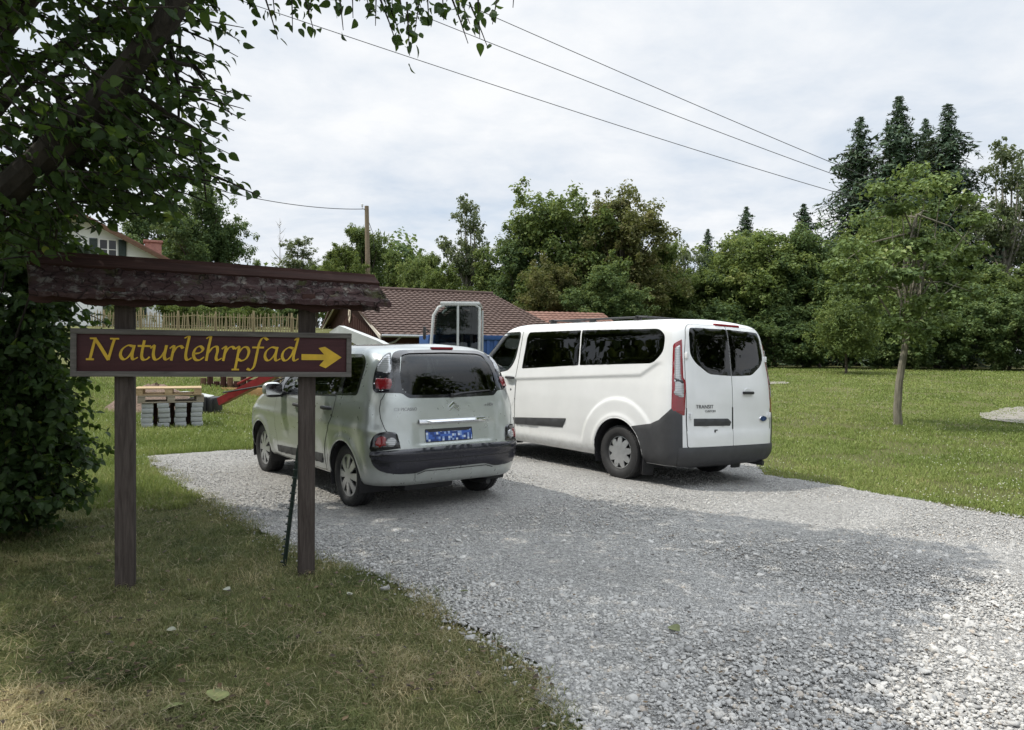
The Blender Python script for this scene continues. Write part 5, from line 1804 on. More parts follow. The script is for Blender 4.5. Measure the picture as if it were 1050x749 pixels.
LV = {'P': [], 'D': [], 'N': [], 'L': [], 'T': []}
def spray(tip, root_dir, n, L=.066, spread=.07, length=.45, tint=.42):
    """a twig that ends at tip, with leaves to both sides"""
    tip = np.array(tip); d = np.array(root_dir, float); d /= np.linalg.norm(d)
    base = tip - d * length
    sag = np.array([0, 0, -.10 * length])
    s_ = np.sort(rgen.random(n))
    pts = base + d * (length * s_)[:, None] + sag * (s_**2)[:, None]
    sd = np.cross(d, [0, 0, 1.]); sd /= np.linalg.norm(sd) + 1e-9
    al = np.where(np.arange(n) % 2 == 0, 1, -1)[:, None] * sd
    D = unit(d * .55 + al * rgen.uniform(.4, 1.2, (n, 1)) + np.array([0, 0, -.65]) * rgen.uniform(-.4, 1.3, (n, 1)) + rgen.normal(0, .42, (n, 3)))
    N = unit(np.array([0, 0, .8]) + d * .3 + rgen.normal(0, .75, (n, 3)))
    LV['P'].append(pts + rgen.normal(0, spread * .25, (n, 3))); LV['D'].append(D); LV['N'].append(N)
    LV['L'].append(L * rgen.uniform(.65, 1.2, n)); LV['T'].append(np.clip(rgen.normal(tint, .2, n), 0, .96) + (rgen.random(n) < .006) * .5)
    wood.tube([Vector(base) - o1, Vector((base + tip) / 2 + sag * .25) - o1, Vector(tip + sag) - o1], [.006, .004, .002], 4, False)
def px_fill(poly, n, y0, y1, per=16, **kw):
    xs = [p[0] for p in poly]; ys = [p[1] for p in poly]
    k = 0
    while k < n:
        px, py = rgen.uniform(min(xs), max(xs)), rgen.uniform(min(ys), max(ys))
        if not in_poly(np.array([px]), np.array([py]), poly)[0]: continue
        t_ = at(px, py, rgen.uniform(y0, y1))
        spray(t_, (rgen.uniform(.3, 1.0), rgen.uniform(-.6, .5), rgen.uniform(-.75, .25)), per, **kw); k += 1
# dense inner part, thinner towards the right, then single hanging tips
px_fill([(-60, -30), (150, -30), (165, 40), (150, 110), (165, 170), (148, 200), (92, 226), (84, 255), (-60, 255)], 250, 3.5, 5.8)
px_fill([(140, -30), (238, -30), (236, 10), (205, 30), (200, 60), (190, 100), (160, 110), (150, 60)], 40, 3.6, 5.0)
px_fill([(120, 110), (190, 105), (222, 120), (232, 150), (205, 165), (215, 190), (190, 205), (120, 215)], 66, 3.7, 5.2)
px_fill([(30, 200), (185, 198), (205, 212), (150, 222), (96, 232), (84, 262), (30, 262)], 60, 3.7, 5.4)
for px, py, n in [(246, 36, 12), (250, 22, 10), (228, 78, 12), (243, 96, 9), (222, 92, 12), (252, 118, 6), (240, 128, 9), (228, 138, 12), (250, 105, 7), (205, 62, 13), (222, 58, 12), (214, 84, 12), (236, 62, 9), (196, 96, 13), (210, 108, 12), (244, 52, 8), (258, 92, 6), (200, 128, 13), (222, 168, 11), (240, 174, 9), (262, 192, 8), (248, 186, 12), (232, 190, 14), (222, 205, 12), (205, 180, 14), (236, 152, 10), (212, 150, 14), (268, 196, 5), (200, 215, 14), (215, 170, 12)]:
    spray(at(px, py, rgen.uniform(3.8, 4.4)), (1, -.1, rgen.uniform(-.45, -.05)), n, length=.34)
# leaves along the top edge
for px, py, n in [(282, 14, 12), (285, 36, 6), (300, 26, 10), (316, 10, 14), (322, 28, 12), (345, 10, 14), (352, 26, 10), (362, 14, 12), (380, 8, 14), (385, 22, 9), (402, 6, 16), (415, 20, 16), (412, 36, 16), (420, 52, 14), (408, 44, 14), (425, 30, 16), (430, 10, 16), (440, 22, 14), (455, 16, 12), (470, 10, 14), (482, 20, 12), (492, 34, 10), (500, 44, 7), (505, 20, 9), (480, 40, 6), (526, 3, 5), (262, 10, 14), (255, -4, 14), (300, -6, 16), (340, -8, 16), (375, -8, 16), (410, -8, 18), (445, -6, 18), (480, -6, 16), (510, -8, 12)]:
    spray(at(px, py, rgen.uniform(3.9, 4.6)), (rgen.uniform(-.2, .5), rgen.uniform(-.2, .2), -1), n, length=.26, L=.056)
# the part of the crown above and behind the picture that shades the ground
cotz = 1 / math.tan(SUN_EL); _hh = math.hypot(SUN_AZ_X, SUN_AZ_Y); sxu, syu = SUN_AZ_X / _hh * cotz, SUN_AZ_Y / _hh * cotz
shade = [(-5.5, 8.6), (-3.6, 7.9), (-2.5, 7.3), (-1.2, 7.9), (0, 8.5), (1.0, 7.7), (2.0, 7.2), (2.9, 6.7), (3.9, 6.1), (3.3, 5.2), (2.4, 4.3), (1.7, 3.3), (1.4, 2.0), (.8, .6), (-1.2, 1.2), (-1.7, 2.9), (-2.4, 3.6), (-3.4, 4.9), (-5.5, 5.2)]
NSH = 17500
kx, ky = [], []
while len(kx) < NSH:
    a = rgen.uniform(-5.5, 3.9, 4000); c = rgen.uniform(.6, 8.6, 4000)
    k = in_poly(a, c, shade) & (rgen.random(4000) < np.clip(dist_poly(a, c, shade) / .35 + .25, 0, 1))
    kx += list(a[k]); ky += list(c[k])
kx = np.array(kx[:NSH]); ky = np.array(ky[:NSH])
zmin = (1.95 + .475 * ky) / (1 - .475 * syu)
zh = np.maximum(zmin, 3.9) + .4 + 2.2 * rgen.random(NSH)**1.3
P = np.stack([kx + sxu * zh, ky + syu * zh, zh], 1)
LV['P'].append(P); LV['D'].append(unit(rgen.normal(0, 1, (NSH, 3)) + np.array([0, 0, -.5]))); LV['N'].append(unit(rgen.normal(0, .5, (NSH, 3)) + np.array([0, 0, 1.])))
LV['L'].append(rgen.uniform(.10, .17, NSH)); LV['T'].append(np.clip(rgen.normal(.42, .2, NSH), 0, .95))
def flush_leaves(name, root, origin, mat):
    P = np.concatenate(LV['P']) - np.array(origin); D = np.concatenate(LV['D']); N = np.concatenate(LV['N']); L = np.concatenate(LV['L']); T = np.concatenate(LV['T'])
    V, F, nf = near_leaves(P, D, N, L, rgen)
    mesh_obj(name, V, F, mat, root, True, None, None, {'tint': np.repeat(np.clip(T, 0, 1), nf)})
    for k in LV: LV[k] = []
wood.build('trunk', M['bark_dark'], nt_root)
flush_leaves('crown', nt_root, o1, M['leaf_near'])
# the dense bush under it, left of the sign
wood = MB()
br = empty('bush', (-4.4, 6.3, G(-4.4, 6.3))); o1 = Vector(br.location)
tag(br, 'dense dark green bush reaching the ground at the left, half behind the sign', 'shrub')
n = 0
cb_ = [(-4.25, 6.3, .75, .80, .75, .80), (-4.3, 6.4, 1.8, .85, .8, .9), (-5.2, 6.2, 1.2, 1.0, .9, 1.3), (-3.95, 6.0, 1.35, .45, .5, .7), (-4.9, 6.6, 2.5, .9, .8, .7), (-4.0, 6.5, 2.2, .45, .5, .45), (-4.55, 5.95, .32, .95, .6, .42), (-3.95, 6.15, .50, .50, .5, .48), (-4.0, 6.1, 1.0, .55, .5, .55), (-5.3, 5.9, .6, .7, .6, .7)]
for (cx, cy, cz, rx, ry, rz_) in cb_:
    for k in range(150):
        d = rgen.normal(0, 1, 3); d /= np.linalg.norm(d); q = rgen.uniform(.55, 1.05)
        p = np.array([cx + d[0] * rx * q, cy + d[1] * ry * q, max(.06, cz + d[2] * rz_ * q)])
        spray(p, (d[0] + .2, d[1] - .2, d[2] * .4 - .35), 17, L=.072, length=.30, tint=.42)
for k in range(22):
    p = Vector((-4.5 + rgen.uniform(-.3, .3), 6.3 + rgen.uniform(-.2, .2), -.05)); q = Vector((-4.5 + rgen.uniform(-1, .8), 6.3 + rgen.uniform(-.6, .5), rgen.uniform(1.2, 2.6)))
    wood.tube([p - o1, p.lerp(q, .5) + Vector((0, 0, .2)) - o1, q - o1], [.022, .016, .006], 5)
wood.build('stems', M['bark_dark'], br)
flush_leaves('foliage', br, o1, M['leaf_near'])
# ------------------------------------------------------------------ the signpost
def wood_mat(name, lo, hi, axis=(1, 9, 9), scale=3.2, rough=.82, bump=.5, lichen=None):
    t = NT(name)
    v = t.coord('Object', axis)
    f = t.noise(v, scale, 8, .65, .5)
    base = t.ramp(f, [(.28, lo), (.72, hi)])
    if lichen:
        v2 = t.coord('Object')
        lf = t.noise(v2, lichen[1], 6, .7)
        base = t.mix(t.ramp(lf, [(lichen[2], 0), (lichen[2] + .08, 1)]), base, lichen[0])
    return t.done(t.bsdf(base, rough, 0, t.bump(f, bump, .006), .25))
M['sign_face'] = wood_mat('oxblood painted board', (.040, .014, .016), (.066, .024, .027), (1, 1, 9), 4, .6, .25)
M['sign_frame'] = wood_mat('weathered grey frame', (.075, .069, .064), (.165, .155, .145), (1, 9, 9), 4)
M['post_wood'] = wood_mat('weathered post', (.034, .026, .023), (.094, .078, .070), (9, 9, .8), 5, .85, .7)
M['beam_wood'] = wood_mat('dark stained beam', (.028, .013, .011), (.062, .030, .025), (1, 9, 9), 4)
M['sign_letter'] = simple('yellow lettering paint', (.56, .36, .020), .55, var=.14, scale=14)
def bark_roof_mat():
    t = NT('weathered roof boards with lichen')
    v = t.coord('Object')
    g = t.noise(t.coord('Object', (1, 5, 5)), 4.5, 8, .7, .6)
    base = t.ramp(g, [(.25, (.024, .013, .013)), (.5, (.058, .034, .034)), (.75, (.105, .076, .074))])
    li = t.noise(v, 13, 7, .72)
    base = t.mix(t.ramp(li, [(.52, 0), (.62, .85)]), base, (.185, .175, .16))
    mo = t.noise(v, 6, 6, .7)
    base = t.mix(t.ramp(mo, [(.56, 0), (.64, .8)]), base, (.045, .050, .016))
    cr = t.n('ShaderNodeTexVoronoi', feature='DISTANCE_TO_EDGE'); cr.inputs['Scale'].default_value = 7
    nz = t.n('ShaderNodeTexNoise'); nz.inputs['Scale'].default_value = 8; t.l(v, nz.inputs['Vector'])
    ad = t.n('ShaderNodeVectorMath', operation='ADD'); sc_ = t.n('ShaderNodeVectorMath', operation='SCALE'); sc_.inputs['Scale'].default_value = .25
    t.l(nz.outputs['Color'], sc_.inputs[0]); t.l(v, ad.inputs[0]); t.l(sc_.outputs[0], ad.inputs[1]); t.l(ad.outputs[0], cr.inputs['Vector'])
    crk = t.ramp(cr.outputs['Distance'], [(.0, 0), (.05, 1)])
    h = t.math('ADD', t.math('ADD', g, t.math('MULTIPLY', crk, .5)), t.math('MULTIPLY', li, .5))
    base = t.mix(t.math('MULTIPLY', t.math('SUBTRACT', 1.0, crk), .7), base, (.012, .008, .008))
    return t.done(t.bsdf(base, .9, 0, t.bump(h, .9, .02), .2))
M['bark_roof'] = bark_roof_mat()

SA = at(73, 361.5, 4.66); SB = at(360, 364.5, 5.20)
sd_ = Vector((SB.x - SA.x, SB.y - SA.y, 0)); SL = sd_.length; sd_.normalize()
sn_ = Vector((sd_.y, -sd_.x, 0))                        # towards the viewer
sign = empty('trail_sign', (SA.x, SA.y, 0.0), math.atan2(sd_.y, sd_.x))
tag(sign, 'dark wooden trail sign with yellow lettering and a little mossy roof', 'sign')
# local frame: x along the board, -y towards the viewer, z up
def sl(px, py, off=0.0):
    """local x, z of a measured position on the plane of the board"""
    d = ray(px, py); o_ = Vector((SA.x, SA.y, 0)) + sn_ * off
    k = (o_ - CAM).dot(sn_) / d.dot(sn_); p = CAM + d * k
    return (p - o_).dot(sd_), p.z
zb, zt = 1.5 * 0 + (sl(73, 387)[1] + sl(360, 386)[1]) / 2, (sl(73, 336.5)[1] + sl(360, 342.5)[1]) / 2
tilt = math.atan2(sl(360, 364.5)[1] - sl(73, 361.5)[1], SL)
BZ = (zb + zt) / 2; BH = zt - zb
TB = Matrix.Translation((SL / 2, 0, BZ)) @ Matrix.Rotation(-tilt, 4, 'Y')
mb = MB(); mb.box((0, 0, 0), (SL - .06, .030, BH - .05), .003, TB)
board = mb.build('board', M['sign_face'], sign)
fw_ = .034
for c, d in (((0, -.006, BH / 2 - fw_ / 2), (SL, .052, fw_)), ((0, -.006, -BH / 2 + fw_ / 2), (SL, .052, fw_)), ((-SL / 2 + fw_ / 2, -.006, 0), (fw_, .050, BH - 2 * fw_)), ((SL / 2 - fw_ / 2, -.006, 0), (fw_, .050, BH - 2 * fw_))):
    mb = MB(); mb.box(c, d, .004, TB); mb.build('board_frame', M['sign_frame'], board)
# letters drawn with a broad pen
def catmull(pts, n=7):
    if len(pts) < 3: return pts
    P = [pts[0]] + list(pts) + [pts[-1]]; out = []
    for i in range(1, len(P) - 2):
        p0, p1, p2, p3 = [Vector(q) for q in P[i - 1:i + 3]]
        for k in range(n):
            t_ = k / n
            q = .5 * ((2 * p1) + (p2 - p0) * t_ + (2 * p0 - 5 * p1 + 4 * p2 - p3) * t_**2 + (3 * p1 - p0 - 3 * p2 + p3) * t_**3)
            out.append((q.x, q.y))
    out.append(tuple(pts[-1])); return out
S_ = lambda *p: ('s', p)      # straight
C_ = lambda *p: ('c', p)      # curved
GL = {
 'N': (1.52, [S_((.06, 0), (.34, 1.48)), S_((.30, 1.5), (1.0, .0)), S_((1.0, .0), (1.32, 1.48)), S_((-.10, .02), (.24, .02)), S_((1.12, 1.48), (1.52, 1.48)), S_((.10, 1.48), (.36, 1.48))]),
 'a': (1.0, [C_((.78, .90), (.50, .98), (.20, .72), (.10, .34), (.22, .05), (.44, .12), (.68, .50), (.80, .90)), C_((.82, .98), (.70, .30), (.76, .04), (.98, .16))]),
 't': (.66, [C_((.34, 1.36), (.20, .36), (.28, .03), (.48, .06), (.60, .2)), S_((.02, .95), (.64, .95))]),
 'u': (1.04, [C_((.02, .82), (.20, .98), (.15, .36), (.26, .03), (.52, .18), (.76, .62), (.84, .98)), C_((.86, 1.0), (.74, .28), (.82, .04), (1.02, .16))]),
 'r': (.72, [C_((.0, .82), (.20, .98), (.14, .5), (.06, .0)), C_((.12, .42), (.34, .86), (.56, .98), (.68, .84))]),
 'l': (.44, [C_((.08, 1.62), (.30, 1.76), (.22, 1.1), (.12, .36), (.20, .03), (.42, .16))]),
 'e': (.74, [C_((.12, .46), (.46, .54), (.62, .78), (.46, .98), (.22, .82), (.10, .42), (.20, .07), (.42, .02), (.66, .22))]),
 'h': (.94, [C_((.08, 1.62), (.30, 1.76), (.20, 1.0), (.06, 0)), C_((.14, .46), (.40, .88), (.64, .96), (.68, .66), (.60, .22), (.68, .03), (.90, .16))]),
 'p': (.94, [C_((.02, .82), (.22, .98), (.14, .3), (.0, -.66)), S_((-.16, -.68), (.20, -.68)), C_((.14, .42), (.42, .90), (.68, .94), (.78, .62), (.64, .18), (.36, .0), (.14, .14))]),
 'f': (.66, [C_((.90, 1.58), (.70, 1.76), (.48, 1.46), (.30, .5), (.14, -.40), (-.06, -.70), (-.24, -.62)), S_((.06, .95), (.68, .95))]),
 'd': (1.06, [C_((.76, .90), (.50, .98), (.20, .72), (.10, .34), (.22, .05), (.44, .12), (.68, .50), (.80, .92)), C_((.84, 1.60), (1.02, 1.76), (.88, .9), (.76, .28), (.82, .04), (1.04, .16))]),
}
def pen(mb, pts, place, wa=.080, wb=.024, ang=R(38)):
    vs = []; fs = []
    n = len(pts)
    for i, p in enumerate(pts):
        a = Vector(pts[max(0, i - 1)]); c = Vector(pts[min(n - 1, i + 1)])
        t_ = (c - a); t_ = t_.normalized() if t_.length > 1e-6 else Vector((1, 0))
        nn = Vector((-t_.y, t_.x)); th = math.atan2(t_.y, t_.x) - ang
        w = math.sqrt((wa * math.sin(th))**2 + (wb * math.cos(th))**2) + .014
        ext = t_ * (-.03 if i == 0 else (.03 if i == n - 1 else 0))
        q0 = Vector(p) + ext + nn * w; q1 = Vector(p) + ext - nn * w
        vs += [place(q0, 1), place(q1, 1), place(q0, 0), place(q1, 0)]
    for i in range(n - 1):
        b_ = 4 * i; d = 4 * (i + 1)
        fs += [(b_, b_ + 1, d + 1, d), (b_ + 2, b_, d, d + 2), (b_ + 1, b_ + 3, d + 3, d + 1)]
    fs += [(0, 2, 3, 1), (4 * (n - 1), 4 * (n - 1) + 1, 4 * (n - 1) + 3, 4 * (n - 1) + 2)]
    mb.add(vs, fs)
word = 'Naturlehrpfad'
total = sum(GL[c][0] for c in word)
x0, _ = sl(91.5, 364); x1, _ = sl(306, 364)
kx_ = (x1 - x0) / total
base_z = (sl(100, 368.5)[1] + sl(290, 371.0)[1]) / 2 - BZ
xh = .094
pos = 0
for ci, ch in enumerate(word):
    mb = MB()
    lay = .0
    for kind, pts in GL[ch][1]:
        lay += .0007
        path = catmull(pts) if kind == 'c' else [tuple(Vector(pts[0]).lerp(Vector(pts[1]), k / 3)) for k in range(4)]
        def place(q, top, lay=lay):
            return TB @ Vector((x0 + (pos + q.x) * kx_ - SL / 2, -.0150 - (.0035 + lay if top else -.001), base_z + (q.y if 0 <= q.y <= 1 else (1 + (q.y - 1) * .86 if q.y > 1 else q.y * .92)) * xh))
        pen(mb, path, place)
    pos += GL[ch][0]
    mb.build('letter', M['sign_letter'], board, False)
ax0, ax1 = sl(309, 365)[0], sl(350, 366)[0]; az = (sl(330, 366)[1]) - BZ
AL = ax1 - ax0; hh = .020; hd = .072
mb = MB()
arrow = [(0, hh), (AL * .56, hh * .92), (AL * .42, hd * .86), (AL * .58, hd), (AL, 0.0), (AL * .60, -hd * 1.05), (AL * .44, -hd * .80), (AL * .56, -hh), (0, -hh * 1.05)]
mb.prism(arrow, 0, .004, TB @ frame_from((ax0 - SL / 2, -.0155, az), (1, 0, 0), (0, 0, 1), (0, -1, 0)))
mb.build('arrow', M['sign_letter'], board, False)
# posts
pxl = (sl(117, 400)[0] + sl(135.5, 400)[0]) / 2; pxr = (sl(305, 400)[0] + sl(325, 400)[0]) / 2
ztop = sl(125, 302)[1] + .02
for lx, wd in ((pxl, .112), (pxr, .112)):
    X = SA.x + sd_.x * lx - sn_.x * .075; Y = SA.y + sd_.y * lx - sn_.y * .075
    mb = MB(); zg = G(X, Y) - .05
    mb.box((lx, .078, (zg + ztop) / 2), (wd, .105, ztop - zg), .008)
    p = mb.build('post', M['post_wood'], sign)
    mb = MB()
    for s_ in (-1, 1): mb.lathe([(.0005, .006), (.007, .005), (.008, 0)], 8, frame_from((lx + .02, -.033, BZ + s_ * (BH / 2 - fw_ / 2)), (1, 0, 0), (0, 0, 1), (0, -1, 0)))
    if False: mb.build('bolt', M['sign_frame'], p)
# little roof: ridge beam, two slopes of split boards, scalloped fascia
rl0 = sl(33, 268, -.08)[0] - .03; rl1 = sl(380, 290, -.08)[0] + .02
zr0 = sl(33, 262.5, -.08)[1]; zr1 = sl(378, 287, -.08)[1]
ze0 = sl(36, 301, .24)[1]; ze1 = sl(392, 311.5, .24)[1]
rg = np.random.default_rng(17)
def slope(name, side):
    mb = MB()
    nu = 90; nv = 16
    grid = {}
    yd = -.27 * side
    for i in range(nu + 1):
        u = i / nu; x = rl0 + (rl1 - rl0) * u
        for j in range(nv + 1):
            v_ = j / nv
            xx = x + .085 * v_
            z = (zr0 + (zr1 - zr0) * u) * (1 - v_) + (ze0 + (ze1 - ze0) * u) * v_
            row = math.floor(v_ * 2.999)
            lap = .016 * ((v_ * 3) % 1.0) if j < nv else .016
            edge = .005 * math.sin(u * 37) + .005 * math.sin(u * 91 + 1) + .003 * math.sin(u * 23)
            nz_ = rg.normal(0, .0028)
            y = .078 + yd * v_ + (edge * -side * .6 if j == nv else 0)
            grid[i, j] = (xx, y - side * (lap * .6 + nz_), z + lap * .8 + nz_ + (edge * .7 if j == nv else 0))
    vs = []; idx = {}
    for k, p in grid.items(): idx[k] = len(vs); vs.append(p)
    fs = []
    for i in range(nu):
        for j in range(nv):
            q = (idx[i, j], idx[i + 1, j], idx[i + 1, j + 1], idx[i, j + 1])
            fs.append(q if side < 0 else tuple(reversed(q)))
    # underside and edges
    b_ = len(vs); low = {}
    for k, p in grid.items(): low[k] = len(vs); vs.append((p[0], p[1], p[2] - .030))
    for i in range(nu):
        for j in range(nv):
            q = (low[i, j], low[i, j + 1], low[i + 1, j + 1], low[i + 1, j]); fs.append(q if side < 0 else tuple(reversed(q)))
    for i in range(nu): fs.append((idx[i, nv], idx[i + 1, nv], low[i + 1, nv], low[i, nv]))
    for j in range(nv):
        fs.append((idx[0, j], idx[0, j + 1], low[0, j + 1], low[0, j])); fs.append((idx[nu, j + 1], idx[nu, j], low[nu, j], low[nu, j + 1]))
    mb.add(vs, fs)
    return mb.build(name, M['bark_roof'], sign, True, 50)
slope('roof_slope', 1); slope('roof_slope', -1)
mb = MB()
vs = []
for x, a_, b_ in ((rl0 - .008, zr0, ze0), (rl1 + .004, zr1, ze1)):
    for v_ in (-.02, .30):
        for h_ in (.004, .026): vs.append((x + .085 * max(0, v_), .078 - .27 * v_ - h_ * .6, a_ * (1 - v_) + b_ * v_ + h_))
mb.add(vs, [(1, 3, 7, 5), (0, 4, 6, 2), (2, 6, 7, 3), (0, 1, 5, 4), (0, 2, 3, 1), (4, 5, 7, 6)])
mb.build('ridge_board', M['beam_wood'], sign, False)
mb = MB()
mb.tube([(rl0 - .005, .078, zr0 + .006), ((rl0 + rl1) / 2, .078, (zr0 + zr1) / 2 + .010), (rl1 + .005, .078, zr1 + .006)], [.034, .036, .034], 6)
mb.build('roof_ridge', M['beam_wood'], sign)
mb = MB()
n = 60; xa, xb = rl0 + .06, rl1 - .10
top = []; bot = []
for i in range(n + 1):
    u = i / n; x = xa + (xb - xa) * u
    zt_ = (ze0 + (ze1 - ze0) * u)
    nearp = min(abs(x - pxl), abs(x - pxr), .26) / .26
    top.append((x, zt_ + .05)); bot.append((x, zt_ - .030 - .022 * (1 - nearp)**1.2 - .016 * (math.sin(u * 46) > .2)))
mb.prism(top + bot[::-1], -.022, .022, frame_from((0, -.085, 0), (1, 0, 0), (0, 0, 1), (0, -1, 0)))
mb.build('scalloped_beam', M['beam_wood'], sign)
for lx in (pxl, pxr):
    mb = MB(); zz_ = ze0 + (ze1 - ze0) * (lx - rl0) / (rl1 - rl0)
    mb.box((lx, .03, zz_ + .02), (.085, .42, .07), .006); mb.build('cross_bearer', M['beam_wood'], sign)

# green stake behind the right post
st0 = on_ground(290, 580, -.02); st1 = at(305, 470, st0.y - .05)
mb = MB(); mb.tube([st0 - Vector((0, 0, .1)), st1, st1 + (st1 - st0) * .12], [.016, .015, .014], 6)
M['stake'] = simple('dark green coated steel', (.012, .024, .019), .45)
for k in range(14):
    q = st0.lerp(st1, (k + .5) / 14); mb.box(q, (.036, .036, .012), .003)
tag(mb.build('garden_stake', M['stake']), 'dark green ribbed garden stake leaning against the right sign post', 'stake')

# ------------------------------------------------------------------ the white house on the rise
M['plaster'] = simple('white plaster', (.74, .75, .74), .85, var=.05, scale=2, bump=.2, bscale=30)
M['brown_wood'] = wood_mat('brown barge board', (.08, .045, .028), (.17, .10, .065), (1, 6, 6), 3)
M['shutter'] = simple('dark green shutter', (.014, .030, .024), .5)
M['brick'] = simple('red brick', (.30, .15, .12), .85, var=.25, scale=9, bump=.4, bscale=20, bdist=.02)
M['pane'] = glass_mat('window pane', (.10, .12, .13))
M['frame_white'] = simple('white window frame', (.78, .78, .77), .5, var=.03)
def tile_mat(name, lo, hi):
    t = NT(name)
    v = t.coord('Object')
    f = t.noise(v, 1.1, 5, .6); g = t.noise(v, 7, 5, .7)
    base = t.mix(.5, t.ramp(f, [(.3, lo), (.7, hi)]), t.ramp(g, [(.3, lo), (.7, hi)]))
    return t.done(t.bsdf(base, .75, 0, t.bump(g, .3, .02), .3))
M['tile_red'] = tile_mat('weathered red tile', (.13, .060, .045), (.24, .125, .095))
M['tile_brown'] = tile_mat('brown concrete tile', (.060, .037, .030), (.108, .072, .060))
def tiled_slope(mb, a, b_, c, d, pw=.30, pl=.34, amp=.035, step=.03, thick=.08):
    """roof slope with ridge a-b and eave d-c laid in courses of waved tiles"""
    a, b_, c, d = map(Vector, (a, b_, c, d))
    Lr = (b_ - a).length; Ls = (d - a).length
    nw = max(2, int(Lr / pw)); nr = max(2, int(Ls / pl))
    nrm = (b_ - a).cross(d - a).normalized()
    if nrm.z < 0: nrm = -nrm
    sub = 4
    vs = []; rows = []
    for r_ in range(nr):
        for e in (0, 1):
            v_ = (r_ + e) / nr
            row = []
            for i in range(nw * sub + 1):
                u = i / (nw * sub)
                p = a.lerp(b_, u).lerp(d.lerp(c, u), v_)
                w = amp * (.5 + .5 * math.sin(2 * PI * i / sub + .6)) + (step if e == 1 else 0.0)
                row.append(len(vs)); vs.append(p + nrm * w)
            rows.append(row)
    fs = []
    for k in range(len(rows) - 1):
        for i in range(nw * sub):
            fs.append((rows[k][i], rows[k][i + 1], rows[k + 1][i + 1], rows[k + 1][i]))
    q = len(vs)
    for p in (a, b_, c, d): vs.append(p - nrm * thick)
    fs.append((q, q + 3, q + 2, q + 1))
    f0, f1 = rows[0], rows[-1]
    fs.append(tuple([f1[i] for i in range(len(f1))] + [q + 2, q + 3]))
    fs.append((f0[0], f1[0], q + 3, q)); fs.append((f1[-1], f0[-1], q + 1, q + 2))
    mb.add(vs, fs)

YH = 43.0
HROT = R(27)
hc = at(83, 300, YH)
hdir = Vector((math.cos(HROT), math.sin(HROT), 0)); hbk = Vector((-hdir.y, hdir.x, 0))
zg = G(hc.x, YH) - .25
house = empty('white_house', (hc.x, YH, zg), HROT)
tag(house, 'white house with green shutters and a red brick chimney on the rise behind the sign', 'house')
o2 = Vector(house.location)
def hl(px, py, back=0.0):
    d = ray(px, py); k = (o2 + hbk * back - CAM).dot(hbk) / d.dot(hbk); q = CAM + d * k - o2
    return Vector((q.dot(hdir), q.dot(hbk), q.z))
hx0 = hl(4, 300).x; hx1 = hl(166, 300).x
zap = hl(82, 219.5).z + zg; zev = hl(166, 264).z + zg; hd_ = 9.0
apx = Vector((hl(82, 219.5).x + o2.x, 0, 0))
hw = (hx1 - hx0) / 2
mb = MB()
hw = max(-hx0, hx1)
pz = [(-hw, -2.5), (hw, -2.5), (hw, zev - zg - .12), (apx.x - o2.x, zap - zg - .16), (-hw, zev - zg - .12)]
mb.prism(pz, 0, hd_, frame_from((0, hd_, 0), (1, 0, 0), (0, 0, 1), (0, -1, 0)))
mb.build('wall', M['plaster'], house, False)
ridge_x = apx.x - o2.x; zrg = zap - zg
def roofpt(sx, ov):          # eave point carried out past the wall
    ex = hw * sx; k = 1 + ov
    return (ridge_x + (ex - ridge_x) * k, (zev - zg) + ((zev - zg) - zrg) * ov)
for sx in (1, -1):
    ex, ez = roofpt(sx, .10)
    mb = MB()
    tiled_slope(mb, (ridge_x, -.7, zrg), (ridge_x, hd_ + .5, zrg), (ex, hd_ + .5, ez), (ex, -.7, ez), .4, .45)
    r_ = mb.build('roof', M['tile_red'], house)
    mb = MB()
    mb.prism([(ridge_x, zrg - .02), (ex, ez - .02), (ex, ez - .26), (ridge_x, zrg - .28)], 0, .06, frame_from((0, -.72, 0), (1, 0, 0), (0, 0, 1), (0, -1, 0)))
    mb.build('barge_board', M['brown_wood'], house, False)
ch = hl(157, 256, 3.2)
mb = MB(); mb.box((ch.x, 3.2, ch.z - .9), (.95, .75, 2.7), .02); mb.box((ch.x, 3.2, ch.z + .47), (1.12, .92, .14), .02)
mb.build('chimney', M['brick'], house, True)
def window(parent, x, z, w, h, y=-.0, shut=(1, 1)):
    mb = MB(); fr = .07
    for c, d in (((x, y - .03, z + h / 2), (w + fr, .08, fr)), ((x, y - .03, z - h / 2), (w + fr, .08, fr)), ((x - w / 2, y - .03, z), (fr, .078, h - fr)), ((x + w / 2, y - .03, z), (fr, .078, h - fr)), ((x, y - .03, z), (.09, .07, h - fr)), ((x, y - .03, z + .05), (w - fr, .066, .04))):
        mb.box(c, d, .006)
    o = mb.build('window', M['frame_white'], parent)
    mb = MB(); mb.box((x, y - .008, z), (w, .02, h)); mb.build('pane', M['pane'], o)
    for s_, k in ((-1, shut[0]), (1, shut[1])):
        if k:
            mb = MB(); mb.box((x + s_ * (w / 2 + .08 + w * .24), y - .035, z), (w * .46, .05, h + .06), .008)
            for q in range(8): mb.box((x + s_ * (w / 2 + .08 + w * .24), y - .064, z - h / 2 + (q + .5) * h / 8), (w * .36, .014, h / 8 * .55), .003)
            mb.build('shutter', M['shutter'], o)
window(house, hl(110.8, 257).x, hl(110.8, 257).z, hl(120, 257).x - hl(102, 257).x, 1.25)
for px in (45, 128):
    window(house, hl(px, 312).x, hl(px, 312).z, 1.1, 1.3)

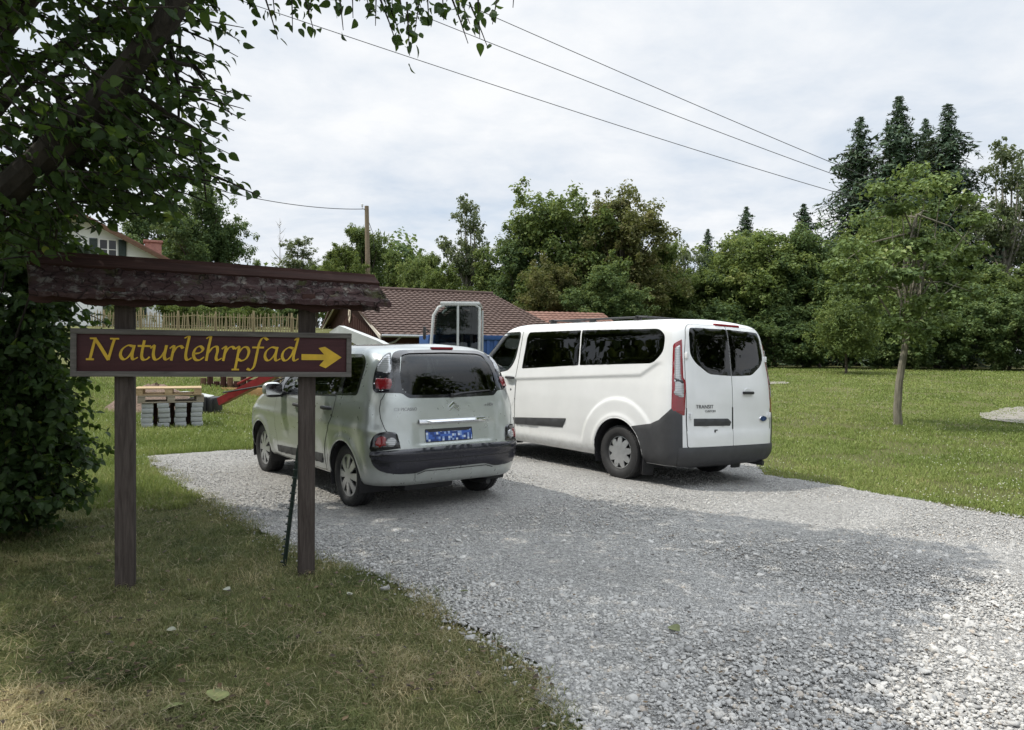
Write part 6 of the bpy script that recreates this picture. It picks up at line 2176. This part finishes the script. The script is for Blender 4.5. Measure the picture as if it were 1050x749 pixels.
# ------------------------------------------------------------------ paling fence on the slope
M['pale'] = wood_mat('split chestnut pale', (.17, .135, .08), (.36, .30, .18), (9, 9, 1), 3)
fence = empty('paling_fence', (0, 0, 0))
f0 = at(95, 330, 36.2); f1 = at(306, 333, 35.4)
fence.location = (f0.x, f0.y, G(f0.x, f0.y))
tag(fence, 'weathered wooden paling fence of thin split pales running along the slope', 'fence')
o3 = Vector(fence.location)
rg = np.random.default_rng(8)
mb = MB(); N_ = 82
fl_ = []
for i in range(N_ + 1):
    u = i / N_; p = f0.lerp(f1, u); p.z = G(p.x, p.y)
    zt_ = at(95 + 211 * u, 318.5 + 4.5 * u, p.y).z + rg.uniform(-.10, .10)
    zb_ = p.z - .05
    p2 = p - o3
    lean = rg.normal(0, .035)
    mb.add([(p2.x - .030, p2.y - .012, zb_ - o3.z), (p2.x + .030, p2.y - .012, zb_ - o3.z), (p2.x + .030, p2.y + .012, zb_ - o3.z), (p2.x - .030, p2.y + .012, zb_ - o3.z),
            (p2.x - .022 + lean, p2.y - .010, zt_ - o3.z - .09), (p2.x + .022 + lean, p2.y - .010, zt_ - o3.z - .09), (p2.x + .022 + lean, p2.y + .010, zt_ - o3.z - .09), (p2.x - .022 + lean, p2.y + .010, zt_ - o3.z - .09), (p2.x + lean, p2.y, zt_ - o3.z)],
           [(0, 1, 5, 4), (1, 2, 6, 5), (2, 3, 7, 6), (3, 0, 4, 7), (4, 5, 8), (5, 6, 8), (6, 7, 8), (7, 4, 8)])
    fl_.append((p2, zt_ - o3.z, zb_ - o3.z))
mb.build('paling', M['pale'], fence, False)
for fr in (.28, .78):
    mb = MB(); mb.tube([(q[0].x, q[0].y + .03, q[2] + (q[1] - q[2]) * fr) for q in fl_[::6]] + [(fl_[-1][0].x, fl_[-1][0].y + .03, fl_[-1][2] + (fl_[-1][1] - fl_[-1][2]) * fr)], .012, 5)
    mb.build('fence_wire', M['pale'], fence)
for i in range(4, N_, 15):
    q = fl_[i]; mb = MB(); mb.tube([(q[0].x, q[0].y + .08, q[2] - .2), (q[0].x + .03, q[0].y + .08, q[1] + .12)], [.055, .05], 8); mb.build('fence_post', M['pale'], fence)

# ------------------------------------------------------------------ barn with brown tiled roof
M['barn_wood'] = wood_mat('dark red brown boarding', (.028, .011, .009), (.062, .026, .020), (7, 7, 1), 4)
M['gutter'] = simple('zinc gutter', (.30, .31, .31), .4, .6)
M['facia_pale'] = simple('pale barge board', (.52, .48, .42), .7)
YB = 34.0
e0 = at(391, 343.5, YB)                       # near left eave corner
dirr = Vector((math.cos(R(26)), math.sin(R(26)), 0)); BLN = 10.2
bk = Vector((-dirr.y, dirr.x, 0))
barn = empty('barn', (e0.x, e0.y, G(e0.x, e0.y)), math.atan2(dirr.y, dirr.x))
tag(barn, 'long dark wooden barn under a brown tiled roof behind the parked cars', 'barn')
o4 = Vector(barn.location)
ez = e0.z - o4.z
def lb(P): q = P - o4; return (q.dot(dirr), q.dot(bk), q.z)
# height of the ridge from the measured line at its middle
def ridge_for(run):
    rp = e0 + bk * run
    d_ = ray(455, 300.0); k_ = (rp - CAM).dot(bk) / d_.dot(bk); return (CAM + d_ * k_).z - o4.z
run = 3.5
while (ridge_for(run) - ez) / run > .37 and run < 9: run += .05
zr = ridge_for(run)
mb = MB()
tiled_slope(mb, (-.35, run, zr), (BLN - 1.4, run, zr), (BLN, 0, ez), (-.0, 0, ez), .30, .36, .036, .05)
mb.build('roof', M['tile_brown'], barn, True, 30)
mb = MB()
tiled_slope(mb, (-.35, run, zr), (BLN - 1.4, run, zr), (BLN, 2 * run, ez), (-.0, 2 * run, ez), .30, .36, .036, .05)
mb.build('roof', M['tile_brown'], barn, True, 30)
mb = MB(); mb.tube([(-.37, run, zr + .05), (BLN - 1.38, run, zr + .05)], .11, 8); mb.build('ridge_tiles', M['tile_brown'], barn)
mb = MB()
mb.prism([(.55, 0), (2 * run - .55, 0), (2 * run - .55, ez + .2), (run, zr - .28), (.55, ez + .2)], .3, BLN - 1.6, frame_from((0, 0, 0), (0, 1, 0), (0, 0, 1), (1, 0, 0)))
for i in range(22):
    y = .75 + i * .36
    if y < 2 * run - .6: mb.box((.29, y, (ez) / 2 + .1), (.03, .05, ez + .1 + (zr - ez) * (1 - abs(y - run) / run) * .8), .005)
mb.build('wall', M['barn_wood'], barn, False)
for s_ in (0, 1):
    y0_ = 0 if s_ == 0 else 2 * run
    mb = MB()
    ln = Vector((.3, run - 0, zr - ez)); 
    mb.prism([(y0_, ez - .02), (run, zr - .02), (run, zr - .20), (y0_, ez - .20)], -.04, .02, frame_from((-.03, 0, 0), (0, 1, 0), (0, 0, 1), (1, 0, 0)))
    mb.build('barge_board', M['facia_pale'], barn, False)
mb = MB(); mb.tube([(.0, -.07, ez - .04), (BLN, -.07, ez - .06)], .07, 8); gt = mb.build('gutter', M['gutter'], barn)
mb = MB(); mb.tube([(.9, -.07, ez - .08), (.7, .15, ez - .30), (.1, .45, ez - .52), (-.1, .5, ez - .7), (-.1, .5, .1)], .05, 8); mb.build('downpipe', M['gutter'], barn)
# shield on the gable
sh = at(359, 323.5, 36.6); 
ds = ray(359, 323.5); gx_ = .27
kk = ((o4 + dirr * gx_) - CAM).dot(dirr) / ds.dot(dirr); shp = CAM + ds * kk
q = lb(shp)
mb = MB()
shl = [(-.24, .40), (.24, .40), (.25, .0), (.18, -.22), (0, -.42), (-.18, -.22), (-.25, .0)]
SF = frame_from((.26, q[1], q[2]), (0, -1, 0), (0, 0, 1), (-1, 0, 0))
mb.prism(shl, 0, .04, SF); s_o = mb.build('shield', simple('cream shield', (.62, .54, .44), .6), barn, False)
mb = MB(); mb.prism([(.02, .22), (.14, .20), (.15, .02), (.07, -.10), (.03, .05)], .04, .052, SF); mb.prism([(-.15, -.05), (-.08, .02), (-.03, -.12), (-.08, -.2)], .04, .052, SF)
mb.build('shield_mark', M['barn_wood'], s_o, False)

M['tile_shed'] = tile_mat('faded shed tile', (.125, .064, .047), (.215, .122, .094))
# lower second barn roof behind the van
YB2 = 39.0
a0 = at(536, 331, YB2); a1 = at(640, 331, YB2 + 1.5)
sh2 = empty('shed', (a0.x, a0.y, G(a0.x, a0.y)), math.atan2(a1.y - a0.y, a1.x - a0.x))
tag(sh2, 'low shed with a reddish tiled roof showing above the front of the van', 'shed')
o5 = Vector(sh2.location); L2 = (Vector((a1.x - a0.x, a1.y - a0.y))).length
z2e = a0.z - o5.z - .5; z2r = at(585, 319.5, YB2 + 3).z - o5.z
mb = MB(); tiled_slope(mb, (-.5, 3.2, z2r), (L2, 3.2, z2r), (L2 + .3, 0, z2e), (-.8, 0, z2e), .30, .36, .032, .032); mb.build('roof', M['tile_shed'], sh2, True, 30)
mb = MB(); tiled_slope(mb, (-.5, 3.2, z2r), (L2, 3.2, z2r), (L2 + .3, 6.4, z2e), (-.8, 6.4, z2e), .30, .36, .032, .032); mb.build('roof', M['tile_shed'], sh2, True, 30)
mb = MB(); mb.prism([(.4, 0), (6.0, 0), (6.0, z2e + .2), (3.2, z2r - .2), (.4, z2e + .2)], -.2, L2 - .2, frame_from((0, 0, 0), (0, 1, 0), (0, 0, 1), (1, 0, 0))); mb.build('wall', M['barn_wood'], sh2, False)

# blue container in front of the barn
M['blue'] = simple('blue container paint', (.014, .060, .20), .5, var=.2, scale=3)
c0 = at(431, 350, 26.5); c1 = at(530, 350, 27.5)
cz = at(480, 343.5, 26.8).z
ct = empty('shipping_container', ((c0.x + c1.x) / 2, (c0.y + c1.y) / 2 + 1.1, G(c0.x, 27)), math.atan2(c1.y - c0.y, c1.x - c0.x))
tag(ct, 'blue ribbed steel container standing between the excavator and the barn', 'container')
cl_ = (Vector((c1.x - c0.x, c1.y - c0.y))).length; chh = cz - G(c0.x, 27)
mb = MB(); mb.box((0, 0, chh / 2), (cl_, 2.2, chh - .04), .02)
for i in range(int(cl_ / .28)):
    mb.box((-cl_ / 2 + .2 + i * .28, -1.12, chh / 2), (.13, .05, chh - .3), .02)
mb.build('body', M['blue'], ct)
for z in (.09, chh - .09):
    mb = MB(); mb.box((0, -1.13, z), (cl_ + .06, .09, .16), .01); mb.build('frame_rail', M['blue'], ct)
for s_ in (-1, 1):
    mb = MB(); mb.box((s_ * cl_ / 2, -1.10, chh / 2), (.12, .12, chh - .34), .01); mb.build('corner_post', M['blue'], ct)

# ------------------------------------------------------------------ mini excavator
M['glass_cab'] = glass_mat('smoked cab glass', (.40, .45, .44))
M['ex_white'] = simple('off white machine paint', (.46, .48, .47), .42, var=.08, coat=.4)
M['ex_red'] = simple('faded red machine paint', (.21, .017, .022), .40, var=.22, scale=5, coat=.3)
M['ex_grey'] = simple('grey machine paint', (.10, .105, .11), .5)
M['track'] = simple('rubber track', (.022, .021, .020), .85, var=.3, bump=.3, bscale=60)
YE = 15.6
ec = at(468, 352, YE)
ex = empty('mini_excavator', (ec.x, YE, G(ec.x, YE)), 0)
tag(ex, 'mini excavator with a white cab, its red arm lowered onto the grass to the left', 'excavator')
o6 = Vector(ex.location)
def el(px, py, Y): return at(px, py, Y) - o6
zt_ = el(468, 314.5, YE).z; x0c, x1c = el(445, 340, YE).x, el(493, 340, YE).x
zc0 = .62; dep = 1.35
# frame of the cab: rounded top at the front (left), upright back
prof = [(x0c - .04, zc0), (x0c - .02, zc0 + .7), (x0c + .06, zt_ - .22), (x0c + .16, zt_ - .06), (x0c + .30, zt_), (x1c - .10, zt_), (x1c, zt_ - .06), (x1c, zc0)]
cabp = None
for yy in (-dep / 2, dep / 2):
    mb = MB()
    mb.tube([(x, yy, z) for x, z in prof], .030, 8)
    mb.tube([(x0c + (x1c - x0c) * .56, yy, zc0), (x0c + (x1c - x0c) * .56, yy, zt_ - .02)], .026, 8)
    mb.tube([(x0c - .02, yy, zc0 + .42), (x1c, yy, zc0 + .42)], .028, 6)
    o = mb.build('cab_frame', M['ex_white'], ex)
    mb = MB()
    pg = [(x0c + .02, zc0 + .45), (x0c + .02, zc0 + .75), (x0c + .10, zt_ - .22), (x0c + .32, zt_ - .05), (x1c - .03, zt_ - .05), (x1c - .03, zc0 + .45)]
    mb.prism(pg, -.006, .006, frame_from((0, yy, 0), (1, 0, 0), (0, 0, 1), (0, -1, 0)))
    mb.build('side_window', M['glass_cab'], o, False)
    mb = MB(); mb.box((x1c - .16, yy * .96, (zt_ + zc0) / 2 + .2), (.06, .05, zt_ - zc0 - .42), .01); mb.build('door_post', M['black_plastic'], o)
mb = MB(); mb.box(((x0c + x1c) / 2 + .10, 0, zt_ + .02), (x1c - x0c - .18, dep + .08, .07), .03); mb.build('cab_roof', M['ex_white'], ex)
mb = MB(); mb.box((x1c + .0, 0, (zc0 + zt_) / 2), (.03, dep - .08, zt_ - zc0 - .1), .01); mb.build('rear_window', M['glass_tint'], ex)
mb = MB(); mb.prism([(x0c, zc0), (x0c + .04, zc0 + .8), (x0c + .14, zt_ - .14), (x0c + .16, zt_ - .14), (x0c + .06, zc0 + .8), (x0c + .02, zc0)], -dep / 2 + .05, dep / 2 - .05, frame_from((0, 0, 0), (1, 0, 0), (0, 0, 1), (0, -1, 0))); mb.build('front_window', M['glass_clear'], ex, False)
mb = MB(); mb.box(((x0c + x1c) / 2 + .12, 0, zc0 + .22), (.48, .48, .14), .05); mb.box(((x0c + x1c) / 2 + .34, 0, zc0 + .58), (.14, .46, .66), .05); mb.build('operator_seat', M['interior'], ex)
for s_ in (-1, 1):
    mb = MB(); mb.tube([(x0c + .28, s_ * .30, zc0), (x0c + .32, s_ * .30, zc0 + .62)], .014, 6); mb.box((x0c + .32, s_ * .30, zc0 + .66), (.05, .05, .12), .02); mb.build('control_lever', M['black_plastic'], ex)
mb = MB(); mb.tube([(x0c - .02, -dep / 2 - .05, zt_ - .55), (x0c - .08, -dep / 2 - .22, zt_ - .5)], .012, 6); mb.box((x0c - .09, -dep / 2 - .24, zt_ - .58), (.05, .16, .26), .03); mb.build('mirror', M['black_plastic'], ex)
mb = MB(); mb.box((x1c - .1, 0, zc0 - .16), (1.75, 1.5, .34), .06); mb.box((x1c + .38, 0, zc0 + .22), (.75, 1.45, .62), .16); mb.build('upper_body', M['ex_grey'], ex)
for s_ in (-1, 1):
    mb = MB()
    pr = round_poly([(-1.05, .0), (1.05, .0), (1.05, .44), (-1.05, .44)], .21, 6)
    mb.prism(pr, -.16, .16, frame_from(((x0c + x1c) / 2 + .3, s_ * .58, .02), (1, 0, 0), (0, 0, 1), (0, -1, 0)))
    for k in range(13): mb.box(((x0c + x1c) / 2 + .3 - .90 + k * .15, s_ * .58, .475), (.06, .34, .04), .008)
    mb.build('track', M['track'], ex)
mb = MB(); mb.box(((x0c + x1c) / 2 + .3, 0, .28), (1.2, .9, .26), .04); mb.build('undercarriage', M['ex_grey'], ex)
# boom up to the elbow, then the red arm down to the grass
kb = el(398, 354, YE - .1); ke = el(348, 354, YE + .6); kt = el(226, 412, YE + 2.1); kt.z = max(kt.z, .30)
hood = [el(404, 366, YE), el(388, 356, YE + .1), el(368, 347, YE + .3), el(350, 339, YE + .5), el(340, 343, YE + .6)]
mb = MB()
def arm(mb, pts, hs, ws):
    vs = []; fs = []
    n = len(pts)
    for i, p in enumerate(pts):
        t_ = (pts[min(i + 1, n - 1)] - pts[max(0, i - 1)]).normalized()
        sd2 = t_.cross(Vector((0, 0, 1))).normalized(); u_ = sd2.cross(t_)
        for a, c in ((-1, -1), (1, -1), (1, 1), (-1, 1)): vs.append(p + sd2 * ws[i] * a + u_ * hs[i] * c)
    for i in range(n - 1):
        for k in range(4):
            fs.append((4 * i + k, 4 * i + (k + 1) % 4, 4 * i + 4 + (k + 1) % 4, 4 * i + 4 + k))
    fs += [(3, 2, 1, 0), (4 * n - 4, 4 * n - 3, 4 * n - 2, 4 * n - 1)]
    mb.add(vs, fs)
arm(mb, hood, [.16, .14, .12, .10, .05], [.14, .13, .12, .10, .06])
mb.build('boom', M['ex_white'], ex, False)
mb = MB()
m1 = ke.lerp(kt, .30) + Vector((0, 0, .06)); m2 = ke.lerp(kt, .72) + Vector((0, 0, .02))
arm(mb, [ke + Vector((.10, 0, .0)), m1, m2, kt], [.08, .095, .085, .09], [.08, .09, .085, .08])
o = mb.build('arm', M['ex_red'], ex, False)
mb = MB(); a_ = ke.lerp(kt, .14) + Vector((0, -.02, .24)); c_ = ke.lerp(kt, .84) + Vector((0, -.02, .22))
mb.tube([a_, a_.lerp(c_, .55)], .060, 8); mb.tube([a_.lerp(c_, .5), c_], .028, 8)
mb.build('hydraulic_ram', M['ex_red'], o)
mb = MB(); hz_ = [ke + Vector((.0, -.14, -.02)), ke.lerp(kt, .3) + Vector((0, -.16, -.20)), ke.lerp(kt, .6) + Vector((0, -.16, -.12)), ke.lerp(kt, .95) + Vector((0, -.15, .16))]
mb.tube([tuple(Vector((q[0], q[1], q[2]))) for q in hz_], .022, 6); mb.build('hydraulic_hose', M['black_plastic'], o)
tp = el(209, 410, YE + 2.3)
mb = MB(); mb.box((tp.x + .05, tp.y, .30), (.62, .55, .40), .06)
for k in range(5): mb.box((tp.x - .26 + k * .14, tp.y - .30, .30 + .04 * (k % 2)), (.06, .10, .34), .015)
mb.box((tp.x - .34, tp.y, .16), (.34, .6, .26), .05)
mb.build('digging_tool', M['black_plastic'], ex)
mb = MB(); pl_ = round_poly([(-.42, -.25), (.36, -.28), (.30, .20), (-.1, .30), (-.42, .2)], .06); mb.prism(pl_, 0, .03, Matrix.Translation((tp.x - .12, tp.y, .53)) @ Matrix.Rotation(R(8), 4, 'Y'))
mb.build('tool_cover', M['ex_white'], ex)

# ------------------------------------------------------------------ pallets on a stack of grey blocks
M['concrete'] = simple('grey concrete block', (.36, .375, .38), .9, var=.18, scale=6, bump=.4, bscale=90)
M['pallet'] = wood_mat('raw pallet wood', (.28, .19, .10), (.52, .40, .25), (1, 8, 8), 3)
M['pallet_grey'] = wood_mat('greyed pallet wood', (.20, .17, .13), (.38, .33, .26), (1, 8, 8), 3)
YP = 14.7
bx0 = at(137, 425, YP).x; bx1 = at(197, 425, YP).x
zgp = G((bx0 + bx1) / 2, YP)
ztb = at(165, 413.5, YP).z
SROT = R(25); cw = 1.2 / 4
def stk(a, c, z): return ((bx0 + bx1) / 2 + a * math.cos(SROT) - c * math.sin(SROT), YP + .4 + a * math.sin(SROT) + c * math.cos(SROT), z)
names_r = ['lowest', 'second from the ground', 'middle', 'second from the top', 'topmost']
names_c = ['leftmost', 'second from the left', 'second from the right', 'rightmost']
mb = MB(); mb.box((0, 0, 0), (cw * .70, .78, (ztb - zgp) / 5 - .008), .010); blk = mb.build('concrete_block', M['concrete'])
for c in range(4):
    for r_ in range(5):
        o = blk if c == 0 and r_ == 0 else blk.copy()
        if o is not blk: col.objects.link(o)
        o.location = stk((c - 1.5) * cw + random.uniform(-.012, .012), random.uniform(-.02, .02), zgp + (ztb - zgp) * (r_ + .5) / 5)
        o.rotation_euler = (0, 0, SROT + random.uniform(-.03, .03))
        tag(o, f'grey block under the pallets, {names_r[r_]} in the {names_c[c]} column', 'block', 'grey blocks stacked under the pallets')
# dark boxes standing in for the shade in the gaps between the columns
for c in range(3):
    mb = MB(); mb.box((0, 0, (ztb - zgp) / 2), (cw * .26, .5, ztb - zgp - .02), .01)
    o = mb.build('shade_filler', M['beam_wood']); o.location = stk((c - 1) * cw, .08, zgp); o.rotation_euler = (0, 0, SROT)
    tag(o, f'dark filler standing in for the shade between the block columns, {["left", "middle", "right"][c]} one of three', 'shade filler', 'shade fillers between the block columns')
def make_pallet(mat):
    root = empty('pallet')
    for i in range(5):
        mb = MB(); mb.box((0, -.34 + i * .17, .133), (1.2, .125, .022), .003); mb.build('deck_board', mat, root)
    for i in range(3):
        mb = MB(); mb.box((0, -.35 + i * .35, .011), (1.2, .11, .022), .003); mb.build('bottom_board', mat, root)
    for x in (-.53, 0, .53):
        mb = MB(); mb.box((x, 0, .111), (.14, .8, .021), .003); mb.build('stringer_board', mat, root)
        for y in (-.35, 0, .35):
            mb = MB(); mb.box((x, y, .061), (.14, .10, .078), .004); mb.build('spacer_block', mat, root)
    return root
p0 = make_pallet(M['pallet_grey']); p0.location = stk(-.03, .02, ztb + .004); p0.rotation_euler = (0, 0, SROT + .03)
tag(p0, 'grey wooden pallet lying directly on the concrete blocks', 'pallet', 'pallets on the block stack')
p1 = make_pallet(M['pallet']); p1.location = stk(-.05, .03, ztb + .152); p1.rotation_euler = (0, 0, SROT - .04)
tag(p1, 'fresh yellow wooden pallet on top of the grey pallet', 'pallet', 'pallets on the block stack')
# mound of reddish earth behind the pallets
M['earth'] = simple('reddish earth', (.15, .105, .080), .95, var=.3, scale=4, bump=.8, bscale=20, bdist=.05)
ec_ = at(146, 396, 17.5); vs = []; fs = []
rg = np.random.default_rng(4); n1, n2 = 28, 12
for j in range(n2 + 1):
    for i in range(n1):
        q = 2 * PI * i / n1; r_ = j / n2
        X = ec_.x + math.cos(q) * 1.25 * r_; Y = 18.2 + math.sin(q) * 1.0 * r_
        vs.append((X, Y, G(X, Y) - .04 + .60 * (1 - r_**1.6) + rg.normal(0, .035) * (1 - r_ * .7)))
for j in range(n2):
    for i in range(n1): fs.append((j * n1 + i, (j + 1) * n1 + i, (j + 1) * n1 + (i + 1) % n1, j * n1 + (i + 1) % n1))
mb = MB(); mb.add(vs, fs); tag(mb.build('earth_mound', M['earth'], None, True, 180), 'low mound of reddish earth behind the pallet stack', 'mound')
# orange plank edging with dark stakes on the slope
M['plank'] = wood_mat('orange larch plank', (.36, .20, .085), (.56, .35, .17), (1, 8, 8), 3)
bed = empty('raised_bed', (0, 0, 0)); b0 = at(212, 400, 22.5); b1 = at(300, 403, 22.0)
bed.location = ((b0.x + b1.x) / 2, 22.4, G((b0.x + b1.x) / 2, 22.4)); tag(bed, 'raised bed edged with orange planks and dark upright logs on the slope', 'raised bed')
bl_ = b1.x - b0.x + .6
mb = MB(); mb.box((0, 0, .10), (bl_, .07, .24), .01); mb.build('plank', M['plank'], bed)
for i in range(16):
    mb = MB(); hgt = .50 + .10 * math.sin(i * 2.3); mb.tube([(-bl_ / 2 + .15 + i * (bl_ - .3) / 15, .22, -.2), (-bl_ / 2 + .15 + i * (bl_ - .3) / 15, .22, hgt)], [.10, .09], 8); mb.build('upright_log', M['barn_wood'] if i % 4 else M['brown_wood'], bed)
mb = MB(); mb.box((0, .75, .16), (bl_, .9, .4), .08); mb.build('bed_soil', M['earth'], bed)

# ------------------------------------------------------------------ pole and lines
M['pole'] = wood_mat('bleached pole', (.13, .10, .065), (.26, .21, .145), (9, 9, .6), 3)
M['cable'] = simple('black cable', (.03, .03, .032), .6)
YPo = 47.0
pb = at(377, 300, YPo); pt = at(376, 211.5, YPo)
pole = empty('utility_pole', (pb.x, YPo, G(pb.x, YPo))); tag(pole, 'plain wooden utility pole rising behind the barn roof', 'pole')
o7 = Vector(pole.location)
mb = MB(); mb.tube([(0, 0, -.3), (0, 0, (pt.z - o7.z) * .5), (pt.x - pb.x, 0, pt.z - o7.z)], [.17, .155, .13], 10); mb.build('mast', M['pole'], pole)
mb = MB(); q = pt - o7; mb.tube([(q.x - .05, 0, q.z - .25), (q.x - .28, 0, q.z - .15), (q.x - .28, 0, q.z + .02)], .025, 6); mb.lathe([(.03, -.08), (.07, -.05), (.05, 0), (.07, .04), (.03, .09)], 10, Matrix.Translation((q.x - .28, 0, q.z + .05)))
mb.build('insulator', M['ex_white'], pole)
mb = MB(); mb.tube([(q.x + .10, 0, q.z - .9), (q.x + .35, .1, q.z - 1.6), (q.x + .45, .2, q.z - 2.6)], .018, 5); mb.build('stay_wire', M['cable'], pole)
def line(a, c, sag, label, r0=.012, r1=.03):
    pts = []; rr = []
    for k in range(41):
        u = k / 40; p = a.lerp(c, u); p.z -= sag * 4 * u * (1 - u); pts.append(p); rr.append(r0 + (r1 - r0) * u)
    mb = MB(); mb.tube(pts, rr, 6); o = mb.build('power_line', M['cable']); tag(o, label, 'power line', 'overhead lines'); return o
line(at(-60, 100, 22), at(374.5, 214.5, 47), .9, 'single cable running from the left down to the wooden pole', .010, .024)
line(at(150, -32, 20), at(1020, 240, 66), .5, 'lowest of the three overhead lines crossing to the tall spruces', .010, .026)
line(at(200, -78, 20), at(1020, 233, 66), .5, 'middle one of the three overhead lines crossing to the tall spruces', .010, .026)
line(at(260, -92, 20), at(1020, 233, 65), .3, 'highest of the three overhead lines crossing to the tall spruces', .010, .026)
# ------------------------------------------------------------------ daylight
def build_world():
    wd = bpy.data.worlds.new('World'); sc.world = wd
    wd.use_nodes = True
    nt = wd.node_tree; nt.nodes.clear()
    out = nt.nodes.new('ShaderNodeOutputWorld')
    sky = nt.nodes.new('ShaderNodeTexSky'); sky.sky_type = 'NISHITA'; sky.sun_disc = False
    sky.sun_elevation = SUN_EL
    sky.sun_rotation = math.atan2(SUN_AZ_X, SUN_AZ_Y)
    sky.air_density = 1.0; sky.dust_density = 1.2; sky.ozone_density = 1.2
    bg1 = nt.nodes.new('ShaderNodeBackground'); bg1.inputs['Strength'].default_value = 0.11
    nt.links.new(sky.outputs[0], bg1.inputs['Color'])
    tc = nt.nodes.new('ShaderNodeTexCoord')
    # cloud sheet: direction projected on a flat layer overhead
    sep = nt.nodes.new('ShaderNodeSeparateXYZ'); nt.links.new(tc.outputs['Generated'], sep.inputs[0])
    def mth(op, a, b_):
        n = nt.nodes.new('ShaderNodeMath'); n.operation = op
        for s_, v in ((n.inputs[0], a), (n.inputs[1], b_)):
            if isinstance(v, (int, float)): s_.default_value = v
            else: nt.links.new(v, s_)
        return n.outputs[0]
    zc = mth('ADD', mth('MAXIMUM', sep.outputs['Z'], 0.0), 0.16)
    cmb = nt.nodes.new('ShaderNodeCombineXYZ')
    nt.links.new(mth('DIVIDE', sep.outputs['X'], zc), cmb.inputs[0]); nt.links.new(mth('DIVIDE', sep.outputs['Y'], zc), cmb.inputs[1])
    def noise(scale, det, rough, dist=0.0, off=0.0):
        mp = nt.nodes.new('ShaderNodeMapping'); mp.inputs['Location'].default_value = (off, off * .7, 0)
        nt.links.new(cmb.outputs[0], mp.inputs['Vector'])
        n = nt.nodes.new('ShaderNodeTexNoise'); n.inputs['Scale'].default_value = scale; n.inputs['Detail'].default_value = det
        n.inputs['Roughness'].default_value = rough; n.inputs['Distortion'].default_value = dist
        nt.links.new(mp.outputs[0], n.inputs['Vector'])
        return n.outputs['Fac']
    def ramp(f, stops):
        n = nt.nodes.new('ShaderNodeValToRGB'); cr = n.color_ramp
        while len(cr.elements) < len(stops): cr.elements.new(.5)
        for e, (p, c) in zip(cr.elements, stops): e.position = p; e.color = (*c, 1)
        nt.links.new(f, n.inputs[0]); return n.outputs[0]
    n1 = noise(1.1, 7, .58, .25, 3.1); n2 = noise(3.4, 6, .6, .3, 7.7)
    tone = mth('ADD', mth('MULTIPLY', n1, .68), mth('MULTIPLY', n2, .32))
    cc = ramp(tone, [(.36, (.60, .68, .785)), (.49, (.755, .80, .86)), (.62, (.90, .915, .935))])
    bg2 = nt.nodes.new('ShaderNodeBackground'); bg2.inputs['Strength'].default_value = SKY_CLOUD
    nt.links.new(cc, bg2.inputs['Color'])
    # an overcast sky is brightest overhead
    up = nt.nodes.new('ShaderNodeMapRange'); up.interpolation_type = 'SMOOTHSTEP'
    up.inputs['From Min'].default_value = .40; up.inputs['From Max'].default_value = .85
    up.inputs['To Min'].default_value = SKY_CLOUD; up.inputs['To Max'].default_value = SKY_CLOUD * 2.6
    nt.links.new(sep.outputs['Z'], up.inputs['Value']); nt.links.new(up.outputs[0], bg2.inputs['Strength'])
    n3 = noise(.42, 6, .6, .3, SKY_SEED)
    cover = ramp(n3, [(.30, (.45, .45, .45)), (.42, (1, 1, 1))])
    mx = nt.nodes.new('ShaderNodeMixShader')
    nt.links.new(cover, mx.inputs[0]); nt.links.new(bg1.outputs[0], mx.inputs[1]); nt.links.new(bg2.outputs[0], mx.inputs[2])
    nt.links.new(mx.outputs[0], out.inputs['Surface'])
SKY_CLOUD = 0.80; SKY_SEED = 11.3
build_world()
sd = bpy.data.lights.new('sun', 'SUN'); sd.energy = 2.9; sd.angle = R(0.6); sd.color = (1.0, .94, .84)
so = bpy.data.objects.new('sun', sd); col.objects.link(so)
_h = math.hypot(SUN_AZ_X, SUN_AZ_Y)
sdir = Vector((SUN_AZ_X / _h * math.cos(SUN_EL), SUN_AZ_Y / _h * math.cos(SUN_EL), math.sin(SUN_EL)))
so.rotation_euler = sdir.to_track_quat('Z', 'Y').to_euler()
so.location = sdir * 60
sc.view_settings.view_transform = 'Standard'
sc.view_settings.look = 'None'
sc.view_settings.exposure = 0.44
sc.view_settings.gamma = 1.0
sc.view_settings.use_curve_mapping = False
sc.cycles.max_bounces = 8
sc.cycles.transparent_max_bounces = 12
sc.cycles.diffuse_bounces = 5
sc.cycles.glossy_bounces = 3
sc.cycles.caustics_reflective = False
sc.cycles.caustics_refractive = False
sc.cycles.use_denoising = True
